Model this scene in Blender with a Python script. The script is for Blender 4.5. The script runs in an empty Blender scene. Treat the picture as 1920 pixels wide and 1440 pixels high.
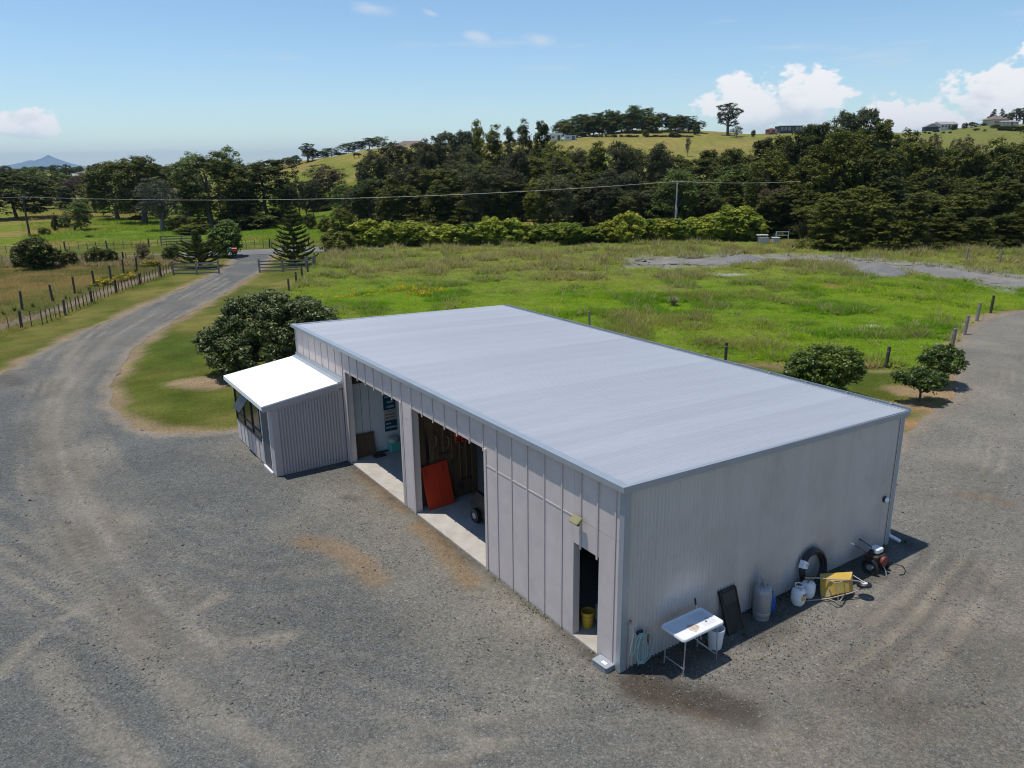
import bpy, math, numpy as np
from mathutils import Vector, Matrix
from numpy import sin, cos, pi

# ---------------------------------------------------------------- camera, sky, sun, exposure
sc = bpy.context.scene
col = sc.collection
FPX, PITCH, ROLL, CAMH = 1446.7, 0.2808, -0.012, 9.418
FWD = np.array([0, cos(PITCH), -sin(PITCH)]); UP0 = np.array([0, sin(PITCH), cos(PITCH)]); RI0 = np.array([1., 0, 0])
RIGHT = RI0*cos(ROLL) + UP0*sin(ROLL); UPV = -RI0*sin(ROLL) + UP0*cos(ROLL)
cam = bpy.data.cameras.new('camera'); camo = bpy.data.objects.new('camera', cam); col.objects.link(camo)
cam.sensor_width = 36; cam.lens = FPX/1920*36; cam.clip_start = 0.1; cam.clip_end = 30000
Mc = Matrix.Identity(4)
for i in range(3):
    Mc[i][0] = RIGHT[i]; Mc[i][1] = UPV[i]; Mc[i][2] = -FWD[i]
Mc[2][3] = CAMH
camo.matrix_world = Mc; sc.camera = camo
sc.view_settings.view_transform = 'Standard'; sc.view_settings.look = 'None'
sc.view_settings.exposure = 0.0; sc.view_settings.gamma = 1.0; sc.view_settings.use_curve_mapping = False
sc.cycles.max_bounces = 6; sc.cycles.diffuse_bounces = 3; sc.cycles.glossy_bounces = 2
sc.cycles.transmission_bounces = 3; sc.cycles.transparent_max_bounces = 6; sc.cycles.volume_bounces = 0
sc.cycles.use_denoising = True; sc.cycles.filter_width = 1.1

SUNDIR = np.array([-0.258, 0.018, 1.0]); SUNDIR /= np.linalg.norm(SUNDIR)
SUN_EL = math.asin(SUNDIR[2]); SUN_AZ = math.atan2(SUNDIR[0], SUNDIR[1])
sl = bpy.data.lights.new('sun', 'SUN'); sl.energy = 4.2; sl.angle = math.radians(0.5); sl.color = (1.0, 0.955, 0.88)
so = bpy.data.objects.new('sun', sl); col.objects.link(so)
so.rotation_euler = Vector(-SUNDIR).to_track_quat('-Z', 'Y').to_euler(); so.location = (-20, 2, 60)

w = bpy.data.worlds.new('World'); sc.world = w; w.use_nodes = True
def build_world():
    nt = w.node_tree; N = nt.nodes; Lk = nt.links; N.clear()
    def M(op, a, b=None, c=None, clamp=False):
        n = N.new('ShaderNodeMath'); n.operation = op; n.use_clamp = clamp
        for i, v in enumerate((a, b, c)):
            if v is None: continue
            if isinstance(v, (int, float)): n.inputs[i].default_value = v
            else: Lk.new(v, n.inputs[i])
        return n.outputs[0]
    sky = N.new('ShaderNodeTexSky'); sky.sky_type = 'NISHITA'; sky.sun_disc = False
    sky.sun_elevation = SUN_EL; sky.sun_rotation = SUN_AZ
    sky.air_density = 1.0; sky.dust_density = 0.0; sky.ozone_density = 1.0; sky.altitude = 0
    bg = N.new('ShaderNodeBackground'); bg.inputs['Strength'].default_value = 0.124
    tint = N.new('ShaderNodeVectorMath'); tint.operation = 'MULTIPLY'; tint.inputs[1].default_value = (.84, .98, 1.10); Lk.new(sky.outputs[0], tint.inputs[0])
    Lk.new(tint.outputs[0], bg.inputs['Color'])
    tc = N.new('ShaderNodeTexCoord'); sep = N.new('ShaderNodeSeparateXYZ'); Lk.new(tc.outputs['Generated'], sep.inputs[0])
    az = M('MULTIPLY', M('ARCTAN2', sep.outputs[0], sep.outputs[1]), 180/pi)
    el = M('MULTIPLY', M('ARCSINE', sep.outputs[2]), 180/pi)
    # azimuth, elevation, half width, height above, height below (degrees)
    clouds = [(16.6, 3.2, 4.6, 2.4, 2.6), (19.6, 3.5, 3.4, 2.2, 2.6), (31.0, 3.2, 4.2, 2.4, 2.8), (27.0, 1.9, 4.5, 2.0, 2.2), (36.0, 4.6, 4.5, 3.6, 4.0),
              (42.0, 5.5, 8.0, 5.2, 4.5), (33.2, 7.6, 1.7, 1.5, 1.5), (-35.2, 2.7, 3.6, 1.4, 1.2), (-31.2, 2.5, 2.6, 1.1, .9), (-44.0, 4.0, 7.0, 3.0, 2.5),
              (75.0, 4.5, 12, 4, 4), (130.0, 4.0, 14, 5, 4), (-85.0, 4.5, 12, 4, 4), (-150.0, 4.0, 12, 4, 3)]
    best = None; hrel = None
    for a, e, wd, ht, hb in clouds:
        dx = M('DIVIDE', M('SUBTRACT', az, a), wd)
        de = M('SUBTRACT', el, e)
        dy = M('MAXIMUM', M('DIVIDE', de, ht), M('DIVIDE', de, -hb))
        d = M('SUBTRACT', 1.0, M('SQRT', M('ADD', M('MULTIPLY', dx, dx), M('MULTIPLY', dy, dy))))
        r = M('DIVIDE', de, ht)
        if best is None: best, hrel = d, r
        else:
            g = M('GREATER_THAN', d, best)
            hrel = M('ADD', M('MULTIPLY', g, r), M('MULTIPLY', M('SUBTRACT', 1.0, g), hrel))
            best = M('MAXIMUM', best, d)
    def noise(scale, det, rough, off=(0, 0, 0), sz=1.6):
        mp = N.new('ShaderNodeMapping'); mp.inputs['Scale'].default_value = (1, 1, sz); mp.inputs['Location'].default_value = off
        Lk.new(tc.outputs['Generated'], mp.inputs['Vector'])
        n = N.new('ShaderNodeTexNoise'); n.inputs['Scale'].default_value = scale; n.inputs['Detail'].default_value = det; n.inputs['Roughness'].default_value = rough
        Lk.new(mp.outputs[0], n.inputs['Vector']); return n.outputs['Fac']
    n1 = noise(11, 6, .58); n2 = noise(11, 4, .58, (0.012, 0.0, -0.03)); n3 = noise(90, 3, .6)
    dens = M('ADD', M('MULTIPLY', best, 1.15), M('ADD', M('MULTIPLY', M('SUBTRACT', n1, .5), 3.0), M('MULTIPLY', M('SUBTRACT', n3, .5), .7)))
    def sstep(x, a, b):
        mr = N.new('ShaderNodeMapRange'); mr.interpolation_type = 'SMOOTHSTEP'; mr.inputs['From Min'].default_value = a; mr.inputs['From Max'].default_value = b
        Lk.new(x, mr.inputs['Value']); return mr.outputs[0]
    alpha = sstep(dens, .10, .34)
    low = sstep(hrel, -1.0, .15)
    alpha = M('MULTIPLY', alpha, M('ADD', M('MULTIPLY', low, .45), .55))
    inside = sstep(best, -.4, .05); alpha = M('MULTIPLY', alpha, inside)
    lit = M('ADD', M('MULTIPLY', M('SUBTRACT', n1, n2), 2.2), M('MULTIPLY', low, .75), None)
    lit = sstep(lit, .05, .65)
    # thin high wisps and faint streaks
    n4 = noise(5.5, 5, .62, (3, 1, 0), 9); wis = sstep(n4, .56, .86)
    eb = M('MULTIPLY', sstep(el, 2.5, 5.5), M('SUBTRACT', 1.0, sstep(el, 14, 30)))
    wis = M('MULTIPLY', wis, M('MULTIPLY', eb, .55))
    n5 = noise(4.0, 4, .6, (8, 3, 1), 14); haze = M('MULTIPLY', sstep(n5, .42, .75), M('MULTIPLY', M('SUBTRACT', 1.0, sstep(el, 1.5, 9)), .20))
    for a, e, wd, ht in ((-9.0, 9.8, 2.6, .8), (-2.4, 8.2, 1.7, .6), (2.4, 7.9, 2.6, .8), (-5.2, 9.6, 1.0, .4)):
        dx = M('DIVIDE', M('SUBTRACT', az, a), wd); dy = M('DIVIDE', M('SUBTRACT', M('SUBTRACT', el, e), M('MULTIPLY', dx, -.25)), ht)
        d = M('SUBTRACT', 1.0, M('SQRT', M('ADD', M('MULTIPLY', dx, dx), M('MULTIPLY', dy, dy))))
        wis = M('MAXIMUM', wis, M('MULTIPLY', sstep(M('ADD', d, M('MULTIPLY', M('SUBTRACT', n1, .5), 2.6)), .25, 1.1), .6))
    wis = M('MAXIMUM', wis, haze)
    cr = N.new('ShaderNodeMix'); cr.data_type = 'RGBA'; Lk.new(lit, cr.inputs[0])
    cr.inputs[6].default_value = (.66, .72, .81, 1); cr.inputs[7].default_value = (.98, .98, .99, 1)
    bc = N.new('ShaderNodeBackground'); Lk.new(cr.outputs[2], bc.inputs['Color']); bc.inputs['Strength'].default_value = 1.0
    bw = N.new('ShaderNodeBackground'); bw.inputs['Color'].default_value = (.80, .86, .95, 1); bw.inputs['Strength'].default_value = .9
    m1 = N.new('ShaderNodeMixShader'); Lk.new(wis, m1.inputs[0]); Lk.new(bg.outputs[0], m1.inputs[1]); Lk.new(bw.outputs[0], m1.inputs[2])
    m2 = N.new('ShaderNodeMixShader'); Lk.new(alpha, m2.inputs[0]); Lk.new(m1.outputs[0], m2.inputs[1]); Lk.new(bc.outputs[0], m2.inputs[2])
    out = N.new('ShaderNodeOutputWorld'); Lk.new(m2.outputs[0], out.inputs[0])
build_world()
w.cycles.sampling_method = 'MANUAL'; w.cycles.sample_map_resolution = 256

# ---------------------------------------------------------------- helpers
rng = np.random.default_rng(11)
def ray(x, y): return FWD + RIGHT*(x-960)/FPX - UPV*(y-720)/FPX
CP = np.array([0, 0, CAMH])
def gnd(x, y, z=0.0):
    d = ray(x, y); return CP + d*(z-CAMH)/d[2]
def at_depth(x, y, D):
    d = ray(x, y); return CP + d*(D/d[1])
# shed frame: s runs along the front wall away from the near corner, t runs into the shed
A0 = np.array([1.9896, 12.6126, 0]); AZ = .9824
U1 = np.array([-cos(AZ), sin(AZ), 0]); U2 = np.array([sin(AZ), cos(AZ), 0]); ROTZ = pi - AZ
def sh(s, t, z=0.0): return A0 + U1*s + U2*t + np.array([0, 0, z])

def tag(o, label=None, cat=None, group=None, kind=None):
    if label: o['label'] = label
    if cat: o['category'] = cat
    if group: o['group'] = group
    if kind: o['kind'] = kind
    return o
def empty(name, loc, rz=0.0, label=None, cat=None, group=None, parent=None):
    o = bpy.data.objects.new(name, None); col.objects.link(o); o.empty_display_size = .2
    o.location = tuple(loc); o.rotation_euler = (0, 0, rz); o.parent = parent
    return tag(o, label, cat, group)
def link(name, me, parent=None, loc=None, rz=None, scale=None):
    o = bpy.data.objects.new(name, me); col.objects.link(o); o.parent = parent
    if loc is not None: o.location = tuple(loc)
    if rz is not None: o.rotation_euler = (0, 0, rz)
    if scale is not None: o.scale = scale
    return o

class MB:
    def __init__(s): s.v = []; s.f = []; s.m = []; s.T = None
    def add(s, V, F, mi=0):
        b = len(s.v)
        if s.T is not None: V = [tuple(s.T @ Vector(p)) for p in V]
        s.v += [tuple(map(float, p)) for p in V]; s.f += [tuple(i+b for i in f) for f in F]; s.m += [mi]*len(F); return s
    def box(s, x0, x1, y0, y1, z0, z1, mi=0, M=None):
        V = [(x0,y0,z0),(x1,y0,z0),(x1,y1,z0),(x0,y1,z0),(x0,y0,z1),(x1,y0,z1),(x1,y1,z1),(x0,y1,z1)]
        if M is not None: V = [tuple(M @ Vector(p)) for p in V]
        return s.add(V, [(0,3,2,1),(4,5,6,7),(0,1,5,4),(1,2,6,5),(2,3,7,6),(3,0,4,7)], mi)
    def st(s, s0, s1, t0, t1, z0, z1, mi=0): return s.box(s0, s1, -t1, -t0, z0, z1, mi)
    def bbox(s, x0, x1, y0, y1, z0, z1, b, mi=0):   # box with chamfered vertical edges and top
        def ring(i, z): return [(x0+b+i, y0+i, z),(x1-b-i, y0+i, z),(x1-i, y0+b+i, z),(x1-i, y1-b-i, z),(x1-b-i, y1-i, z),(x0+b+i, y1-i, z),(x0+i, y1-b-i, z),(x0+i, y0+b+i, z)]
        c = b*.45
        V = ring(c, z0)+ring(0, z0+c)+ring(0, z1-c)+ring(c, z1); F = [tuple(range(7, -1, -1)), tuple(range(24, 32))]
        for k in range(3):
            for i in range(8): F.append((k*8+i, k*8+(i+1)%8, k*8+8+(i+1)%8, k*8+8+i))
        return s.add(V, F, mi)
    def frame(s, d):
        d = Vector(d).normalized(); a = Vector((0,0,1)) if abs(d.z) < .9 else Vector((1,0,0))
        u = d.cross(a).normalized(); return d, u, d.cross(u)
    def cyl(s, p0, p1, r0, r1=None, n=8, mi=0, caps=True):
        r1 = r0 if r1 is None else r1; p0 = Vector(p0); p1 = Vector(p1); d, u, v = s.frame(p1-p0)
        V = []
        for p, r in ((p0, r0), (p1, r1)):
            for i in range(n): a = 2*pi*i/n; V.append(p + u*(r*cos(a)) + v*(r*sin(a)))
        F = [(i, i+n, (i+1) % n+n, (i+1) % n) for i in range(n)]
        if caps: F += [tuple(range(n)), tuple(range(2*n-1, n-1, -1))]
        return s.add(V, F, mi)
    def tube(s, P, r, n=6, mi=0, closed=False):
        P = [Vector(p) for p in P]; k = len(P); R = [r]*k if isinstance(r, (int, float)) else list(r)
        V = []; u = None
        for i in range(k):
            if closed: d = P[(i+1) % k]-P[i-1]
            else: d = P[min(i+1, k-1)]-P[max(i-1, 0)]
            d.normalize()
            if u is None: _, u, _v = s.frame(d)
            u = (u - d*u.dot(d)); u = u.normalized() if u.length > 1e-6 else s.frame(d)[1]
            v = d.cross(u)
            for j in range(n): a = 2*pi*j/n; V.append(P[i] + u*(R[i]*cos(a)) + v*(R[i]*sin(a)))
        F = []
        for i in range(k if closed else k-1):
            a = i*n; b = ((i+1) % k)*n
            for j in range(n): F.append((a+j, a+(j+1) % n, b+(j+1) % n, b+j))
        if not closed: F += [tuple(range(n-1, -1, -1)), tuple(range((k-1)*n, k*n))]
        return s.add(V, F, mi)
    def lathe(s, prof, n=20, mi=0, M=None, caps=True):   # prof: (r, z)
        V = []; F = []
        for r, z in prof:
            for i in range(n):
                a = 2*pi*i/n; p = Vector((r*cos(a), r*sin(a), z)); V.append(tuple(M @ p) if M is not None else tuple(p))
        for k in range(len(prof)-1):
            for i in range(n): F.append((k*n+i, k*n+(i+1) % n, (k+1)*n+(i+1) % n, (k+1)*n+i))
        if caps: F += [tuple(range(n-1, -1, -1)), tuple(range((len(prof)-1)*n, len(prof)*n))]
        return s.add(V, F, mi)
    def ball(s, c, r, n=12, m=8, mi=0, sc3=(1, 1, 1)):
        c = Vector(c); prof = [(max(1e-4, r*sin(pi*k/m)), -r*cos(pi*k/m)) for k in range(m+1)]
        T = Matrix.Translation(c) @ Matrix.Diagonal((*sc3, 1)); return s.lathe(prof, n, mi, T, False)
    def mesh(s, name, mats, smooth=False):
        me = bpy.data.meshes.new(name); me.from_pydata(s.v, [], s.f)
        for m in (mats if isinstance(mats, (list, tuple)) else [mats]): me.materials.append(m)
        if max(s.m, default=0): me.polygons.foreach_set('material_index', s.m)
        if smooth:
            me.polygons.foreach_set('use_smooth', [True]*len(me.polygons))
            try: me.set_sharp_from_angle(angle=math.radians(40))
            except Exception: pass
        me.update(); return me
    def build(s, name, mats, parent=None, smooth=False, loc=None, rz=None):
        return link(name, s.mesh(name, mats, smooth), parent, loc, rz)

def mesh_np(name, V, F, mats, attrs=None, smooth=False):
    V = np.asarray(V, np.float32); F = np.asarray(F, np.int32); n, k = F.shape
    me = bpy.data.meshes.new(name); me.vertices.add(len(V)); me.vertices.foreach_set('co', V.ravel())
    me.loops.add(n*k); me.loops.foreach_set('vertex_index', F.ravel()); me.polygons.add(n)
    me.polygons.foreach_set('loop_start', np.arange(0, n*k, k, dtype=np.int32))
    for m in (mats if isinstance(mats, (list, tuple)) else [mats]): me.materials.append(m)
    me.update(calc_edges=True)
    if smooth: me.polygons.foreach_set('use_smooth', np.ones(n, bool))
    for nm, (ty, arr) in (attrs or {}).items():
        a = me.attributes.new(nm, ty, 'POINT')
        a.data.foreach_set('color' if ty == 'FLOAT_COLOR' else 'value', np.asarray(arr, np.float32).ravel())
    return me

# value noise on arrays
def _h(ix, iy, seed):
    n = (ix.astype(np.int64)*374761393 + iy.astype(np.int64)*668265263 + seed*1442695041) & 0xffffffff
    n = ((n ^ (n >> 13))*1274126177) & 0xffffffff
    return ((n ^ (n >> 16)) & 0xffff)/65535.0
def vnoise(x, y, seed=0):
    ix = np.floor(x); iy = np.floor(y); fx = x-ix; fy = y-iy; fx = fx*fx*(3-2*fx); fy = fy*fy*(3-2*fy)
    a = _h(ix, iy, seed); b = _h(ix+1, iy, seed); c = _h(ix, iy+1, seed); d = _h(ix+1, iy+1, seed)
    return (a*(1-fx)+b*fx)*(1-fy) + (c*(1-fx)+d*fx)*fy
def fbm(x, y, sc_=1.0, o=4, seed=0):
    r = 0; a = .5; t = 0
    for k in range(o):
        r = r + a*vnoise(x/sc_*2**k+17.3*k, y/sc_*2**k-9.1*k, seed+k); t += a; a *= .5
    return r/t
def sstep(x, a, b):
    t = np.clip((np.asarray(x)-a)/(b-a), 0, 1); return t*t*(3-2*t)
def poly_sd(x, y, P):    # signed distance to polygon, negative inside
    P = np.asarray(P)[:, :2]; d = np.full(x.shape, 1e9); ins = np.zeros(x.shape, bool); n = len(P)
    for i in range(n):
        a = P[i]; b = P[(i+1) % n]; e = b-a; wx = x-a[0]; wy = y-a[1]
        t = np.clip((wx*e[0]+wy*e[1])/(e@e), 0, 1); d = np.minimum(d, (wx-t*e[0])**2+(wy-t*e[1])**2)
        c = ((a[1] <= y) != (b[1] <= y)); 
        with np.errstate(divide='ignore', invalid='ignore'): xi = a[0]+(y-a[1])/(e[1] if e[1] != 0 else 1e-9)*e[0]
        ins ^= c & (x < xi)
    d = np.sqrt(d); return np.where(ins, -d, d)
def line_d(x, y, P):
    P = np.asarray(P)[:, :2]; d = np.full(np.shape(x), 1e9)
    for i in range(len(P)-1):
        a = P[i]; e = P[i+1]-a; wx = x-a[0]; wy = y-a[1]; t = np.clip((wx*e[0]+wy*e[1])/(e@e), 0, 1)
        d = np.minimum(d, (wx-t*e[0])**2+(wy-t*e[1])**2)
    return np.sqrt(d)
def gl(*pts): return [gnd(x, y)[:2] for x, y in pts]

# ---------------------------------------------------------------- materials
def mat(name, c, rough=.6, metal=0., var=.12, scale=4., bump=0., bscale=60., objvar=0., spec=.5, streak=None, dirt=None, coord='Object'):
    m = bpy.data.materials.new(name); m.use_nodes = True; nt = m.node_tree; N = nt.nodes; L = nt.links
    b = N['Principled BSDF']; b.inputs['Roughness'].default_value = rough; b.inputs['Metallic'].default_value = metal; b.inputs['Specular IOR Level'].default_value = spec
    tc = N.new('ShaderNodeTexCoord'); src = tc.outputs[coord]
    if streak:
        mp = N.new('ShaderNodeMapping'); mp.inputs['Scale'].default_value = streak; L.new(src, mp.inputs['Vector']); vsrc = mp.outputs[0]
    else: vsrc = src
    n = N.new('ShaderNodeTexNoise'); n.inputs['Scale'].default_value = scale; n.inputs['Detail'].default_value = 6; n.inputs['Roughness'].default_value = .65; L.new(vsrc, n.inputs['Vector'])
    mr = N.new('ShaderNodeMapRange'); mr.inputs['From Min'].default_value = .25; mr.inputs['From Max'].default_value = .75
    mr.inputs['To Min'].default_value = 1-var; mr.inputs['To Max'].default_value = 1+var; L.new(n.outputs['Fac'], mr.inputs['Value'])
    fac = mr.outputs[0]
    if objvar:
        oi = N.new('ShaderNodeObjectInfo'); r2 = N.new('ShaderNodeMapRange'); r2.inputs['To Min'].default_value = 1-objvar; r2.inputs['To Max'].default_value = 1+objvar
        L.new(oi.outputs['Random'], r2.inputs['Value']); mm = N.new('ShaderNodeMath'); mm.operation = 'MULTIPLY'; L.new(fac, mm.inputs[0]); L.new(r2.outputs[0], mm.inputs[1]); fac = mm.outputs[0]
    mx = N.new('ShaderNodeVectorMath'); mx.operation = 'SCALE'; mx.inputs[0].default_value = c[:3]; L.new(fac, mx.inputs['Scale'])
    out = mx.outputs[0]
    if dirt:    # (colour, amount, scale): patches of another colour
        n2 = N.new('ShaderNodeTexNoise'); n2.inputs['Scale'].default_value = dirt[2]; n2.inputs['Detail'].default_value = 7; n2.inputs['Roughness'].default_value = .7; L.new(src, n2.inputs['Vector'])
        r3 = N.new('ShaderNodeMapRange'); r3.inputs['From Min'].default_value = .48; r3.inputs['From Max'].default_value = .72; r3.inputs['To Max'].default_value = dirt[1]; L.new(n2.outputs['Fac'], r3.inputs['Value'])
        mc = N.new('ShaderNodeMix'); mc.data_type = 'RGBA'; L.new(r3.outputs[0], mc.inputs[0]); L.new(out, mc.inputs[6]); mc.inputs[7].default_value = (*dirt[0], 1); out = mc.outputs[2]
    L.new(out, b.inputs['Base Color'])
    if bump:
        n3 = N.new('ShaderNodeTexNoise'); n3.inputs['Scale'].default_value = bscale; n3.inputs['Detail'].default_value = 4; L.new(vsrc, n3.inputs['Vector'])
        bp = N.new('ShaderNodeBump'); bp.inputs['Strength'].default_value = bump; bp.inputs['Distance'].default_value = .02; L.new(n3.outputs['Fac'], bp.inputs['Height']); L.new(bp.outputs[0], b.inputs['Normal'])
    return m

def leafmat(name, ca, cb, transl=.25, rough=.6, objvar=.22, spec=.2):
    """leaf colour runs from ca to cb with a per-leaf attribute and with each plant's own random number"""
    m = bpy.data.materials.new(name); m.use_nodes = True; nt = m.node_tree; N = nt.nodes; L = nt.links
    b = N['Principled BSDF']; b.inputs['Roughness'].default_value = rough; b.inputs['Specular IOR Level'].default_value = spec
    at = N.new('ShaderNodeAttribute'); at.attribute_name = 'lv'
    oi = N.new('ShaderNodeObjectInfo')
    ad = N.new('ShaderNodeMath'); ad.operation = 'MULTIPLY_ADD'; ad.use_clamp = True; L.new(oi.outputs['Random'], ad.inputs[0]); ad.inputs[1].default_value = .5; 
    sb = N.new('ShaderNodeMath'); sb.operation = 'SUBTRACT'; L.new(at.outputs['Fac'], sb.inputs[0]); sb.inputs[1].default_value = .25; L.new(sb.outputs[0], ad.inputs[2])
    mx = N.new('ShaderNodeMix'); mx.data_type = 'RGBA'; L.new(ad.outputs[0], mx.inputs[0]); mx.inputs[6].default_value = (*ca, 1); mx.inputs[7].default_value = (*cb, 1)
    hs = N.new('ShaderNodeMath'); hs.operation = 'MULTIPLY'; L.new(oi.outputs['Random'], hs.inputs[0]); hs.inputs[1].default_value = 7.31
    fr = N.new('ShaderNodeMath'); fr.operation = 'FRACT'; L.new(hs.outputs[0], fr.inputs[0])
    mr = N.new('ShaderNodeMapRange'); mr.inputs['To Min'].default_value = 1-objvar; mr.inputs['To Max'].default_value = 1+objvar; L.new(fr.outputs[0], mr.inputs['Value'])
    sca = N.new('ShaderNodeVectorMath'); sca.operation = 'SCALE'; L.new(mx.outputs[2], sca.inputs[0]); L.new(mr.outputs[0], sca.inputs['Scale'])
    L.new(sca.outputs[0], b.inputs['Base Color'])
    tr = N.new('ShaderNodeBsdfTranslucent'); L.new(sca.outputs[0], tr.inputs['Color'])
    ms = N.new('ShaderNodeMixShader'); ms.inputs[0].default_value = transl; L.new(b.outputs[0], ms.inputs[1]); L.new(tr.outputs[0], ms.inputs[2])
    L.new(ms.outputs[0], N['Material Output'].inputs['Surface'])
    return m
# ---------------------------------------------------------------- terrain
# crest of the rising land: (picture column, crest height in the picture, distance of crest, distance of foot)
CREST = [(-1400, 335, 700, 300), (300, 325, 420, 260), (470, 312, 300, 175), (530, 303, 262, 150), (600, 290, 240, 142), (690, 272, 236, 140), (780, 266, 250, 145), (900, 262, 280, 150), (1000, 258, 310, 155),
         (1060, 254, 325, 158), (1120, 244, 335, 160), (1200, 236, 345, 160), (1300, 236, 350, 160), (1400, 243, 345, 160), (1450, 240, 345, 160), (1520, 238, 350, 160), (1640, 240, 380, 165), (1720, 240, 400, 170),
         (1790, 236, 410, 175), (1850, 229, 400, 175), (1930, 228, 400, 175), (2300, 236, 420, 190), (3200, 285, 500, 250), (5000, 310, 800, 300)]
_cu = []; _ch = []; _cd = []; _cf = []
for px, py, D, D0 in CREST:
    p = at_depth(px, py, D); _cu.append(p[0]/D); _ch.append(max(0, p[2])); _cd.append(D); _cf.append(D0)
_cu = np.array(_cu)
def terrain(x, y):
    x = np.asarray(x, float); y = np.asarray(y, float); D = np.maximum(y, 1.0); u = np.clip(x/np.maximum(y, 20), -3, 3)
    h = np.interp(u, _cu, _ch); dc = np.interp(u, _cu, _cd); d0 = np.interp(u, _cu, _cf)
    up = np.clip((D-d0)/(dc-d0), 0, 1); rise = np.where(up < .25, 2*up*up, .125+(up-.25)*1.0)/.875
    rise = np.minimum(rise, 1) - .06*sstep(up, .8, 1)
    fall = 1-.8*sstep(D, dc+10, dc+500)
    z = h*rise*fall
    roll = (fbm(x, y, 60, 3, 5)-.5)*2.2*sstep(D, 105, 170)
    bank = .55*np.exp(-(((x+16.5)/2.6)**2+((y-71)/6.5)**2)) + .25*np.exp(-(((x-24)/9)**2+((y-60)/7)**2))
    lumps = (fbm(x, y, 3.2, 3, 9)-.5)*.34*FIELDW(x, y)
    return z + roll + bank + lumps
# regions of the near ground, outlines on the ground plane
FIELD = gl((592, 500), (575, 520), (540, 545), (520, 580), (560, 640), (900, 640), (1240, 655), (1361, 674), (1470, 690), (1662, 692), (1752, 684), (1790, 655), (1815, 612), (1850, 588), (1925, 578)) + [(70, 47), (75, 100)] + gl((1500, 452), (640, 462), (600, 480))
PADDOCK = gl((-60, 648), (0, 622), (80, 600), (200, 553), (325, 508)) + gl((330, 496), (0, 499)) + [(-70, 72), (-70, 40)]
DRIVE = [(-48, 27)] + gl((0, 702), (60, 668), (130, 634), (200, 604), (270, 572), (330, 547), (385, 520), (424, 500), (438, 486), (442, 474), (520, 474), (503, 490), (487, 511), (440, 539), (400, 563), (345, 592), (290, 625), (250, 655), (224, 690), (211, 722), (212, 752), (224, 781), (252, 802), (300, 811), (360, 811), (446, 806)) \
    + [tuple(sh(16, .4)[:2]), tuple(sh(10, 6)[:2]), tuple(sh(1, 8.2)[:2])] + gl((1704, 812), (1745, 782), (1785, 750), (1797, 700), (1782, 668), (1796, 645), (1818, 613), (1852, 593), (1925, 583)) + [(62, 47), (62, -12), (-48, -12)]
DRIVE = np.array([p[:2] for p in DRIVE])
ROADC = np.array([(-75, 77.5), (-60, 79.3), (-45, 81.5), (-36, 84.5), (-27, 87.5), (-18, 90.5), (0, 97.5), (25, 103), (60, 104), (110, 98)])
TRACKC = np.array(gl((1240, 492), (1330, 490), (1400, 484), (1500, 484), (1620, 495), (1760, 510), (1860, 522), (1920, 535)) + [(60, 55), (75, 50)])
_fp = np.array([p[:2] for p in FIELD])
def FIELDW(x, y):
    near = (y < 115) & (y > 20) & (np.abs(x) < 90)
    out = np.zeros(np.shape(x))
    if np.any(near):
        w_ = sstep(-poly_sd(x[near], y[near], _fp), 0, 2.0)*(1-sstep(line_d(x[near], y[near], TRACKC), 5, 2)*0)
        w_ = w_*sstep(line_d(x[near], y[near], TRACKC), 1.5, 3.2); out[near] = w_
    return out
def axis(a0, a1, st, lo, hi, g):
    c = list(np.arange(a0, a1+1e-6, st)); s_ = st; v = a1
    while v < hi: s_ *= g; v += s_; c.append(min(v, hi))
    s_ = st; v = a0; pre = []
    while v > lo: s_ *= g; v -= s_; pre.append(max(v, lo))
    return np.array(pre[::-1]+c)
gx = axis(-36, 44, .4, -17500, 17500, 1.05); gy = axis(10, 100, .4, -300, 17500, 1.05)
GX, GY = np.meshgrid(gx, gy); X = GX.ravel(); Y = GY.ravel(); Zt = terrain(X, Y)
def lerp(a, b, t): return a + (np.asarray(b)-a)*t[..., None]
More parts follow.
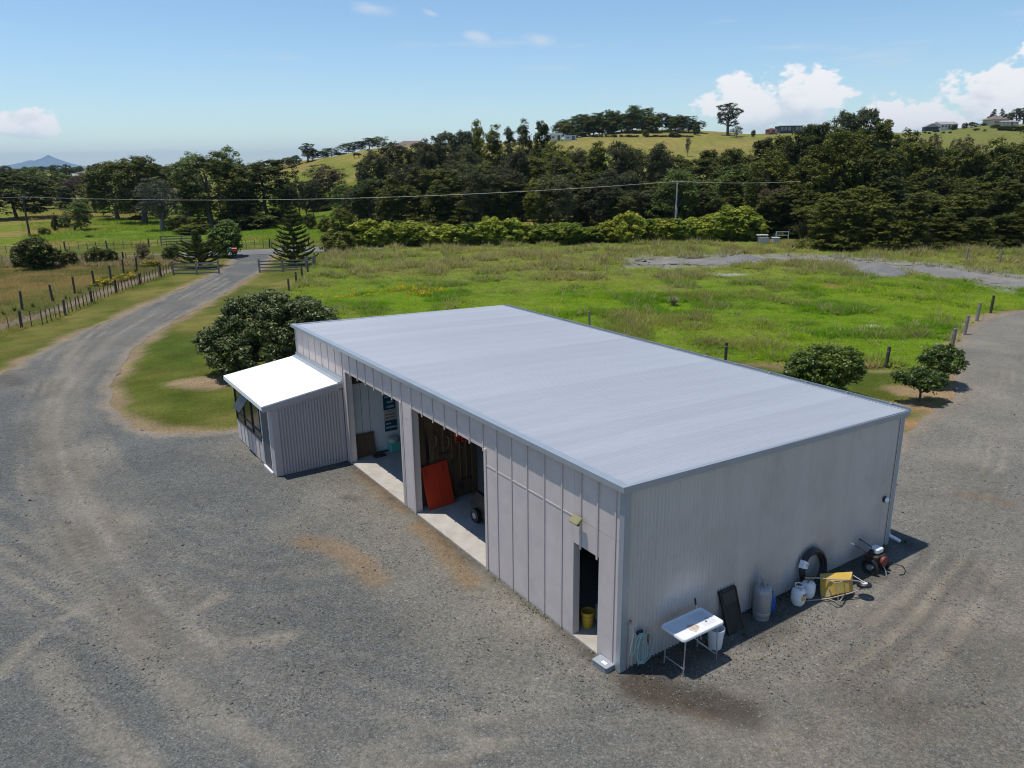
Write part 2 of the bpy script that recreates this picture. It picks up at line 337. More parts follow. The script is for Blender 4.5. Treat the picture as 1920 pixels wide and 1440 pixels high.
def ground_colour(X, Y):
    n1 = fbm(X, Y, 9, 4, 21); n2 = fbm(X, Y, 2.2, 4, 31); n3 = fbm(X, Y, 40, 4, 41); n4 = fbm(X, Y, .9, 3, 51); n5 = fbm(X+.35*Y, Y*.6, 5, 4, 77)
    one = np.ones_like(X)
    lawn = lerp(np.array((.092, .108, .019)), (.165, .148, .042), sstep(n1*.55+n2*.45, .42, .70))
    lawn = lerp(lawn, (.060, .092, .016), sstep(n5, .52, .72)*.7)
    fld = lerp(np.array((.120, .188, .013)), (.072, .138, .007), sstep(n2, .38, .62))
    fld = lerp(fld, (.145, .195, .016), sstep(n5, .52, .68)*.7)
    straw = sstep(Y, 54, 70)*.52 + sstep(n1, .54, .68)*.25
    fld = lerp(fld, (.185, .160, .052), np.clip(straw*(.5+n2*.7), 0, .85))
    fld = lerp(fld, (.150, .100, .045), sstep(n2*.6+n1*.4, .60, .68)*.35*sstep(X, -5, 8))
    pad = lerp(np.array((.175, .128, .048)), (.105, .098, .030), sstep(n1*.5+n2*.5, .40, .64))
    pad = lerp(pad, (.10, .112, .030), sstep(line_d(X, Y, [(-60, 46), (-33, 53), (-34, 60)]), 5.5, 1.5)*.6)
    far = lerp(np.array((.130, .170, .020)), (.225, .180, .060), sstep(n3*.45+n1*.35+n2*.2, .42, .54))
    tan_hill = sstep(Y, 185, 225)*sstep(X, -75, -30)*(1-sstep(X, 95, 130)); far = lerp(far, (.262, .215, .066), tan_hill*(.45+.5*n3))
    green_l = np.maximum(np.exp(-(((X+52)/15)**2+((Y-112)/9)**2)), np.maximum(np.exp(-(((X+34)/16)**2+((Y-113)/8)**2)), np.exp(-(((X+30)/14)**2+((Y-150)/14)**2)))); far = lerp(far, (.112, .170, .020), np.clip(green_l*1.25-.35*(1-n2), 0, .9))
    ter = fbm(X*.12, Y, 6, 4, 66); far = lerp(far, (.15, .155, .045), sstep(ter, .50, .66)*.55*sstep(Y, 170, 200))
    green_r = sstep(X, 110, 140)*sstep(Y, 170, 220); far = lerp(far, (.155, .165, .045), green_r*.8)
    ridge = np.exp(-(((X-25)/16)**2+((Y-250)/26)**2)); far = lerp(far, (.15, .20, .03), ridge*.8)
    edge = Y + (n2-.5)*3
    cfield = sstep(-poly_sd(X, Y, _fp) + (n2-.5)*.8, -.25, .35); cpad = sstep(-poly_sd(X, Y, np.array([p[:2] for p in PADDOCK])) + (n2-.5)*.7, -.2, .3)
    cfar = sstep(edge, 96, 99)
    c = lawn*1.0
    c = lerp(c, fld, cfield) ; c = lerp(c, pad, cpad); c = lerp(c, far, cfar)
    # straw verge between the left paddock and the road, bare planted strip along the fence
    verge = sstep(-poly_sd(X, Y, np.array(gl((-40, 502), (330, 497), (318, 484), (-40, 488)))) + (n2-.5), -.3, .4)
    c = lerp(c, (.275, .205, .105), verge*.8)
    strip = line_d(X, Y, gl((-60, 642), (0, 616), (80, 592), (200, 548), (325, 505))); c = lerp(c, (.235, .185, .135), sstep(strip+(n2-.5)*.9, .95, .35)*.85)
    # bare earth at the edge of the gravel and by the shed
    sdd = poly_sd(X, Y, DRIVE); rim = sstep(np.abs(sdd)+(n4-.5)*.9+(n2-.5)*.9, .75, .15)
    c = lerp(c, (.285, .205, .130), rim*.85)
    for (px, py, rx, ry, cc, k) in ((400, 716, 2.2, 1.1, (.30, .215, .135), .9), (1715, 760, 2.4, 1.0, (.33, .215, .115), .95), (1750, 735, 2.0, 1.3, (.32, .22, .125), .85), (1690, 795, 2.5, .7, (.34, .20, .10), .95), (1655, 695, 1.5, .4, (.33, .25, .17), .8), (1600, 690, 4, .5, (.27, .17, .10), .6), (1410, 684, 2.2, .4, (.27, .17, .10), .7),
                                    (1640, 616, 1.3, .35, (.42, .40, .36), .9), (1360, 518, 2.2, .8, (.36, .34, .31), .7), (1310, 492, 3.0, 1.0, (.34, .33, .31), .7), (1090, 512, 1.0, .3, (.4, .38, .35), .6), (1580, 540, 2.0, .6, (.26, .12, .07), .6), (1250, 540, 3, 1.2, (.20, .13, .08), .4)):
        g = gnd(px, py); d = np.sqrt(((X-g[0])/rx)**2+((Y-g[1])/ry)**2) + (n4-.5)*1.1 + (n2-.5)*.9; c = lerp(c, cc, sstep(d, 1.0, .5)*k)
    td = line_d(X, Y, TRACKC); c = lerp(c, (.24, .225, .195), sstep(td+(n2-.5)*4.5+(n1-.5)*3, 4.4, 2.4)*.8)
    c = lerp(c, (.14, .16, .10), sstep(Y, 500, 2500)*.6)
    return c*(.86+.28*n4)[:, None]
GC = ground_colour(X, Y)
sdv = poly_sd(X, Y, DRIVE); Zt = Zt - .03*sstep(-sdv, .25, .8)
def ground_material():
    m = bpy.data.materials.new('ground_grass'); m.use_nodes = True; nt = m.node_tree; N = nt.nodes; L = nt.links; b = N['Principled BSDF']
    b.inputs['Roughness'].default_value = 1.0; b.inputs['Specular IOR Level'].default_value = .02
    at = N.new('ShaderNodeAttribute'); at.attribute_name = 'gc'; g = N.new('ShaderNodeNewGeometry')
    n = N.new('ShaderNodeTexNoise'); n.inputs['Scale'].default_value = 9; n.inputs['Detail'].default_value = 8; n.inputs['Roughness'].default_value = .75; L.new(g.outputs['Position'], n.inputs['Vector'])
    mr = N.new('ShaderNodeMapRange'); mr.inputs['From Min'].default_value = .3; mr.inputs['From Max'].default_value = .7; mr.inputs['To Min'].default_value = .55; mr.inputs['To Max'].default_value = 1.4; L.new(n.outputs['Fac'], mr.inputs['Value'])
    n2 = N.new('ShaderNodeTexNoise'); n2.inputs['Scale'].default_value = .55; n2.inputs['Detail'].default_value = 7; n2.inputs['Roughness'].default_value = .7; L.new(g.outputs['Position'], n2.inputs['Vector'])
    m2 = N.new('ShaderNodeMapRange'); m2.inputs['From Min'].default_value = .3; m2.inputs['From Max'].default_value = .7; m2.inputs['To Min'].default_value = .72; m2.inputs['To Max'].default_value = 1.25; L.new(n2.outputs['Fac'], m2.inputs['Value'])
    mm = N.new('ShaderNodeMath'); mm.operation = 'MULTIPLY'; L.new(mr.outputs[0], mm.inputs[0]); L.new(m2.outputs[0], mm.inputs[1])
    s = N.new('ShaderNodeVectorMath'); s.operation = 'SCALE'; L.new(at.outputs['Color'], s.inputs[0]); L.new(mm.outputs[0], s.inputs['Scale']); L.new(s.outputs[0], b.inputs['Base Color'])
    bp = N.new('ShaderNodeBump'); bp.inputs['Strength'].default_value = .7; bp.inputs['Distance'].default_value = .10; L.new(n.outputs['Fac'], bp.inputs['Height']); L.new(bp.outputs[0], b.inputs['Normal'])
    return m
nx, ny = len(gx), len(gy); idx = np.arange(nx*ny).reshape(ny, nx)
Fq = np.stack([idx[:-1, :-1], idx[:-1, 1:], idx[1:, 1:], idx[1:, :-1]], -1).reshape(-1, 4)
M_GROUND = ground_material()
go = link('ground', mesh_np('ground', np.stack([X, Y, Zt], 1), Fq, M_GROUND, {'gc': ('FLOAT_COLOR', np.c_[GC, np.ones(len(GC))])}, True)); tag(go, kind='structure')
def tz(x, y): return float(terrain(np.array([float(x)]), np.array([float(y)]))[0])

def hill_D(px, yb):      # distance at which the rising ground meets this picture height
    for D in np.arange(120, 420, 2.0):
        p = at_depth(px, yb, D)
        if tz(p[0], D) >= p[2]: return float(D)
    return 400.0
# ---------------------------------------------------------------- gravel yard and drive
def gravel_material(name, base, tan, dark, clay, scale=1.0):
    m = bpy.data.materials.new(name); m.use_nodes = True; nt = m.node_tree; N = nt.nodes; L = nt.links; b = N['Principled BSDF']
    b.inputs['Roughness'].default_value = .95; b.inputs['Specular IOR Level'].default_value = .08
    g = N.new('ShaderNodeNewGeometry'); at = N.new('ShaderNodeAttribute'); at.attribute_name = 'mk'; sep = N.new('ShaderNodeSeparateColor'); L.new(at.outputs['Color'], sep.inputs[0])
    def noise(s, d=6, r=.65):
        n = N.new('ShaderNodeTexNoise'); n.inputs['Scale'].default_value = s; n.inputs['Detail'].default_value = d; n.inputs['Roughness'].default_value = r; L.new(g.outputs['Position'], n.inputs['Vector']); return n.outputs['Fac']
    def rmp(x, a, b_, lo, hi):
        q = N.new('ShaderNodeMapRange'); q.inputs['From Min'].default_value = a; q.inputs['From Max'].default_value = b_; q.inputs['To Min'].default_value = lo; q.inputs['To Max'].default_value = hi; L.new(x, q.inputs['Value']); return q.outputs[0]
    def mix(f, a, c):
        q = N.new('ShaderNodeMix'); q.data_type = 'RGBA'; L.new(f, q.inputs[0])
        for i, v in ((6, a), (7, c)):
            if isinstance(v, tuple): q.inputs[i].default_value = (*v, 1)
            else: L.new(v, q.inputs[i])
        return q.outputs[2]
    def mul(a, c):
        q = N.new('ShaderNodeMath'); q.operation = 'MULTIPLY'
        for i, v in enumerate((a, c)):
            if isinstance(v, (int, float)): q.inputs[i].default_value = v
            else: L.new(v, q.inputs[i])
        return q.outputs[0]
    vor = N.new('ShaderNodeTexVoronoi'); vor.inputs['Scale'].default_value = 42*scale; L.new(g.outputs['Position'], vor.inputs['Vector'])
    vb = N.new('ShaderNodeTexVoronoi'); vb.inputs['Scale'].default_value = 110*scale; L.new(g.outputs['Position'], vb.inputs['Vector'])
    sv = N.new('ShaderNodeSeparateColor'); L.new(vor.outputs['Color'], sv.inputs[0]); sb = N.new('ShaderNodeSeparateColor'); L.new(vb.outputs['Color'], sb.inputs[0])
    fine = noise(14, 8, .8); mid = noise(2.1, 7, .7); big = noise(.32, 5, .6)
    c = mix(rmp(sv.outputs[0], 0, 1, 0, 1), tuple(v*.60 for v in base), tuple(v*1.45 for v in base))
    c = mix(rmp(mid, .42, .68, 0, .30), c, tuple(v*.78 for v in tan))
    jit = rmp(fine, .3, .7, -.34, .34)
    def ch(o, k=1.0):
        q = N.new('ShaderNodeMath'); q.operation = 'ADD'; q.use_clamp = True; L.new(o, q.inputs[0]); L.new(mul(jit, rmp(o, 0, .25, 0, 1)), q.inputs[1]); return mul(q.outputs[0], k)
    c = mix(ch(sep.outputs[0], .9), c, tan); c = mix(ch(sep.outputs[2], .85), c, clay); c = mix(ch(sep.outputs[1], .9), c, dark)
    s1 = rmp(sb.outputs[0], 0, 1, .72, 1.28); s2 = rmp(big, .3, .7, .86, 1.14); s3 = mul(rmp(fine, .3, .7, .72, 1.28), rmp(noise(5.0, 5, .7), .3, .7, .84, 1.16))
    k = mul(mul(s1, s2), s3)
    # a few bright chips
    chip = rmp(sv.outputs[1], .965, .975, 0, .35); c = mix(chip, c, (.36, .35, .33))
    sc_ = N.new('ShaderNodeVectorMath'); sc_.operation = 'SCALE'; L.new(c, sc_.inputs[0]); L.new(k, sc_.inputs['Scale']); L.new(sc_.outputs[0], b.inputs['Base Color'])
    hadd = N.new('ShaderNodeMath'); hadd.operation = 'ADD'; L.new(mul(sv.outputs[2], .5), hadd.inputs[0]); L.new(fine, hadd.inputs[1])
    bp = N.new('ShaderNodeBump'); bp.inputs['Strength'].default_value = .55; bp.inputs['Distance'].default_value = .03; L.new(hadd.outputs[0], bp.inputs['Height']); L.new(bp.outputs[0], b.inputs['Normal'])
    return m
M_GRAVEL = gravel_material('yard_gravel', (.104, .107, .101), (.238, .210, .165), (.052, .044, .034), (.215, .145, .080))
M_ROADG = gravel_material('road_gravel', (.165, .166, .163), (.245, .222, .188), (.1, .09, .08), (.3, .24, .17), .8)

def sheet(name, sdfun, x0, x1, y0, y1, st, z, material, masks):
    ax = np.arange(x0, x1+st, st); ay = np.arange(y0, y1+st, st); GX_, GY_ = np.meshgrid(ax, ay); sd = sdfun(GX_.ravel(), GY_.ravel()).reshape(GX_.shape)
    e = .02; V = np.stack([GX_.ravel(), GY_.ravel()], 1); sdr = sd.ravel()
    id_ = np.arange(GX_.size).reshape(GX_.shape); F = np.stack([id_[:-1, :-1], id_[:-1, 1:], id_[1:, 1:], id_[1:, :-1]], -1).reshape(-1, 4)
    keep = (sdr[F] < 0).any(1); F = F[keep]
    used = np.unique(F); out = used[sdr[used] > 0]
    xo = V[out, 0]; yo = V[out, 1]; d0 = sdr[out]
    dx = (sdfun(xo+e, yo)-sdfun(xo-e, yo))/(2*e); dy = (sdfun(xo, yo+e)-sdfun(xo, yo-e))/(2*e)
    V[out, 0] -= dx*d0; V[out, 1] -= dy*d0
    rem = np.full(len(V), -1); rem[used] = np.arange(len(used)); F = rem[F]; V = V[used]; s2 = np.minimum(sdr[used], 0)
    zz = np.full(len(V), z) if not callable(z) else z(V[:, 0], V[:, 1])
    me = mesh_np(name, np.c_[V, zz], F, material, {'mk': ('FLOAT_COLOR', masks(V[:, 0], V[:, 1], s2))}, True)
    return tag(link(name, me), kind='structure')
def nsd(poly, amp=.5):
    def f(x, y): return poly_sd(x, y, poly) + (fbm(x, y, 1.6, 3, 61)-.5)*amp
    return f
TANS = [  # tyre-worn pale lines: points, half width, strength
    (((150, 640), (112, 720), (95, 790), (100, 850), (135, 925), (175, 990), (212, 1040)), .50, .75), (((215, 630), (160, 690), (135, 760), (128, 830)), .40, .55), (((325, 565), (230, 622), (160, 680)), .5, .35), (((400, 528), (300, 590), (240, 640)), .5, .3),
    (((415, 1120), (375, 1140), (355, 1165), (372, 1192), (421, 1206), (478, 1204), (545, 1194)), .22, .8), (((114, 1161), (222, 1107), (268, 1081), (336, 1056)), .20, .6), (((0, 1263), (34, 1226), (74, 1189)), .22, .65),
    (((211, 1178), (285, 1252), (353, 1309), (433, 1360), (547, 1429)), .26, .62), (((85, 1235), (137, 1315), (194, 1377), (262, 1434), (300, 1480)), .26, .62), (((270, 1085), (350, 1095), (430, 1115), (530, 1130)), .20, .45), (((340, 1285), (420, 1285), (510, 1270)), .14, .4),
    (((230, 960), (250, 990), (245, 1030)), .45, .4), (((560, 980), (640, 960), (720, 1010), (800, 1090), (900, 1180)), .9, .40), (((620, 930), (700, 920), (760, 980), (830, 1040)), .7, .55), (((700, 1000), (800, 1110), (900, 1220), (1010, 1330)), .9, .35),
    (((1080, 1230), (1180, 1290), (1330, 1370), (1500, 1400)), .5, .5), (((1330, 1250), (1420, 1230), (1530, 1180), (1650, 1130), (1760, 1090)), .5, .55), (((1230, 1330), (1400, 1290), (1560, 1240)), .4, .45), (((1700, 960), (1780, 950), (1900, 930)), .8, .4), (((1480, 1400), (1700, 1300), (1920, 1230)), .6, .3), (((1720, 860), (1800, 840), (1920, 830)), .7, .3)]
def _fam(pts, offs, hw, k):
    P = np.array(pts, float); T = np.gradient(P, axis=0); Nn = np.stack([-T[:, 1], T[:, 0]], 1); Nn /= np.linalg.norm(Nn, axis=1, keepdims=True)
    sc_ = (P[:, 1:2]-300)/700
    return [(tuple(map(tuple, P+Nn*o*sc_)), max(.14, hw*(.8+.4*((i*37) % 10)/10)), k*(.6+.6*((i*53) % 10)/10)) for i, o in enumerate(offs)]
TANS += _fam(((420, 512), (330, 560), (215, 625), (135, 700), (98, 790), (112, 880), (165, 975), (245, 1085), (350, 1195), (490, 1310), (650, 1430), (720, 1490)), (-92, -60, -38, -12, 8, 34, 58, 90), .15, .62)
TANS += _fam(((140, 760), (200, 900), (330, 1000), (480, 1040), (600, 1010), (690, 930), (740, 880)), (-40, -15, 18, 44), .12, .6)
TANS += _fam(((-40, 1000), (120, 1090), (330, 1180), (600, 1250), (860, 1320), (1120, 1400), (1300, 1470)), (-70, -30, 5, 38, 75), .12, .5)
TANS += _fam(((700, 1500), (980, 1420), (1260, 1370), (1500, 1290), (1700, 1150), (1820, 1000), (1870, 860), (1890, 720), (1900, 600)), (-90, -55, -20, 15, 50, 85), .13, .65)
TANS += _fam(((560, 1080), (700, 1060), (800, 1060), (900, 1130), (1040, 1260), (1200, 1340), (1450, 1330)), (-30, 0, 30), .2, .4)
RUTS = _fam(((400, 530), (300, 580), (190, 650), (120, 730), (100, 810), (130, 910), (200, 1020), (300, 1130), (440, 1250), (620, 1380)), (-48, -26, 20, 46, 74), .10, .24) + _fam(((800, 1440), (1100, 1400), (1420, 1330), (1650, 1200), (1790, 1040), (1850, 880)), (-38, 0, 34), .10, .24)
CLAYS = [(((575, 1015), (640, 1030), (680, 1060), (700, 1085)), .33, .75), (((785, 985), (815, 1010), (850, 1050), (885, 1090)), .30, .95), (((830, 1030), (870, 1060), (905, 1085)), .14, .9), (((680, 890), (700, 905), (730, 930), (760, 955)), .30, .75), (((700, 920), (730, 940)), .25, .5), (((1200, 1290), (1260, 1310), (1330, 1330)), .3, .5), (((1800, 925), (1850, 935), (1890, 945)), .25, .5)]
DARKS = RUTS + [(((652, 935), (668, 938)), .16, .75), (((1195, 1268), (1225, 1290)), .25, .85), (((1200, 1285), (1250, 1298), (1300, 1312), (1340, 1318), (1390, 1335)), .42, .9), (((1215, 1262), (1330, 1212)), .42, .75), (((1400, 1200), (1440, 1190), (1470, 1180)), .35, .45), (((1400, 1180), (1470, 1150), (1560, 1095), (1640, 1060)), .24, .55), (((1085, 1215), (1110, 1235)), .14, .6), (((1580, 1090), (1650, 1075)), .3, .5), (((1375, 1330), (1405, 1338)), .22, .7), (((880, 1100), (930, 1115), (960, 1140)), .10, .4), (((0, 700), (30, 720)), .5, .4), (((1680, 1010), (1720, 1030)), .3, .5)]
def yard_masks(x, y, sd):
    n = fbm(x, y, 1.3, 4, 71); n2 = fbm(x, y, .5, 3, 72); n3 = fbm(x, y, 7, 4, 73); jit = (n-.5)*.55+(n2-.5)*.4; n3b = fbm(x, y, 3.0, 3, 75)
    r = np.zeros_like(x); g = np.zeros_like(x); b = np.zeros_like(x)
    for L_, arr in ((TANS, 0), (CLAYS, 2), (DARKS, 1)):
        for pts, hw, k in L_:
            d = line_d(x, y, gl(*pts)); v = k*sstep(d+jit*hw*1.7, hw*1.6, hw*.35)*(1 if hw > .205 else .35+1.1*sstep(n3b, .35, .65))
            if arr == 0: r = np.maximum(r, v)
            elif arr == 1: g = np.maximum(g, v)
            else: b = np.maximum(b, v)
    # tan wash in front of the shed and over the right of the yard
    q = (x-A0[0])*U1[0]+(y-A0[1])*U1[1]; t = (x-A0[0])*U2[0]+(y-A0[1])*U2[1]
    front = sstep(-t, 3.8, .3)*sstep(q, -1.5, 2)*(1-sstep(q, 11.0, 14.0)); r = np.maximum(r, front*(.20+.75*n))
    right = sstep(x, -1, 4)*sstep(17-y*.5, -2, 6); r = np.maximum(r, right*(.10+.55*n3)*.9)
    r = np.maximum(r, sstep(n3, .50, .68)*.38)
    edge = sstep(sd+(n2-.5)*.5+(n-.5)*.6, -.75, -.05); r = np.maximum(r, edge*.9); b = np.maximum(b, edge*.25)
    rb = sstep(-q, .8, 2.5)*sstep(t, -2, 1); g = np.maximum(g, rb*.26*sstep(n, .42, .62)); b = np.maximum(b, rb*.25*n2)
    # damp dirty line along the wall bases
    wl = sstep(np.minimum(np.where((q > -.2) & (q < 17.6), np.abs(t), 9), np.where((t > -.2) & (t < 9), np.abs(q), 9))+(n2-.5)*.4, .38, .05); g = np.maximum(g, wl*.55)
    return np.stack([r, g, b, np.ones_like(x)], 1)
def yardz(x, y): return .012 + (fbm(x, y, 2.5, 3, 81)-.5)*.03*sstep(poly_sd(x, y, np.array([sh(-2.0, -3.4)[:2], sh(19, -3.4)[:2], sh(19, 10)[:2], sh(-2, 10)[:2]])), 0, 2)
sheet('driveway', nsd(DRIVE), -48, 62, -11.9, 91, .165, yardz, M_GRAVEL, yard_masks)
def strip_sd(C, hw, amp):
    def f(x, y): return line_d(x, y, C)-hw + (fbm(x, y, 1.8, 3, 63)-.5)*amp
    return f
def road_masks(x, y, sd):
    n = fbm(x, y, 2.0, 4, 91); r = np.maximum(sstep(sd+(n-.5), -.8, 0)*.8, sstep(n, .5, .7)*.5); return np.stack([r, r*0, r*0, r*0+1], 1)
sheet('road', strip_sd(ROADC, 2.6, .35), -76, 112, 70, 110, .5, lambda x, y: .035+0*x, M_ROADG, road_masks)
def track_masks(x, y, sd):
    n = fbm(x, y, 1.5, 4, 93); r = np.clip(.25+sstep(n, .4, .65)*.6, 0, 1); return np.stack([r, sstep(n, .62, .7)*.3, r*0, r*0+1], 1)
sheet('gravel_track', strip_sd(TRACKC, 2.3, 4.5), 10, 76, 44, 76, .35, lambda x, y: terrain(x, y)+.03, M_ROADG, track_masks)

# loose stones on the yard
def stones(name, n, xs, ys, size, material, seed):
    r = np.random.default_rng(seed); base = np.array([(1,0,0),(-1,0,0),(0,1,0),(0,-1,0),(0,0,1),(0,0,-.6)], float)
    Fo = np.array([(0,2,4),(2,1,4),(1,3,4),(3,0,4),(2,0,5),(1,2,5),(3,1,5),(0,3,5)])
    s = size*np.exp(r.normal(0, .38, n)); V = base[None]*(s[:, None, None]*r.uniform(.6, 1.3, (n, 6, 1))); V[:, :, 2] *= .7
    a = r.uniform(0, 2*pi, n); c_, s_ = np.cos(a)[:, None], np.sin(a)[:, None]
    V = np.stack([V[:, :, 0]*c_-V[:, :, 1]*s_, V[:, :, 0]*s_+V[:, :, 1]*c_, V[:, :, 2]], -1)
    V[:, :, 0] += xs[:, None]; V[:, :, 1] += ys[:, None]; V[:, :, 2] += (yardz(xs, ys)+s*.18)[:, None]
    F = (Fo[None]+np.arange(n)[:, None, None]*6).reshape(-1, 3); lv = np.repeat(r.uniform(0, 1, n), 6)
    me = mesh_np(name, V.reshape(-1, 3), F, material, {'lv': ('FLOAT', lv)}); return tag(link(name, me), kind='stuff')
M_STONE = leafmat('loose_stone', (.07, .073, .075), (.22, .21, .195), 0, .9, 0)
r_ = np.random.default_rng(5); n_ = 60000
dd = 11.5*np.exp(r_.uniform(0, 1, n_)*1.35); xs = dd*r_.uniform(-.72, .72, n_); ys = np.sqrt(np.maximum(dd**2, 1)); 
ok = nsd(DRIVE)(xs, ys) < -.1; q_ = (xs-A0[0])*U1[0]+(ys-A0[1])*U1[1]; t_ = (xs-A0[0])*U2[0]+(ys-A0[1])*U2[1]
ok &= ~((q_ > -.05) & (q_ < 17.8) & (t_ > -.02) & (t_ < 9.1)) & ~((q_ > 13.2) & (q_ < 17.8) & (t_ > -2.5) & (t_ < 0))
ok &= (fbm(xs, ys, .8, 3, 15) > .42); xs = xs[ok]; ys = ys[ok]
so_ = stones('loose_stones', len(xs), xs, ys, .0115, M_STONE, 6); tag(so_, 'loose grey stone chips scattered over the gravel yard', 'gravel')

# ---------------------------------------------------------------- grass tufts
def tufts(name, xs, ys, hgt, cols, material, seed, blades=6, spread=.16):
    r = np.random.default_rng(seed); n = len(xs); B = blades
    a = r.uniform(0, 2*pi, (n, B)); rad = r.uniform(0, spread, (n, B)); h = hgt[:, None]*r.uniform(.55, 1.15, (n, B)); lean = r.uniform(.35, 1.3, (n, B))*h
    bx = xs[:, None]+np.cos(a)*rad; by = ys[:, None]+np.sin(a)*rad; bz = terrain(xs, ys)[:, None]+np.zeros((n, B))-.02
    wd = (.022+.05*hgt[:, None])*r.uniform(.7, 1.3, (n, B)); pa = a+pi/2+r.normal(0, .5, (n, B))
    v0 = np.stack([bx-np.cos(pa)*wd, by-np.sin(pa)*wd, bz], -1); v1 = np.stack([bx+np.cos(pa)*wd, by+np.sin(pa)*wd, bz], -1)
    v2 = np.stack([bx+np.cos(a)*lean, by+np.sin(a)*lean, bz+h], -1)
    V = np.stack([v0, v1, v2], 2).reshape(-1, 3); F = np.arange(len(V)).reshape(-1, 3)
    C = 2.0*np.repeat(cols, B*3, 0)*np.repeat(r.uniform(.75, 1.25, n*B), 3)[:, None]
    me = mesh_np(name, V, F, material, {'gc': ('FLOAT_COLOR', np.c_[C, np.ones(len(C))])})
    return tag(link(name, me), kind='stuff')
def tuft_material():
    m = bpy.data.materials.new('grass_blades'); m.use_nodes = True; N = m.node_tree.nodes; L = m.node_tree.links; b = N['Principled BSDF']
    b.inputs['Roughness'].default_value = .9; b.inputs['Specular IOR Level'].default_value = .03
    at = N.new('ShaderNodeAttribute'); at.attribute_name = 'gc'; L.new(at.outputs['Color'], b.inputs['Base Color'])
    tr = N.new('ShaderNodeBsdfTranslucent'); L.new(at.outputs['Color'], tr.inputs['Color']); ms = N.new('ShaderNodeMixShader'); ms.inputs[0].default_value = .5
    L.new(b.outputs[0], ms.inputs[1]); L.new(tr.outputs[0], ms.inputs[2]); L.new(ms.outputs[0], N['Material Output'].inputs['Surface']); return m
M_TUFT = tuft_material()
def scatter(n, y0, y1, u0, u1, seed):
    r = np.random.default_rng(seed); y = y0*(y1/y0)**r.uniform(0, 1, n); return y*r.uniform(u0, u1, n), y, r
xs, ys, r_ = scatter(125000, 27, 100, -.45, .80, 3)
ok = (poly_sd(xs, ys, _fp) < -.15) & (line_d(xs, ys, TRACKC) > 2.2+(fbm(xs, ys, 1.5, 2, 4)-.5)*3)
xs = xs[ok]; ys = ys[ok]; cl = fbm(xs, ys, 2.2, 4, 31); cl2 = fbm(xs, ys, 7, 3, 22)
keep = r_.uniform(0, 1, len(xs)) < .35+.9*sstep(cl, .4, .6); xs = xs[keep]; ys = ys[keep]; cl = cl[keep]; cl2 = cl2[keep]
gcol = ground_colour(xs, ys)*1.12; rs = r_.uniform(0, 1, len(xs)); isst = rs < .06+.22*sstep(ys, 55, 70)
gcol = np.where(isst[:, None], np.array((.165, .145, .065))*(.7+.6*r_.uniform(0, 1, (len(xs), 1))), gcol)
isfl = (r_.uniform(0, 1, len(xs)) < .25) & (np.hypot((xs+9.5)/5, (ys-58)/2.5) < 1); gcol = np.where(isfl[:, None], np.array((.42, .25, .02)), gcol)
hg = (.10+.24*sstep(cl, .40, .68)**1.3)*(1+.7*sstep(ys, 58, 80)); hg = np.where(isst, hg*1.5, hg)
tag(tufts('long_grass', xs, ys, hg, gcol, M_TUFT, 8), 'long rough green grass growing in the field behind the shed', 'grass')
# short mown blades on the lawns, straw on the verge
xs, ys, r_ = scatter(60000, 24, 90, -.75, .7, 13)
sdd = nsd(DRIVE)(xs, ys); pp = np.array([p[:2] for p in PADDOCK]); onl = (sdd > .25) & (poly_sd(xs, ys, _fp) > .2) & (poly_sd(xs, ys, pp) > .2) & (ys < 84) & (line_d(xs, ys, ROADC) > 2.8)
q_ = (xs-A0[0])*U1[0]+(ys-A0[1])*U1[1]; t_ = (xs-A0[0])*U2[0]+(ys-A0[1])*U2[1]; onl &= ~((q_ > -.1) & (q_ < 17.9) & (t_ > -2.8) & (t_ < 9.1))
onl &= r_.uniform(0, 1, len(xs)) < .25+sstep(fbm(xs, ys, 1.2, 3, 17), .4, .65)
xl = xs[onl]; yl = ys[onl]; tag(tufts('mown_grass', xl, yl, np.full(len(xl), .055), ground_colour(xl, yl)*1.05, M_TUFT, 18, 4, .2), 'short mown grass on the lawns beside the drive and shed', 'grass')
xs, ys, r_ = scatter(60000, 38, 84, -.85, -.28, 23)
ok = poly_sd(xs, ys, pp) < .9; xs = xs[ok]; ys = ys[ok]; gcol = ground_colour(xs, ys)*1.1
tag(tufts('paddock_grass', xs, ys, .10+.12*r_.uniform(0, 1, len(xs)), gcol, M_TUFT, 28, 5, .2), 'dry brown seeding grass in the paddock left of the drive', 'grass')
xs, ys, r_ = scatter(26000, 66, 84, -.95, -.33, 33); vp = np.array(gl((-90, 503), (332, 498), (320, 482), (-90, 488)))
ok = poly_sd(xs, ys, vp) < .4; xs = xs[ok]; ys = ys[ok]; gcol = np.where(r_.uniform(0, 1, (len(xs), 1)) < .7, np.array((.20, .155, .08)), np.array((.09, .105, .03)))*(.7+.5*r_.uniform(0, 1, (len(xs), 1)))
tag(tufts('verge_grass', xs, ys, .25+.3*r_.uniform(0, 1, len(xs)), gcol, M_TUFT, 38, 5, .25), 'tall straw coloured grass along the roadside fence', 'grass')
xs, ys, r_ = scatter(30000, 97, 185, -.62, -.16, 43); ok = (line_d(xs, ys, ROADC) > 3.2) & (fbm(xs, ys, 3, 3, 44) > .42); xs = xs[ok]; ys = ys[ok]
tag(tufts('far_paddock_grass', xs, ys, .20+.45*fbm(xs, ys, 6, 3, 45)**2, ground_colour(xs, ys)*1.0, M_TUFT, 48, 5, .45), 'rough green and straw grass in the paddock beyond the road', 'grass')
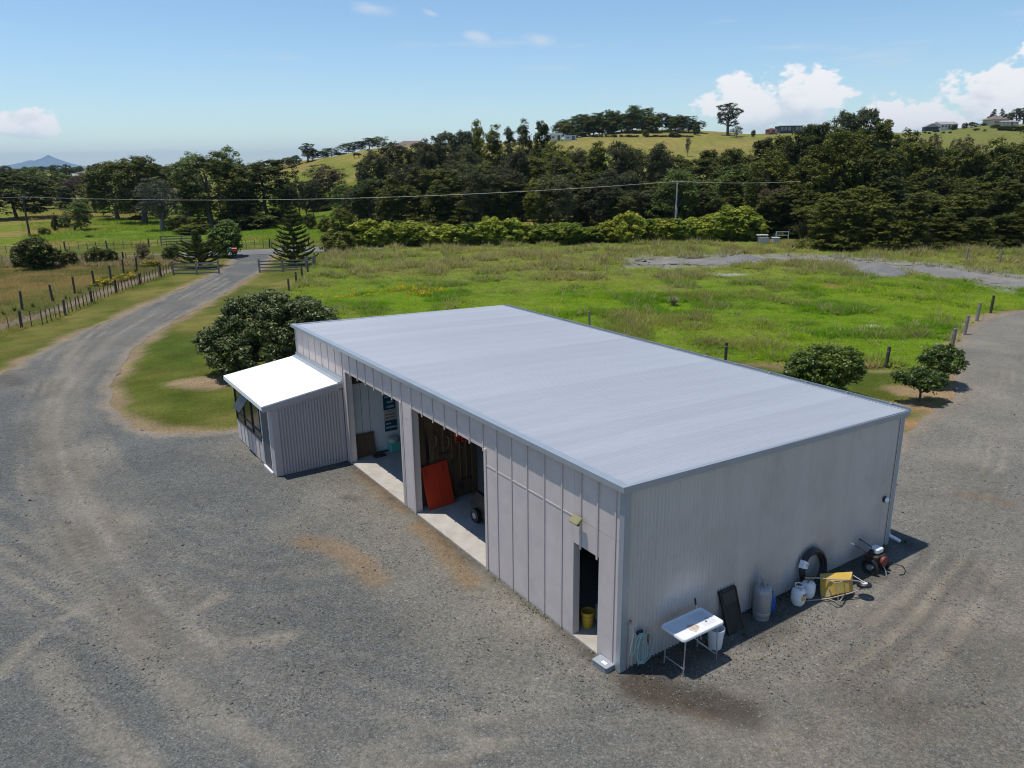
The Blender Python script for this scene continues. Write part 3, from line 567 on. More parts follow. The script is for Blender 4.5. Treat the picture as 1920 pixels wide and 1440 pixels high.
# ---------------------------------------------------------------- materials of the buildings
M_PANEL = mat('panel_paint', (.595, .515, .475), .75, 0, .05, 2.5, .10, 220, .03, .3, dirt=((.36, .32, .31), .35, 1.1))
M_BATTEN = mat('batten_paint', (.55, .475, .44), .7, 0, .06, 3, 0, 60, .05, .3)
M_ROOF = mat('roof_zincalume', (.58, .585, .595), .42, .3, .055, 1.6, 0, 60, .04, .5, streak=(3, .25, 3))
M_STEEL = mat('flashing_steel', (.40, .44, .475), .40, .45, .08, 2.0, 0, 60, .02)
M_CORR = mat('wall_corrugate', (.60, .585, .575), .42, .45, .07, 1.0, 0, 60, .03, .5, streak=(2, 2, .25), dirt=((.36, .34, .33), .35, .8))
M_CORRP = mat('painted_corrugate', (.44, .385, .375), .6, .0, .05, 1.2, 0, 60, .02, .3)
M_WHITE = mat('white_roof', (.86, .86, .855), .5, 0, .03, 1.5, 0, 60, 0, .4)
M_CONC = mat('concrete_slab', (.43, .40, .355), .85, 0, .14, 2.5, .15, 90, 0, .3, dirt=((.26, .225, .18), .6, 1.3))
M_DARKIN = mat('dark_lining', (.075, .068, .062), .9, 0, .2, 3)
M_PLY = mat('brown_board', (.115, .075, .045), .8, 0, .25, 3, 0, 60, .15, .3, streak=(6, 6, .6))
M_LINING = mat('white_lining', (.62, .64, .66), .6, 0, .05, 2, 0, 60, .02)
M_BLACK = mat('black_plastic', (.014, .014, .016), .45, 0, .2, 8)
M_BLKAL = mat('black_aluminium', (.025, .026, .028), .4, .3, .1, 8)
M_DOOR = mat('dark_door', (.075, .075, .08), .5, 0, .08, 3)
M_GLASS = mat('window_glass', (.035, .045, .05), .06, 0, .3, .8, 0, 60, 0, .9)
M_GALV = mat('galvanised', (.42, .43, .44), .45, .6, .15, 12)
M_CHROME = mat('chrome', (.7, .7, .72), .15, 1, .05, 5)
M_RED = mat('red_paint', (.45, .03, .025), .5, 0, .15, 8)
M_ORANGE = mat('orange_panel', (.50, .042, .014), .5, 0, .12, 3, 0, 60, 0, .3, dirt=((.45, .05, .02), .5, 2.5))
M_TIMBER = mat('weathered_timber', (.215, .19, .165), .85, 0, .3, 6, .2, 40, .2, .2, streak=(4, 4, .5))
M_TIMDK = mat('dark_timber', (.075, .062, .052), .85, 0, .3, 6, .2, 40, .25, .2, streak=(4, 4, .5))
M_WHTPL = mat('white_plastic', (.72, .72, .73), .45, 0, .06, 5, 0, 60, 0, .45, dirt=((.55, .5, .42), .25, 4))
M_STAINS = mat('stain_brown', (.50, .42, .33), .6, 0, .4, 14)

L_, W_, HF, HB = 17.62, 8.92, 3.90, 3.57
def roofz(t): return HF + (HB-HF)*t/W_
def strap(x): return [tuple(x)]
def corr_sheet(w, n, pts, f0, f1, amp=.019, over=.0):
    """corrugated sheet: n waves over width w; f0(u), f1(u) give the two end points and the out direction is added by the caller"""
    k = n*pts; V = []; F = []
    for i in range(k+1):
        u = w*i/k; a = amp*cos(2*pi*n*i/k); V += [f0(u, a), f1(u, a)]
    F = [(2*i, 2*i+2, 2*i+3, 2*i+1) for i in range(k)]
    return V, F
shed = empty('farm_shed', sh(0, 0), ROTZ, 'long grey farm shed with pale ribbed roof and two open bays', 'shed')
# roof sheets, each laid from the front edge to the gutter
ws = .762; k = 0; s0 = -.06
while s0 < L_+.02:
    wd = min(ws, L_+.06-s0); n = max(1, round(wd/.0953)); m = MB()
    def e0(u, a): return (u, .10, roofz(-.10)-.035+a*1.25)
    def e1(u, a): return (u, -(W_+.05), roofz(W_+.05)-.005+a*1.25)
    m.add(*corr_sheet(wd, n, 6, e0, e1)); o = m.build('roof_sheet', M_ROOF, shed, True); o.location = (s0, 0, .0006*(k % 2)); s0 += ws; k += 1
# ridge flashing along the high front edge and barge flashings
m = MB(); m.st(-.09, L_+.09, -.125, -.112, 3.790, 3.900); m.add([(-.09, .112, 3.888), (L_+.09, .112, 3.888), (L_+.09, -.05, 3.890), (-.09, -.05, 3.890), (-.09, .112, 3.900), (L_+.09, .112, 3.900), (L_+.09, -.05, 3.897), (-.09, -.05, 3.897)], [(3, 2, 1, 0), (4, 5, 6, 7), (0, 1, 5, 4), (1, 2, 6, 5), (2, 3, 7, 6), (3, 0, 4, 7)]); m.build('front_flashing', M_STEEL, shed)
for sx in (-.085, L_+.075):
    m = MB(); z0, z1 = roofz(-.12), roofz(W_+.06)
    V = []
    for (tt, zz) in ((-.111, z0), (W_+.09, z1)):
        for (ds, dz) in ((0, -.13), (.012, -.13), (.012, .0), (0, .0)): V.append((sx+ds, -tt, zz+dz))
    m.add(V, [(0, 1, 2, 3), (7, 6, 5, 4), (0, 4, 5, 1), (1, 5, 6, 2), (2, 6, 7, 3), (3, 7, 4, 0)])
    V = []
    a, b_ = (sx+.012, sx+.15) if sx < 0 else (sx-.138, sx)
    for (tt, zz) in ((-.111, z0), (W_+.08, z1)):
        for (ss, dz) in ((a, -.012), (b_-.06, -.012), (b_-.06, -.004), (a, .0)): V.append((ss, -tt, zz+dz))
    m.add(V, [(0, 1, 2, 3), (7, 6, 5, 4), (0, 4, 5, 1), (1, 5, 6, 2), (2, 6, 7, 3), (3, 7, 4, 0)]); m.build('barge_flashing', M_STEEL, shed)
m = MB(); m.st(-.05, L_+.05, W_+.03, W_+.05, 3.40, 3.60); m.st(-.05, L_+.05, W_+.05, W_+.16, 3.44, 3.455); m.st(-.05, L_+.05, W_+.16, W_+.175, 3.44, 3.625); m.build('gutter', M_STEEL, shed)
for i in range(15): MB().st(.4+i*1.2, .43+i*1.2, W_+.04, W_+.17, 3.615, 3.628).build('gutter_bracket', M_STEEL, shed)
# openings on the front: (s0, s1, head)
DOOR = (.68, 1.45, 2.16); BAY2 = (4.72, 8.46, 3.10); BAY1 = (9.12, 13.05, 3.10)
battens = [.23, .73, 1.23, 1.83, 2.43, 3.04, 3.64, 4.23] + [4.80+.605*i for i in range(22)]
battens = [b for b in battens if b < L_-.03]
edges = [.10] + battens + [L_]
def open_at(a, b):
    for o_ in (DOOR, BAY2, BAY1):
        if b > o_[0]+.02 and a < o_[1]-.02: return o_
    return None
cuts = sorted(set([round(e, 3) for e in edges] + [o_[i] for o_ in (DOOR, BAY2, BAY1) for i in (0, 1)]))
JOINT = 2.72
for a, b in zip(cuts[:-1], cuts[1:]):
    if b-a < .03: continue
    o_ = open_at((a+b)/2-.01, (a+b)/2+.01); z0 = .05 if o_ is None else o_[2]
    g = .002
    if z0 < JOINT-.1: MB().st(a+g, b-g, 0, .018, z0, JOINT-.004).build('wall_panel', M_PANEL, shed); MB().st(a+g, b-g, 0, .018, JOINT+.004, 3.79).build('wall_panel', M_PANEL, shed)
    else: MB().st(a+g, b-g, 0, .018, z0, 3.79).build('wall_panel', M_PANEL, shed)
for b in battens:
    o_ = open_at(b-.03, b+.03)
    z0 = .03
    if o_ is not None and o_[0]+.03 < b < o_[1]-.03: z0 = o_[2]-.06
    MB().st(b-.022, b+.022, -.020, -.0006, z0, 3.785).build('batten', M_BATTEN, shed)
    # frame behind
for a, b in ((.26, .70), (1.48, 4.7)): 
    if b-a > .5: MB().st(a, b, -.008, -.0004, JOINT-.014, JOINT+.014).build('joint_strip', M_BATTEN, shed)
for o_ in (DOOR, BAY2, BAY1):     # jambs and head linings
    dp = .20 if o_[2] > 2.5 else .16
    MB().st(o_[1]-.002, o_[1]+.030, .0195, dp, 0, o_[2]+.0).build('jamb', M_PANEL, shed)
    MB().st(o_[0]-.030, o_[0]+.002, .0195, dp, 0, o_[2]+.0).build('jamb', M_PANEL, shed)
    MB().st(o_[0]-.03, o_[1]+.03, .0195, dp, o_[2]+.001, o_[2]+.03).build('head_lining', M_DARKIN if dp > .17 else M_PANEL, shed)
    if dp > .17:
        MB().st(o_[1]-.045, o_[1]+.045, -.024, -.0008, 0.03, o_[2]+.02).build('edge_trim', M_BATTEN, shed); MB().st(o_[0]-.045, o_[0]+.045, -.024, -.0008, 0.03, o_[2]+.02).build('edge_trim', M_BATTEN, shed)
        MB().st(o_[0]-.2, o_[1]+.2, .21, .31, o_[2]-.02, o_[2]+.28).build('lintel_beam', M_DARKIN, shed)
# inner linings of the column between the bays and solid parts
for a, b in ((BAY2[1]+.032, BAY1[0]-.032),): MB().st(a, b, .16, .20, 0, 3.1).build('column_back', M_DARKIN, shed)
# corner flashings
m = MB(); m.st(-.022, .105, -.022, -.0025, .03, 3.80); m.st(-.022, -.0125, -.001, .13, .03, 3.80); m.build('corner_flashing', M_STEEL, shed)
m = MB(); m.st(L_+.0125, L_+.022, -.022, .13, .03, 3.80); m.st(L_-.06, L_+.012, -.022, -.0025, .03, 3.80); m.build('corner_flashing', M_STEEL, shed)
# corrugated side and back walls
def side_wall(sx, out):
    t0 = .02; k = 0
    while t0 < W_-.02:
        wd = min(.762, W_-.01-t0); n = max(1, round(wd/.0953))
        def f0(u, a): return (sx+out*(a+.0015*(k % 2)), -(t0+u), .06)
        def f1(u, a): return (sx+out*(a+.0015*(k % 2)), -(t0+u), roofz(t0+u)-.03)
        m = MB(); m.add(*corr_sheet(wd, n, 6, f0, f1)); m.build('wall_sheet', M_CORR, shed, True); t0 += .762; k += 1
side_wall(0, -1); side_wall(L_, 1)
s0 = .01; k = 0
while s0 < L_-.02:
    wd = min(.762, L_-.01-s0); n = max(1, round(wd/.0762)); m = MB()
    def f0(u, a): return (s0+u, -(W_+a+.0015*(k % 2)), .06)
    def f1(u, a): return (s0+u, -(W_+a+.0015*(k % 2)), HB-.03)
    m.add(*corr_sheet(wd, n, 6, f0, f1)); m.build('wall_sheet', M_CORR, shed, True); s0 += .762; k += 1
m = MB(); m.st(-.022, -.0125, W_-.10, W_+.02, .03, 3.50); m.st(-.022, .1, W_+.0125, W_+.022, .03, 3.40); m.build('corner_flashing', M_STEEL, shed)
m = MB(); m.st(-.016, -.011, W_-.16, W_-.148, .05, 3.42); m.build('flashing_seam', M_BLACK, shed)
# floor, footing, frame posts inside
MB().st(.012, L_-.012, .0, W_-.02, -.10, .055).build('concrete_floor', M_CONC, shed)
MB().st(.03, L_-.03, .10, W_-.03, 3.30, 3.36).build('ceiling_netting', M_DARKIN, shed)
MB().st(13.46, 13.52, .05, W_-.05, .056, 2.55).build('partition_wall', M_LINING, shed)
for t in (.62, .90, 2.1, 3.3, 4.5): MB().st(13.455, 13.4598, t, t+.012, .06, 2.55).build('partition_seam', M_DARKIN, shed)
MB().st(13.44, 13.54, .05, W_-.05, 2.551, 3.29).build('partition_top', M_DARKIN, shed)
MB().st(8.72, 8.80, .21, 1.95, .056, 3.29).build('tool_wall', M_PLY, shed)
for i in range(5): MB().st(8.700, 8.719, .48+i*.29, .755+i*.29, .06, 3.0).build('tool_wall_board', M_PLY, shed)
MB().st(8.62, 8.82, 1.951, 2.12, .056, 3.29).build('timber_post', M_PLY, shed)
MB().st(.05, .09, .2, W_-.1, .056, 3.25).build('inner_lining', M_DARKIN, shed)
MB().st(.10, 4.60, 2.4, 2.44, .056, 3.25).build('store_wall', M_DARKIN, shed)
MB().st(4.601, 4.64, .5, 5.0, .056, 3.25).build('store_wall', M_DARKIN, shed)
# dark footing line
m = MB(); m.st(-.006, .004, .02, W_, -.05, .06); m.build('footing', M_DARKIN, shed)

# ---------------------------------------------------------------- lean-to office on the left end of the front
hut = empty('lean_to_office', sh(13.36, -2.36), ROTZ, 'small lean-to office with bright white roof and black framed windows', 'shed')
HL = 4.26; HD = 2.335                   # length along s, depth; local x along s, local y outward with 0 at its front wall
def hz(y): return 2.30 + (-y)*(2.62-2.30)/HD      # y from 0 (front) to -HD (shed wall)
m = MB(); y0, y1 = .26, -HD-.005
def rp(x0, x1, ya, yb, d0, d1):
    V = [(x, y, hz(y)+d) for d in (d0, d1) for (x, y) in ((x0, ya), (x1, ya), (x1, yb), (x0, yb))]
    return V, [(0, 3, 2, 1), (4, 5, 6, 7), (0, 1, 5, 4), (1, 2, 6, 5), (2, 3, 7, 6), (3, 0, 4, 7)]
m.add(*rp(-.05, HL+.10, y0, y1, .075, .115)); rf_ = m.build('roof', M_WHITE, hut)
m = MB(); m.add(*rp(-.05, HL+.10, y1+.15, y1+.001, .1165, .135)); m.add([(-.05, y1+.02, hz(y1)+.13), (HL+.1, y1+.02, hz(y1)+.13), (HL+.1, y1+.002, hz(y1)+.24), (-.05, y1+.002, hz(y1)+.24)], [(0, 1, 2, 3)]); m.build('apron_flashing', M_STEEL, hut)
m = MB(); m.add(*rp(-.058, -.04, y0, y1, -.08, .073)); m.build('barge_board', M_CORRP, hut)
m = MB(); m.add(*rp(-.05, HL+.1, y0+.012, y0+.001, -.02, .118)); m.build('front_gutter', M_WHITE, hut)
# right corrugated side wall (faces the bays), sheets
x0_ = .0; t0 = .22; k = 0
while t0 < HD-.02:
    wd = min(.762, HD-.01-t0); n = max(1, round(wd/.1016))
    def f0(u, a): return (-a*1.3, -(t0+u), .06)
    def f1(u, a): return (-a*1.3, -(t0+u), hz(-(t0+u))-.06)
    mm_ = MB(); mm_.add(*corr_sheet(wd, n, 6, f0, f1, .020)); mm_.build('wall_sheet', M_CORRP, hut, True); t0 += .762; k += 1
m = MB(); m.add(*rp(-.02, .02, -.0, -HD+.01, -.16, -.05)); m.build('top_trim', M_CORRP, hut)
m = MB(); m.box(-.022, .30, -.02, .0, .03, 2.26); m.box(-.022, .0, -.22, -.0205, .03, 2.26); m.build('corner_panel', M_CORRP, hut)
MB().box(-.02, .05, -HD+.01, -HD+.10, .03, 2.52).build('corner_panel', M_CORRP, hut)
# front wall: door next to the corner panel, then windows over battened panels
MB().box(.30, .345, -.03, .012, .04, 2.20).build('door_frame', M_WHITE, hut); MB().box(1.165, 1.21, -.03, .012, .04, 2.20).build('door_frame', M_WHITE, hut)
d_ = MB().box(.347, 1.163, -.05, -.01, .06, 2.18).build('door', M_DOOR, hut)
m = MB(); m.cyl((1.08, -.012, 1.02), (1.08, .05, 1.02), .014); m.cyl((1.08, .05, 1.02), (.96, .05, 1.02), .011); m.build('handle', M_CHROME, d_)
MB().box(.32, 1.19, -.03, .05, .012, .055).build('door_sill', M_WHTPL, hut)
MB().box(1.21, HL, -.03, 0, 2.06, 2.28).build('wall_head', M_CORRP, hut)
xx = 1.215; npan = 7; pw = (HL-1.215)/npan
for i in range(npan):
    MB().box(xx+i*pw+.003, xx+(i+1)*pw-.003, -.02, 0, .05, .78).build('wall_panel', M_PANEL, hut); MB().box(xx+i*pw-.02, xx+i*pw+.02, .0006, .022, .04, .80).build('batten', M_BATTEN, hut)
wx = [1.23, 2.22, 3.21, 4.20]
for i in range(3):
    a, b = wx[i]+.004, wx[i+1]-.004; f = MB()
    f.box(a, b, -.02, .03, .80, .86); f.box(a, b, -.02, .03, 2.0, 2.055); f.box(a, a+.05, -.02, .03, .8601, 1.9999); f.box(b-.05, b, -.02, .03, .8601, 1.9999); f.box(a+.0501, b-.0501, -.018, .025, 1.08, 1.12)
    wo = f.build('window', M_BLKAL, hut); MB().box(a+.05, b-.05, -.008, -.002, .861, 1.999).build('pane', M_GLASS, wo)
T = Matrix.Translation((3.2, .03, 1.98)) @ Matrix.Rotation(math.radians(38), 4, 'X')
sw = MB(); sw.T = T; sw.box(-.86, -.05, -.012, .012, -.52, -.0); sw.build('open_sash', M_BLKAL, hut)
MB().box(HL-.02, HL+.0, -HD+.02, -.021, .04, 2.26).build('end_wall', M_CORRP, hut)
m = MB(); m.add(*rp(HL-.02, HL, -.02, -HD+.02, -.0, .05)); m.build('end_trim', M_CORRP, hut)
MB().box(0.02, HL-.03, -HD+.02, -.055, .0, .06).build('floor', M_CONC, hut)
# ---------------------------------------------------------------- vegetation
def leaf_quads(C, Nn, size, aspect, r):
    """diamond leaves at C facing Nn"""
    n = len(C); Nn = Nn/np.maximum(np.linalg.norm(Nn, axis=1, keepdims=True), 1e-6)
    a = r.normal(size=(n, 3)); T = a-(a*Nn).sum(1, keepdims=True)*Nn; T /= np.maximum(np.linalg.norm(T, axis=1, keepdims=True), 1e-6); B = np.cross(Nn, T)
    s = np.asarray(size)[:, None] if np.ndim(size) else size
    V = np.stack([C-T*s*.5, C+B*s*aspect*.5, C+T*s*.5+Nn*s*.06, C-B*s*aspect*.5], 1).reshape(-1, 3)
    return V, np.arange(4*n).reshape(n, 4)
def puff_crown(puffs, per, leaf, aspect, flat, r, up=.55, rnd=.55, top=.25):
    """leaves gathered on small cushions; puffs rows: x, y, z, radius"""
    P = np.repeat(puffs, per, 0); n = len(P); d = r.normal(size=(n, 3)); d /= np.linalg.norm(d, axis=1, keepdims=True)
    d[:, 2] = np.where(r.uniform(size=n) < .72, np.abs(d[:, 2]), d[:, 2])
    rad = P[:, 3]*(r.uniform(0, 1, n)**.4)
    C = P[:, :3] + d*np.stack([rad, rad, rad*flat], 1)
    Nn = d*np.array([1, 1, 1/max(flat, .3)]) + np.array([0, 0, up*2]) + r.normal(size=(n, 3))*rnd
    sz = leaf*np.exp(r.normal(0, .25, n)); V, F = leaf_quads(C, Nn, sz, aspect, r)
    tone = np.repeat(r.uniform(0, 1, len(puffs)), per)*.45 + r.uniform(0, 1, n)*.35 + top*np.clip(d[:, 2], 0, 1)  # random tone per puff and leaf, plus painted light on puff tops
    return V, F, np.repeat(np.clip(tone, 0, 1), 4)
def lobes_to_puffs(lobes, n, pr, r, upb=.25):
    w_ = np.array([l[3]*l[4] for l in lobes]); k = r.choice(len(lobes), n, p=w_/w_.sum()); Lb = np.array(lobes)[k]
    d = r.normal(size=(n, 3)); d[:, 2] += upb; d /= np.linalg.norm(d, axis=1, keepdims=True); q = r.uniform(.72, 1.02, (n, 1))
    C = Lb[:, :3] + d*q*np.stack([Lb[:, 3], Lb[:, 3], Lb[:, 4]], 1)
    return np.c_[C, pr*r.uniform(.6, 1.35, n)]
def tree_mesh(name, lobes, npuff, pr, per, leaf, aspect, flat, leafm, trunk, r, up=.55, rnd=.55, upb=.25, barkm=None):
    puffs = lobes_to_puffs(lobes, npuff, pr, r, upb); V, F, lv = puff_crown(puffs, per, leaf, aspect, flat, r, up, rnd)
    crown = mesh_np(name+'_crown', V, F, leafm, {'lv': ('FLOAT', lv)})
    m = MB(); h, r0, nl = trunk
    pts = [(0, 0, -.4)]; x = y = 0
    for i in range(1, 7): x += r.normal(0, .02)*h; y += r.normal(0, .02)*h; pts.append((x, y, h*i/6))
    m.tube(pts, [r0*1.35, r0*1.0, r0*.9, r0*.75, r0*.55, r0*.38, r0*.15], 8)
    sel = r.choice(len(puffs), min(nl, len(puffs)), replace=False)
    for i in sel:
        p = puffs[i]; k = int(np.clip(r.integers(2, 5), 0, 5)); a = Vector(pts[k]); b = Vector(p[:3]); 
        if b.z < a.z: continue
        mid = a.lerp(b, .5)+Vector((0, 0, -.06*h)); m.tube([a, mid, b], [r0*.38, r0*.26, r0*.08], 5)
    trunkm = m.mesh(name+'_trunk', barkm or M_BARK, True)
    return trunkm, crown
M_BARK = mat('bark', (.12, .095, .075), .9, 0, .3, 5, .3, 20, .2, .2, streak=(5, 5, 1))
M_BARKG = mat('grey_bark', (.19, .17, .145), .9, 0, .3, 5, .3, 20, .2, .2, streak=(5, 5, 1))
LM_TOT = leafmat('totara_leaf', (.022, .036, .007), (.160, .165, .018), .2)  # dark end toned like shaded foliage, light end like sunlit highlights
LM_KAN = leafmat('kanuka_leaf', (.032, .040, .015), (.118, .115, .044), .2)
LM_CYP = leafmat('cypress_leaf', (0.0319, 0.0464, 0.0232), (0.0899, 0.1054, 0.0465), .15)
LM_PINE = leafmat('pine_leaf', (0.029, 0.0435, 0.0217), (0.0853, 0.1085, 0.0403), .15)
LM_POP = leafmat('poplar_leaf', (.10, .14, .035), (.22, .27, .085), .3)
LM_GREY = leafmat('grey_leaf', (.050, .058, .035), (.125, .135, .090), .2)
LM_BROWN = leafmat('brown_leaf', (0.0551, 0.0391, 0.0232), (0.1628, 0.1085, 0.0558), .18)
LM_GREEN = leafmat('green_leaf', (.040, .070, .012), (.135, .180, .030), .25)
LM_HEDGE = leafmat('hedge_leaf', (.075, .145, .014), (.38, .38, .040), .35, .45, .25)
LM_SHRUB = leafmat('shrub_leaf', (.018, .034, .008), (.135, .155, .042), .18, .45, .1, .35)
LM_CITRUS = leafmat('citrus_leaf', (.024, .055, .008), (.150, .200, .024), .22, .45, .12, .35)
LM_NORF = leafmat('norfolk_leaf', (.060, .085, .016), (.190, .200, .045), .2, .5, .12)
LM_FLAX = leafmat('flax_leaf', (.06, .075, .03), (.30, .29, .17), .2, .4, .1, .5)
LM_BLUE = leafmat('blue_leaf', (.07, .10, .11), (.20, .25, .27), .1, .5, .1)
r = np.random.default_rng(101)
KIND = {}
def lob(n, R, h0, h1, rr, rz, r, core=True):
    out = [(0, 0, (h0+h1)/2, R*.74, (h1-h0)*.46)] if core else []
    for i in range(n):
        a = r.uniform(0, 2*pi); q = R*r.uniform(.35, .68); z = h0+rz*.8+(h1-h0-rz*1.5)*((i+r.uniform(0, 1))/n); k = r.uniform(.75, 1.25); out.append((q*cos(a), q*sin(a), z, rr*k, rz*k))
    out.append((r.normal(0, .12)*R, r.normal(0, .12)*R, h1-rz*.9, rr*.8, rz*.9)); return out
def cone(R, r):
    out = []
    for i in range(13):
        f = i/12; a = r.uniform(0, 2*pi); q = R*(1-.80*f**1.4)*r.uniform(.25, .55); out.append((q*cos(a), q*sin(a), .6+8.6*f, R*(1-.66*f)*.55+.25, 1.45))
    return out
# every prototype stands about 10 m tall, crown radius R noted for scaling
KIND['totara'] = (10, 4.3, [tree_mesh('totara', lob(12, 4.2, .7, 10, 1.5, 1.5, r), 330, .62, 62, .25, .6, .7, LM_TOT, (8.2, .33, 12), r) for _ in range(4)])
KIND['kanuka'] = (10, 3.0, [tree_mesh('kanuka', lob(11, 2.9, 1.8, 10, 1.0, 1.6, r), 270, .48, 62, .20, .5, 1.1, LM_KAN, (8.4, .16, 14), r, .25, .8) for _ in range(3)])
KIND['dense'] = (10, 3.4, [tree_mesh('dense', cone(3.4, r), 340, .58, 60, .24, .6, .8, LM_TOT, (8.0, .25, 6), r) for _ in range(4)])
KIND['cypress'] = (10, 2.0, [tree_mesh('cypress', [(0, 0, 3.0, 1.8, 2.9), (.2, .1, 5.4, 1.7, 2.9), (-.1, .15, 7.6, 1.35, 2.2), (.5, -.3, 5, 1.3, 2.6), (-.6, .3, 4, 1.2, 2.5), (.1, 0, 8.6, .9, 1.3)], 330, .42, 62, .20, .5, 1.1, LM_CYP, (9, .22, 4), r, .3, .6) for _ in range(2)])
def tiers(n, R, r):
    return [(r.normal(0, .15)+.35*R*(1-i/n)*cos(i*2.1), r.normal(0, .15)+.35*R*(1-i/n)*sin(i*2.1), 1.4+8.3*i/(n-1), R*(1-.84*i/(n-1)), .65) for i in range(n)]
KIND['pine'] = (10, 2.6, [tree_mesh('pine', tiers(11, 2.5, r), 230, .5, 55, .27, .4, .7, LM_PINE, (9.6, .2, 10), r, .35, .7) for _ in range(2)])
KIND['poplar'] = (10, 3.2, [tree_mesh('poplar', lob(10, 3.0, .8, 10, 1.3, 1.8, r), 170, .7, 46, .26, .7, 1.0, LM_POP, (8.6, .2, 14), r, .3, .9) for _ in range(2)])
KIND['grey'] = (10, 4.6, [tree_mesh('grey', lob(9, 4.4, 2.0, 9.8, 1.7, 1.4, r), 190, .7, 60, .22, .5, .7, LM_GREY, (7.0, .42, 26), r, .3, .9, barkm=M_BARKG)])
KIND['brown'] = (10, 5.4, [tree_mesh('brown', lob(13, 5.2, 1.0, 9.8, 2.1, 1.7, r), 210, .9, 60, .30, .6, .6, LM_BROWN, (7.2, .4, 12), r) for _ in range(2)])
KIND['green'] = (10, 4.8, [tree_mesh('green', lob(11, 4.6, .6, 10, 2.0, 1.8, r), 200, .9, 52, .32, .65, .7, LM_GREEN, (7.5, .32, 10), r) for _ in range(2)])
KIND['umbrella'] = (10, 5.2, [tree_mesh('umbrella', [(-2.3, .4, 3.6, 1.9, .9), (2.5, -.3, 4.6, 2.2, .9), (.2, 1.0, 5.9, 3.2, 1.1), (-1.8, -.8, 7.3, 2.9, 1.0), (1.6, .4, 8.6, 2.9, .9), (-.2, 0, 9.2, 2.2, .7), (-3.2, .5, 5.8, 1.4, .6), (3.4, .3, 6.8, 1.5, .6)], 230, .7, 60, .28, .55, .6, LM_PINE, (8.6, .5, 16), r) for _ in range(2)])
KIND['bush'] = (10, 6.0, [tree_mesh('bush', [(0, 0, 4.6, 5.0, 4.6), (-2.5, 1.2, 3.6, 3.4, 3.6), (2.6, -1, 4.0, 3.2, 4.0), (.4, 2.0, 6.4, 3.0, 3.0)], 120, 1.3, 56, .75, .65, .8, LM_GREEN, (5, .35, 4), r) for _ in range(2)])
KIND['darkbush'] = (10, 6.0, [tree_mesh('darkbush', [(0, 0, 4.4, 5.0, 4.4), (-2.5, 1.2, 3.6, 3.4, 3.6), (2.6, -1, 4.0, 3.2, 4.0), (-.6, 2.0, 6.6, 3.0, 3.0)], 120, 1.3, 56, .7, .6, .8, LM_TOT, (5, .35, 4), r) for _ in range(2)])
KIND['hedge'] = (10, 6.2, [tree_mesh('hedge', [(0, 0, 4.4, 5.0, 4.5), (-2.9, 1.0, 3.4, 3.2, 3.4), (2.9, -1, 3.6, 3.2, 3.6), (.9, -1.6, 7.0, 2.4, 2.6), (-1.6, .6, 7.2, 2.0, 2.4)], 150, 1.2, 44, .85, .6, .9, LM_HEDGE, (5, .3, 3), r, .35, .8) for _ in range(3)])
BOTTOM = {'kanuka', 'poplar'}
def plant(kind, name, px, D, ytop, wpx, label, cat='tree', group=None, var=None, ybase=None, lean=0.0):
    H0, R0, vs = KIND[kind]
    b = at_depth(px, 300, D); x, y = b[0], D; z0 = tz(x, y); zt = at_depth(px, ytop, D)[2]; h = max(.4, zt-z0)
    if ybase is not None: z0 = at_depth(px, ybase, D)[2]; h = zt-z0
    R = wpx/2*D/FPX/.961; t, c = vs[int(rng.integers(len(vs))) if var is None else var % len(vs)]
    e = empty(name, (x, y, z0-.05), rng.uniform(0, 2*pi), label, cat, group)
    if lean: e.rotation_euler = (0, lean, 0)
    sx = R/R0; sz = h/H0
    link('trunk', t, e, scale=(min(sx, sz)*1.0 if sx > sz*1.3 else sx, min(sx, sz) if sx > sz*1.3 else sx, sz)); link('crown', c, e, scale=(sx, sx, sz)); return e

# --- belt of native trees behind the field: back row follows the skyline
TOPS = [(700, 285), (730, 276), (765, 271), (800, 262), (838, 244), (868, 246), (900, 240), (925, 246), (950, 234), (985, 236), (1020, 232), (1045, 268), (1085, 279), (1125, 277), (1160, 268), (1192, 277), (1235, 270), (1270, 286), (1300, 300), (1330, 284), (1368, 278), (1400, 286), (1428, 262), (1460, 251), (1508, 234), (1545, 246), (1572, 205), (1616, 204), (1650, 228), (1678, 247), (1702, 268), (1735, 270), (1770, 275), (1800, 272), (1830, 285), (1860, 282), (1888, 262), (1922, 254), (1965, 258), (2010, 250), (2060, 262)]
kinds_back = {838: 'cypress', 868: 'cypress', 900: 'dense', 950: 'pine', 985: 'dense', 1020: 'dense', 1160: 'kanuka', 1235: 'kanuka', 1572: 'cypress', 1616: 'cypress', 800: 'kanuka', 765: 'kanuka', 700: 'kanuka', 1085: 'kanuka'}
LAB = {'totara': ('native_tree', 'dark olive cushion-leaved evergreen tree in the belt behind the field', 'dark evergreens of the tree belt'), 'dense': ('native_tree', 'dense dark evergreen tree in the belt clothed to the ground', 'dense trees of the tree belt'),
       'kanuka': ('kanuka_tree', 'feathery brownish green tree with thin pale trunk in the tree belt', 'feathery trees of the tree belt'), 'cypress': ('cypress_tree', 'tall pointed dark cypress rising above the tree belt', 'cypresses of the tree belt'), 'pine': ('pine_tree', 'spindly pine standing up from the tree belt skyline', 'pines of the tree belt'), 'green': ('broadleaf_tree', 'fresh green broadleaf tree among the dark evergreens of the belt', 'green trees of the tree belt')}
def belt(kind, px, D, ytop, wpx, row=''):
    nm, lb, gr = LAB[kind]; return plant(kind, nm, px, D, ytop, wpx, lb+row, 'tree', gr+row)
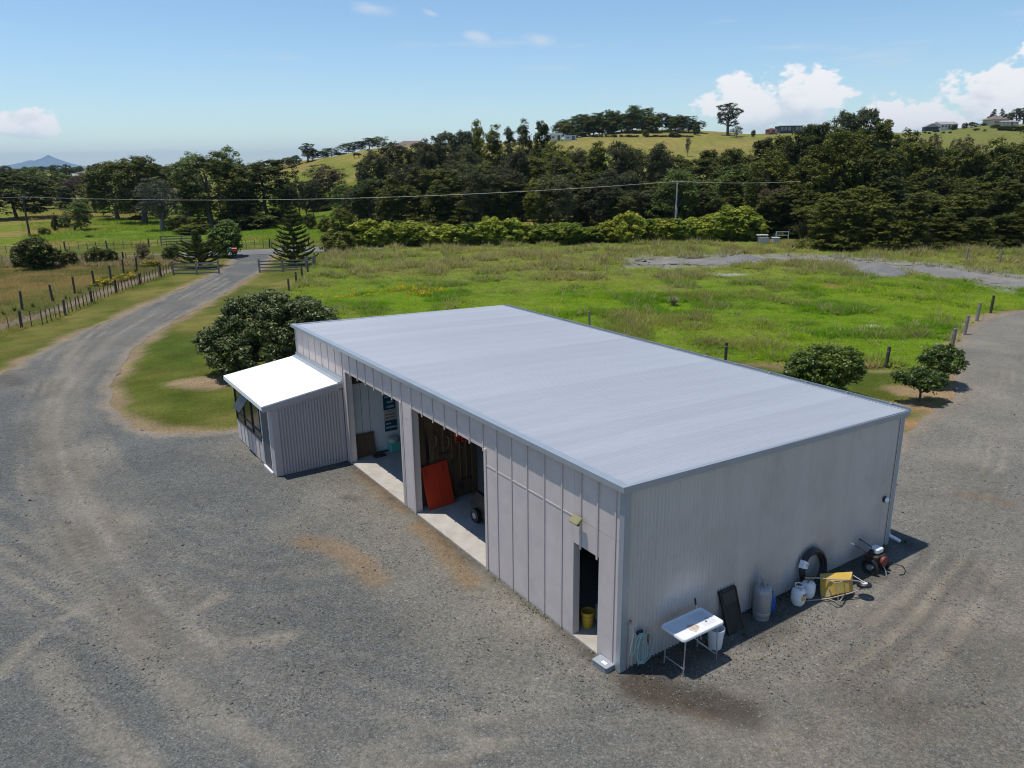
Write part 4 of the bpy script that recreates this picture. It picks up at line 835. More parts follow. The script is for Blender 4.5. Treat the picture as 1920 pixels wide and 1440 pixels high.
for i, (px, yt) in enumerate(TOPS):
    kd = kinds_back.get(px, ('totara', 'dense', 'totara')[i % 3]); wpx = {'cypress': 62, 'pine': 58, 'kanuka': 78}.get(kd, 95)
    if px in (1572, 1616): wpx = 76
    if px in (900, 985, 1020): wpx = 66
    belt(kd, px+rng.uniform(-4, 4), rng.uniform(128, 142) if px < 1440 else rng.uniform(112, 122), yt, wpx, ', skyline row')
for i, px in enumerate(range(715, 2010, 33)):       # middle row
    top = np.interp(px, [t[0] for t in TOPS], [t[1] for t in TOPS])
    kd = ('kanuka' if i % 3 else 'totara') if px < 1240 else ('totara', 'dense', 'green')[i % 3] if px < 1420 else ('totara', 'dense')[i % 2]
    belt(kd, px+rng.uniform(-10, 10), rng.uniform(112, 122) if px < 1440 else rng.uniform(98, 106), top+rng.uniform(28, 70), 80 if kd == 'kanuka' else 108, ', middle rows')
for i, px in enumerate(range(690, 1440, 40)):       # front row behind the hedge, canopy carried on bare trunks
    kd = 'kanuka' if 880 < px < 1220 and i % 2 else ('totara', 'dense')[i % 2]
    belt(kd, px+rng.uniform(-12, 12), rng.uniform(105.5, 112), rng.uniform(318, 362), 96, ', just behind the hedge')
for i, px in enumerate(range(1450, 2010, 38)):      # front row on the right, branches down to the grass
    belt(('dense', 'totara')[i % 2], px+rng.uniform(-8, 8), rng.uniform(88, 93) if px > 1540 else rng.uniform(97, 100), rng.uniform(325, 385), 120, ', beside the gravel track')
for i, px in enumerate((1565, 1612, 1668, 1730, 1788, 1850, 1905, 1960)): belt('dense', px, rng.uniform(82, 85), rng.uniform(365, 412), 105, ', low at the track edge')
plant('green', 'broadleaf_tree', 1268, 106, 318, 105, 'light green tree rising around the concrete power pole', 'tree')
plant('brown', 'dead_tree', 1460, 99, 352, 60, 'brown twiggy tree at the dark edge of the belt', 'tree')
# --- hedge in front of the belt
hx = 652
for i in range(40):
    if hx > 1335: break
    wpx = rng.uniform(44, 74); yt = rng.uniform(404, 426) if hx < 1150 else rng.uniform(396, 414); 
    if 940 < hx < 1130: yt += 6
    plant('hedge', 'hedge_shrub', hx+wpx*.3, np.interp(hx, [640, 1400], [91.5, 95.5])+rng.uniform(-1, 1), yt, wpx*1.28, 'yellow-green leafy shrub in the long hedge behind the field', 'shrub', 'shrubs of the long hedge'); hx += wpx*.60
plant('hedge', 'hedge_shrub', 1384, 95.0, 386, 118, 'large yellow-tipped rounded shrub at the end of the hedge', 'shrub')
plant('hedge', 'hedge_shrub', 1330, 94.6, 412, 62, 'low golden shrub between the hedge and the large yellow-tipped shrub', 'shrub')
plant('darkbush', 'dark_shrub', 620, 86.5, 428, 62, 'dark round shrub at the road end of the hedge', 'shrub')
plant('totara', 'young_tree', 632, 93, 388, 62, 'young dark tree rising over the road end of the hedge', 'tree')
# --- paddock trees on the left
plant('totara', 'old_tree', 12, 148, 322, 175, 'broad dark tree beside the wooden power pole', 'tree')
plant('green', 'leaning_tree', 118, 120, 372, 62, 'small round-headed tree on a leaning trunk in the green paddock', 'tree', lean=.32)
plant('totara', 'old_tree', 205, 142, 300, 118, 'old dark tree on a stout pale trunk in the paddock', 'tree', var=1)
plant('totara', 'old_tree', 255, 132, 292, 122, 'tallest of the dark trees left of the grey lichened tree', 'tree', var=2)
plant('grey', 'lichened_tree', 289, 119, 334, 96, 'sparse grey lichened tree with thick trunk in the paddock', 'tree')
plant('poplar', 'poplar_tree', 352, 160, 288, 62, 'pale green feathery tree left behind the big dark tree', 'tree')
plant('poplar', 'poplar_tree', 418, 158, 284, 66, 'pale green feathery tree right behind the big dark tree', 'tree')
plant('totara', 'old_tree', 388, 119, 288, 140, 'big dark rounded tree towering over the road junction', 'tree', var=0)
plant('dense', 'old_tree', 440, 124, 335, 85, 'dark bushy tree between two taller dark trees at the junction', 'tree')
plant('totara', 'old_tree', 492, 130, 299, 128, 'dark spreading tree behind the Norfolk pine', 'tree', var=3)
plant('darkbush', 'dark_shrub', 345, 112, 418, 75, 'low dark thicket at the foot of the big dark tree', 'shrub')
plant('darkbush', 'dark_shrub', 455, 119, 400, 100, 'low dark thicket under the trees behind the junction', 'shrub')
plant('brown', 'brown_tree', 612, 166, 308, 92, 'round brownish tree on the slope below the bare hill', 'tree', var=0)
for i, (px, yt) in enumerate(((552, 335), (566, 345), (580, 338))): plant('kanuka', 'slender_tree', px, 138+i*3, yt, 34, 'slender thin-trunked tree beside the dark spreading tree', 'tree', 'slender trees behind the junction')
for i, (px, yt) in enumerate(((655, 350), (672, 342), (690, 335), (680, 365), (664, 368))): plant('kanuka', 'slender_tree', px, 124+i*3, yt, 42, 'slender thin-trunked tree at the left end of the tree belt', 'tree', 'slender trees at the end of the belt')
plant('green', 'young_tree', 672, 205, 312, 24, 'small bright green tree alone on the bare hill slope', 'tree')
plant('darkbush', 'dark_shrub', 683, 190, 328, 34, 'dark bush on the bare hill slope beside the belt', 'shrub')
for i, (px, yt, D, wd) in enumerate(((165, 338, 172, 60), (228, 330, 165, 62), (262, 338, 160, 56), (318, 330, 158, 62), (338, 345, 150, 50), (372, 330, 150, 60), (425, 330, 148, 62), (462, 326, 150, 60), (522, 338, 150, 52), (534, 352, 140, 40), (590, 352, 158, 50), (640, 346, 160, 44))):
    plant(('totara', 'dense', 'green')[i % 3], 'paddock_tree', px, D, yt, wd, ('dark rounded', 'dark pointed', 'greener')[i % 3]+' tree in the row behind the big paddock trees', 'tree', ('dark rounded', 'dark pointed', 'greener')[i % 3]+' trees behind the paddock')
for i, (px, yt, D, wd) in enumerate(((175, 405, 150, 34), (240, 402, 140, 30), (308, 412, 118, 26), (330, 402, 128, 40), (365, 405, 122, 40), (412, 405, 121, 44), (430, 398, 128, 40), (480, 396, 124, 50), (515, 392, 130, 44), (545, 392, 128, 30), (60, 425, 112, 22), (100, 404, 124, 24), (572, 398, 118, 26), (598, 402, 112, 30))): plant('darkbush', 'dark_shrub', px, D, yt, wd, 'low dark bush among the trunks of the paddock trees', 'shrub', 'low bushes under the paddock trees')
# far trees along the left horizon
for i, (px, yt, D, wd, kd) in enumerate(((-20, 312, 260, 60, 'totara'), (22, 318, 300, 44, 'totara'), (60, 314, 270, 62, 'green'), (95, 322, 235, 70, 'green'), (130, 330, 225, 62, 'brown'), (50, 338, 205, 62, 'green'), (165, 322, 245, 58, 'green'), (182, 306, 330, 34, 'umbrella'), (121, 308, 340, 18, 'umbrella'), (108, 350, 190, 50, 'dense'), (168, 350, 205, 44, 'grey'), (308, 318, 300, 40, 'totara'), (330, 322, 340, 34, 'dense'), (150, 326, 300, 50, 'totara'), (450, 312, 300, 44, 'green'), (90, 330, 260, 50, 'dense'))):
    plant(kd, 'distant_tree', px, D, yt, wd, {'green': 'mid green rounded tree far off on the left', 'umbrella': 'flat-topped tree on the far left skyline', 'totara': 'dark rounded tree far off on the left', 'brown': 'brownish rounded tree far off on the left', 'dense': 'dark bushy tree far off on the left', 'grey': 'greyish tree far off on the left'}[kd], 'tree', 'distant '+kd+' trees')
for i in range(46):
    px = -40+i*12+rng.uniform(-5, 5); plant(('totara', 'green', 'dense')[i % 3], 'horizon_tree', px, rng.uniform(480, 760), rng.uniform(307, 314)-(px-250)*.012, rng.uniform(16, 34), 'tiny tree in the hazy line along the left horizon', 'tree', 'trees on the left horizon')
# ridge above the bare hill
for i, (px, yt, wd, kd) in enumerate(((541, 295, 30, 'brown'), (556, 291, 26, 'green'), (577, 268, 30, 'umbrella'), (586, 280, 36, 'totara'), (606, 284, 30, 'green'), (622, 277, 34, 'green'), (640, 286, 26, 'darkbush'), (655, 268, 36, 'green'), (676, 264, 32, 'totara'), (694, 258, 34, 'umbrella'), (712, 256, 38, 'green'))):
    plant(kd, 'ridge_tree', px, 246, yt, wd, {'umbrella': 'flat-topped tree on the ridge of the bare hill', 'brown': 'brownish tree at the low end of the bare ridge', 'green': 'rounded green tree on the ridge of the bare hill', 'totara': 'dark tree on the ridge of the bare hill', 'darkbush': 'low dark bush on the ridge of the bare hill'}[kd], 'tree', 'trees on the bare ridge')
# wood on top of the big hill
woods = [(1052, 225), (1066, 220), (1082, 216), (1096, 213), (1112, 211), (1128, 210), (1146, 206), (1164, 202), (1184, 198), (1202, 203), (1220, 208), (1208, 212), (1174, 212), (1138, 216), (1104, 220), (1240, 212), (1256, 213), (1272, 216), (1288, 218), (1302, 222), (1264, 220)]
for i, (px, yt) in enumerate(woods):
    plant(('totara', 'darkbush', 'green')[i % 3] if px < 1225 else 'kanuka' if i % 2 else 'green', 'hilltop_tree', px, 338+rng.uniform(-6, 8), yt+(5 if i % 3 == 1 else 0), rng.uniform(36, 48), 'dark tree in the wood crowning the big hill' if px < 1225 else 'grey-green tree at the right end of the hilltop wood', 'tree', 'dark hilltop wood' if px < 1225 else 'lighter hilltop wood')
for i in range(34):
    px = 1118+i*5.4+rng.uniform(-1.5, 1.5)
    if 1195 < px < 1204: continue
    plant('darkbush', 'row_bush', px, hill_D(px, 257.5), 252.3+rng.uniform(-.8, 1.5), rng.uniform(5, 8.5), 'small round bush in the planted row across the big hill', 'shrub', 'planted row across the hill')
for px, yt, wd in ((1085, 239, 40), (1113, 243, 18), (1209, 234, 14), (1262, 238, 24)): plant('darkbush', 'hill_bush', px, hill_D(px, 257), yt+8, wd, 'larger dark bush along the planted row on the hill', 'shrub', 'larger bushes along the hill row')
plant('umbrella', 'lone_macrocarpa', 1362, 330, 193, 50, 'lone layered dark tree standing on the skyline of the big hill', 'tree', var=0)
plant('grey', 'grey_shrub', 1378, 318, 236, 26, 'pale grey leafless shrub at the foot of the lone skyline tree', 'shrub'); plant('bush', 'hill_bush', 1409, 322, 243, 9, 'small dark bush right of the lone skyline tree', 'shrub')
plant('bush', 'hill_bush', 1303, 322, 228, 14, 'dark bush on the hill shoulder between wood and lone tree', 'shrub'); plant('grey', 'lone_tree', 1289, 262, 254, 12, 'small grey tree alone in the brown hill pasture', 'tree')
for i, (px, yt, wd, kd) in enumerate(((1850, 206, 22, 'pine'), (1866, 205, 20, 'pine'), (1894, 203, 22, 'umbrella'), (1908, 201, 26, 'umbrella'), (1880, 210, 22, 'totara'), (1925, 204, 28, 'umbrella'))): plant(kd, 'hilltop_pine', px, 420, yt, wd, 'dark pine behind the hipped-roof house on the right hill', 'tree', 'pines behind the hilltop house')
for i, (px, yt, D, wd) in enumerate(((1800, 229, 380, 10), (1815, 228, 380, 16), (1832, 231, 378, 16), (1822, 240, 350, 13), (1856, 233, 372, 18), (1872, 235, 365, 22), (1890, 235, 365, 24), (1908, 236, 365, 24), (1780, 232, 395, 12), (1748, 243, 335, 12), (1728, 246, 335, 7), (1736, 247, 335, 6), (1762, 246, 335, 7), (1774, 246, 335, 7), (1712, 247, 335, 7), (1838, 242, 345, 8))): plant('darkbush', 'hill_bush', px, hill_D(px, yt+max(4.5, wd*.42)), yt, wd, 'dark scrub bush on the right hill below the houses', 'shrub', 'scrub on the right hill')
for i, (px, yt, wd) in enumerate(((1740, 252, 46), (1722, 260, 36), (1800, 258, 44), (1826, 268, 40))): plant('brown', 'grey_tree', px, 190, yt, wd, 'greyish brown tree behind the belt below the right hill', 'tree', 'greyish trees below the right hill')
plant('totara', 'hill_tree', 1512, 250, 231, 30, 'rounded tree in front of the modern hilltop house', 'tree')
# --- roadside shrubs on the left
for px, D, yt, wd, lb in ((40, 75, 437, 88, 'large dark shrub by the roadside fence below the wooden pole'), (6, 76, 452, 34, 'dark shrub at the far left of the roadside fence'), (98, 77, 466, 38, 'small dark shrub right of the large roadside shrub'), (147, 78, 461, 36, 'third dark shrub along the roadside fence'), (180, 78.5, 464, 26, 'narrow dark shrub in the roadside row'), (243, 80, 456, 30, 'yellowish dark shrub in the roadside row'), (296, 80, 456, 34, 'dark shrub in the roadside row next to the rail fence')):
    plant('darkbush' if px != 243 else 'brown', 'roadside_shrub', px, D, yt, wd, lb, 'shrub')
plant('bush', 'round_tree', 404, 83, 411, 68, 'dense dark green rounded tree behind the red letterbox', 'tree', var=0)
plant('bush', 'yellow_bush', 144, 108, 442, 14, 'tiny yellow-flowered bush in the green paddock', 'shrub'); plant('darkbush', 'dark_shrub', 82, 118, 398, 14, 'small dark bush in the dry grass near the pole', 'shrub')

# --- big glossy shrub beside the lean-to: own mesh with larger leaves
def leafy(name, lobes, n, leaf, aspect, m, r, pr=.30, per=60, flat=.8, trunk=(1.6, .09, 14), up=.25, rnd=.75):
    t, c = tree_mesh(name, lobes, n, pr, per, leaf, aspect, flat, m, trunk, r, up, rnd); return t, c
r = np.random.default_rng(55)
g = gnd(485, 712); e = empty('glossy_shrub', (g[0]+.15, g[1]+1.2, 0), 0, 'large rounded glossy dark shrub beside the white-roofed lean-to', 'shrub')
lb = [(-2.9, -.2, 1.5, .55, .5), (2.9, .3, 2.6, .6, .6), (.3, .2, 3.6, .7, .45), (-1.3, 0, 3.2, .6, .5), (1.7, -.6, 3.1, .7, .6), (-1.7, -.3, 1.5, 1.35, 1.4), (-.6, -.2, 2.3, 1.6, 1.55), (.8, .1, 2.3, 1.75, 1.6), (2.1, .5, 1.9, 1.45, 1.6), (-2.5, .1, 1.2, .9, .9), (.2, -1.3, 1.5, 1.5, 1.4), (-1.2, -1.2, 1.1, 1.1, 1.1), (1.3, 1.2, 2.2, 1.5, 1.5)]
t, c = leafy('glossy_shrub', lb, 700, .165, .5, LM_SHRUB, r, .33, 62, .8, (2.2, .14, 30)); link('trunk', t, e, scale=(.93, .93, .93)); link('crown', c, e, scale=(.93, .93, .93))
g = gnd(525, 690); e = empty('feathery_bush', (g[0]+.1, g[1]-.2, 0), 0, 'small light green feathery bush between glossy shrub and lean-to roof', 'shrub')
t, c = leafy('feathery_bush', [(0, 0, 1.0, .8, .9), (.4, .2, 1.3, .6, .6), (-.5, 0, .9, .5, .6)], 90, .13, .4, LM_CITRUS, r, .24, 50); link('trunk', t, e); link('crown', c, e)
for px, py, k, lbl in ((480, 545, 1.0, 'blue-grey spiky plant behind the glossy shrub, the larger of two'), (514, 548, .8, 'blue-grey spiky plant behind the glossy shrub, the smaller of two')):
    g = at_depth(px, py, 46.5); e = empty('blue_succulent', (g[0], 46.5, 0), 0, lbl, 'plant')
    t, c = leafy('blue_succulent', [(0, 0, .9*k, .6*k, .8*k), (.1, .1, 1.4*k, .4*k, .4*k)], 45, .22, .3, LM_BLUE, r, .22, 36, 1.0, (.8, .07, 4)); link('trunk', t, e); link('crown', c, e)
for px, py, D, R, h, lbl, seed in ((1537, 740, 30.4, 1.55, 2.05, 'round citrus bush just behind the shed roof', 1), (1723, 752, 29.4, .95, 1.35, 'small spreading citrus tree on bare earth by the shed corner', 2), (1762, 700, 31.6, 1.05, 1.75, 'bushy citrus tree beside the leaning grey post', 3)):
    r = np.random.default_rng(seed); g = at_depth(px, py, D); e = empty('citrus_tree', (g[0], D, 0), 0, lbl, 'tree')
    z0 = .55 if R < 1.2 else .35
    lbs = [(0, 0, (h+z0)/2, R*.8, (h-z0)/2)]+[(R*.5*cos(a), R*.5*sin(a), r.uniform(z0+.35, h-.45), R*.5, (h-z0)*.32) for a in r.uniform(0, 2*pi, 5)]
    if seed == 2: lbs = [(0, 0, .95, .55, .38), (-.65, -.1, 1.0, .38, .22), (.5, .1, .85, .5, .32), (.1, -.3, .85, .5, .3), (-1.0, 0, 1.05, .2, .12)]
    t, c = leafy('citrus', lbs, int(230*R*R) if R > 1.2 else 150, .115, .5, LM_CITRUS, r, .19, 52, .8, (z0+.5, .05, 14)); link('trunk', t, e); link('crown', c, e)

# --- Norfolk pines: whorls of upswept flat plumes
def norfolk(name, px, D, h, R, lbl, ntier, bare_top, seed):
    r = np.random.default_rng(seed); b = at_depth(px, 480, D); e = empty(name, (b[0], D, tz(b[0], D)), 0, lbl, 'tree')
    m = MB(); m.tube([(0, 0, -.3), (0, 0, h*.5), (.02, 0, h)], [.13, .08, .02], 8); m.build('trunk', M_BARK, e, True)
    Cc = []; Nn = []; br = MB(); S = []
    for k in range(ntier):
        f = k/(ntier-1); z = .35+(h-.7)*f**(1.0 if not bare_top else .82); Lb = R*(1-f)**.75*(1 if f < .98 else .7)+.18; nb = 6; a0 = r.uniform(0, 2*pi)
        if bare_top and f > .55: Lb = .45*(1-f)+.22
        for j in range(nb):
            a = a0+2*pi*j/nb+r.normal(0, .06); d = np.array([cos(a), sin(a), 0]); sd = np.array([-sin(a), cos(a), 0])
            def P(q): return d*Lb*q + np.array([0, 0, z + Lb*(-.05*q+.34*q*q)])
            br.tube([P(0), P(.5), P(1)], [.03, .02, .008], 4)
            n = int(70*Lb/R)+34; q = r.uniform(.12, 1.0, n); s = r.choice([-1, 1], n); wv = (.10+.20*np.sin(pi*np.clip(q*.95, 0, 1)))*min(1, Lb/.9)
            for qi, si, wi in zip(q, s, wv):
                ln = wi*r.uniform(.5, 1); tip = P(qi)+sd*si*ln+d*.12+np.array([0, 0, .16*r.uniform(.5, 1.2)]); base = P(qi); mid = (base+tip)/2
                Cc.append(mid); ax = tip-base; S.append(ax); 
    br.build('branches', M_BARK, e, True)
    Cc = np.array(Cc); S = np.array(S); ln = np.linalg.norm(S, axis=1, keepdims=True); T = S/ln; B = np.cross(T, r.normal(size=T.shape)); B /= np.linalg.norm(B, axis=1, keepdims=True)
    B2 = np.cross(T, B); wd = .045; V = []; 
    for Bq in (B, B2): V.append(np.stack([Cc-S*.6, Cc+Bq*wd, Cc+S*.7, Cc-Bq*wd], 1))
    V = np.concatenate(V).reshape(-1, 3); n = len(V)//4
    link('foliage', mesh_np('norfolk_foliage', V, np.arange(4*n).reshape(n, 4), LM_NORF, {'lv': ('FLOAT', np.repeat(r.uniform(0, 1, n), 4))}), e); return e
norfolk('norfolk_pine', 552, 74.5, 5.7, 2.05, 'tiered Norfolk pine behind the right-hand rail fence', 13, False, 1)
norfolk('norfolk_pine', 372, 74.5, 3.5, 2.5, 'broad low Norfolk pine with bare leader by the left rail fence', 12, True, 2)
# --- flax clump
def flax(px, py, D, h, n, lbl, seed, nm='flax_clump', m=None):
    r = np.random.default_rng(seed); b = at_depth(px, py, D); e = empty(nm, (b[0], D, tz(b[0], D)), 0, lbl, 'plant'); V = []; F = []; lv = []
    for i in range(n):
        a = r.uniform(0, 2*pi); ln = h*r.uniform(.6, 1.15); sp = r.uniform(.15, .9); wd = .05*h/1.6; c0 = np.array([cos(a)*.25, sin(a)*.25, 0])*h*.5*r.uniform(.2, 1); d = np.array([cos(a), sin(a), 0]); sd = np.array([-sin(a), cos(a), 0]); b0 = len(V)
        for k in range(5):
            q = k/4; p = c0+d*ln*sp*q**1.6+np.array([0, 0, ln*(q-.45*sp*q**2.5)]); w2 = wd*(1-q*.92); V += [p-sd*w2, p+sd*w2]
        F += [(b0+2*k, b0+2*k+1, b0+2*k+3, b0+2*k+2) for k in range(4)]; lv += [r.uniform(0, 1)]*10
    link('leaves', mesh_np('flax', np.array(V), np.array(F), m or LM_FLAX, {'lv': ('FLOAT', lv)}), e); return e
flax(1506, 448, 92, 2.6, 150, 'spiky flax clump beside the white railing', 3); flax(1528, 452, 91, 2.0, 90, 'lower flax clump right of the tall one', 4)
flax(1610, 455, 84.0, 1.5, 60, 'spiky flax plant at the dark foot of the tree belt', 5)
# dry seed-head shrub and small weeds in the field
flax(1263, 556, 51.5, .75, 220, 'round dried seed-head clump in the green field', 6, 'dried_plant', leafmat('dry_leaf', (.20, .15, .10), (.42, .34, .25), .2))
# ---------------------------------------------------------------- fences and posts
def unit(h, r0, m, name, n=8, taper=.92):
    q = MB(); q.cyl((0, 0, -.25), (0, 0, h*.985), r0, r0*taper, n, caps=True); q.cyl((0, 0, h*.985), (0, 0, h), r0*taper, r0*.72, n); return q.mesh(name, m)
POSTM = unit(1.0, .085, M_TIMDK, 'post'); BATM = MB().box(-.022, .022, -.018, .018, 0, 1).mesh('batten', M_TIMDK); GPOSTM = unit(1.0, .095, M_TIMBER, 'grey_post')
M_WIRE = mat('fence_wire', (.30, .30, .30), .5, .6, .05, 5)
def resample(P, step):
    P = [np.array(p[:2]) for p in P]; out = [P[0]]; acc = 0
    for a, b in zip(P[:-1], P[1:]):
        L = np.linalg.norm(b-a); d = step-acc
        while d <= L: out.append(a+(b-a)*d/L); d += step
        acc = (acc+L) % step
    return out
def wire_fence(name, P, label, post_every=4.2, bat_every=.66, ph=1.05, bh=.92, wires=(.2, .42, .64, .86), postm=None, group=None, jit=.03, skip=0):
    r = np.random.default_rng(abs(hash(name+label)) % 1000 if False else len(label)*7+3); e = empty(name, (*P[0][:2], 0), 0, label, 'fence', group); o0 = np.array([*P[0][:2], 0])
    def put(me, nm, p, h, w=1.0):
        z = tz(p[0], p[1]); o = link(nm, me, e, np.array([p[0], p[1], z])-o0); o.scale = (w, w, h); o.rotation_euler = (r.normal(0, jit), r.normal(0, jit), r.uniform(0, .4)); return o
    posts = resample(P, post_every)
    for p in posts: put(postm or POSTM, 'post', p, ph*r.uniform(.92, 1.08))
    if bat_every:
        for i, p in enumerate(resample(P, bat_every)):
            if min(np.hypot(*(p-q)) for q in posts) > .2: put(BATM, 'batten', p, bh*r.uniform(.9, 1.1), r.uniform(.8, 1.3))
    pts = resample(P, 2.0)
    for wz in wires:
        m = MB(); m.tube([(p[0]-o0[0], p[1]-o0[1], tz(*p)+wz) for p in pts], .004, 3); m.build('wire', M_WIRE, e)
    return e
wire_fence('batten_fence', gl((-70, 645), (0, 622), (80, 610), (195, 560), (325, 511)), 'old timber batten and wire fence along the drive beside the paddock', 4.4, .62)
wire_fence('stake_fence', gl((-50, 600), (55, 580), (110, 563), (157, 546), (196, 533), (230, 518), (258, 507)), 'row of tall thin stakes just inside the paddock fence', 3.4, None, 1.35, 1, (), None)
wire_fence('batten_fence', gl((-60, 498), (0, 497), (120, 494), (240, 491), (330, 487)), 'batten and wire fence between the brown paddock and road verge', 5.0, .85, 1.0, .85, (.3, .6, .8))
wire_fence('batten_fence', gl((-40, 476), (80, 472), (200, 468), (290, 463), (318, 462)), 'batten fence beyond the road on the left', 4.5, .95, 1.05, .9, (.3, .6, .8))
wire_fence('batten_fence', gl((430, 467.5), (480, 465), (530, 463), (600, 460), (660, 457)), 'batten fence beyond the road at the junction', 4.5, .95, 1.1, .95, (.3, .6, .8))
# rail fences either side of the gateway
def rail_fence(name, P, label, h=1.08, nr=4, step=2.1, endh=1.25):
    P = [np.array(p[:2]) for p in P]; e = empty(name, (*P[0], tz(*P[0])), 0, label, 'fence'); o0 = np.array([*P[0], tz(*P[0])]); ps = resample(P, step)
    if np.hypot(*(ps[-1]-P[-1])) > .5: ps.append(P[-1])
    for i, p in enumerate(ps):
        m = MB(); m.box(-.07, .07, -.06, .06, -.25, endh if i in (0, len(ps)-1) else h+.06); o = m.build('post', M_TIMBER, e, loc=np.array([*p, tz(*p)])-o0); d = P[-1]-P[0]; o.rotation_euler = (0, 0, math.atan2(d[1], d[0]))
    for a, b in zip(ps[:-1], ps[1:]):
        for k in range(nr):
            z = .16+k*(h-.2)/(nr-1); d = b-a; Ln = np.hypot(*d); m = MB(); m.box(-.02, Ln+.02, -.018, .018, -.06, .06); o = m.build('rail', M_TIMBER, e, loc=np.array([*a, tz(*a)+z])-o0+np.array([d[1], -d[0], 0])/Ln*.085); o.rotation_euler = (0, -rng.normal(0, .006), math.atan2(d[1], d[0]))
    return e
rail_fence('rail_fence', gl((326, 516), (356, 516), (411, 513)), 'grey weathered rail fence left of the gateway', 1.05)
rail_fence('rail_fence', gl((487, 511), (545, 510), (592, 509)), 'grey weathered rail fence right of the gateway', 1.05)
rail_fence('rail_fence', gl((303, 461), (335, 460), (378, 458)), 'distant rail fence and gate beyond the road', 1.15, 4, 2.4)
def lone_post(px, py, h, label, me=POSTM, tilt=(0, 0), group=None, w=1.0):
    g = gnd(px, py); e = empty('fence_post', (g[0], g[1], tz(g[0], g[1])), 0, label, 'post', group); o = link('post_shaft', me, e); o.scale = (w, w, h); o.rotation_euler = (tilt[0], tilt[1], .3)
    m = MB(); m.tube([(.09*w*cos(a), .09*w*sin(a), h*.8) for a in np.linspace(0, 2*pi, 9)], .006, 4); m.build('tie_wire', M_WIRE, e); return e
for i, (px, py, h) in enumerate(((589, 507, .9), (578, 517, .95), (567, 525, .95), (556, 534, .95), (542, 545, .9))): lone_post(px, py, h, 'dark stump post along the field edge right of the gateway', group='dark posts at the field edge')
lone_post(1360, 678, .95, 'black post rising just behind the shed roof edge', w=.9); lone_post(1661, 689, 1.0, 'black post between the round citrus bush and leaning grey post', tilt=(0, .06))
lone_post(1745, 697, 1.30, 'leaning grey post standing in the bushy citrus tree', GPOSTM, (0, .12), w=1.15)
for px, py, h, lb in ((1783, 658, 1.15, 'first grey post up the gravel edge past the leaning one'), (1808, 628, 1.1, 'second grey post up the gravel edge past the leaning one'), (1831, 602, 1.1, 'pale grey post beside a stone at the gravel edge')): lone_post(px, py, h, lb, GPOSTM, (0, .07))
lone_post(1857, 587, 1.1, 'dark post at the top corner of the gravel', tilt=(0, .06))
lone_post(1106, 618, 1.0, 'short pale broken post in the grass behind the roof', GPOSTM, (0, -.08), w=.7)
for px, py in ((1812, 488), (1874, 494)): lone_post(px, py, 1.2, 'grey post in the grass below the dark tree belt', GPOSTM, group='grey posts below the belt')
lone_post(1925, 552, 1.1, 'weathered post at the edge of the rough grass by the track', GPOSTM)
# ---------------------------------------------------------------- power poles and line
p1 = at_depth(43, 372, 108); e = empty('power_pole', (p1[0], 108, tz(p1[0], 108)), 0, 'dark wooden power pole in the left paddock', 'pole'); hp = p1[2]-tz(p1[0], 108)
m = MB(); m.cyl((0, 0, -.5), (0, 0, hp+.15), .15, .11, 10); m.build('pole_shaft', M_TIMDK, e); MB().box(-.7, .7, -.05, .05, hp-.12, hp).build('crossarm', M_TIMDK, e)
for x in (-.55, 0, .55): MB().cyl((x, 0, hp+(.15 if x == 0 else 0)), (x, 0, hp+(.27 if x == 0 else .14)), .035).build('insulator', M_WHTPL, e)
p2 = at_depth(1270, 340, 98); e = empty('power_pole', (p2[0], 98, tz(p2[0], 98)), 0, 'pale concrete power pole behind the hedge', 'pole'); h2 = p2[2]-tz(p2[0], 98)
M_CPOLE = mat('concrete_pole', (.45, .43, .40), .85, 0, .1, 4)
m = MB(); m.cyl((0, 0, -.5), (0, 0, h2+.1), .12, .08, 8); m.build('pole_shaft', M_CPOLE, e); MB().box(-.75, .75, -.045, .045, h2-.15, h2-.05).build('crossarm', M_TIMBER, e); MB().box(-.14, .14, -.21, -.10, h2*.42, h2*.42+.7).build('meter_box', M_CPOLE, e)
for x in (-.6, .6): MB().cyl((x, 0, h2-.05), (x, 0, h2+.1), .035).build('insulator', M_WHTPL, e)
def cable(a, b, sag, name, label, r0=.013):
    e = empty(name, a, 0, label, 'cable'); a = Vector(a); b = Vector(b); m = MB(); m.tube([(b-a)*q+Vector((0, 0, -4*sag*q*(1-q))) for q in np.linspace(0, 1, 33)], r0, 4); m.build('cable_strand', M_WIRE2, e); return e
M_WIRE2 = mat('power_cable', (.36, .36, .35), .5, .2, .05, 5)
cable((p1[0], 108, p1[2]+.2), (p2[0], 98, p2[2]), 1.15, 'power_line', 'thin power line sagging between wooden and concrete pole', .013)
cable((p1[0]-60, 122, p1[2]-.3), (p1[0], 108, p1[2]+.2), .5, 'power_line', 'thin power line running left from the wooden pole'); e3 = at_depth(1500, 340, 95)
cable((p2[0], 98, p2[2]), tuple(e3), .2, 'power_line', 'thin power line running from the concrete pole into the belt')
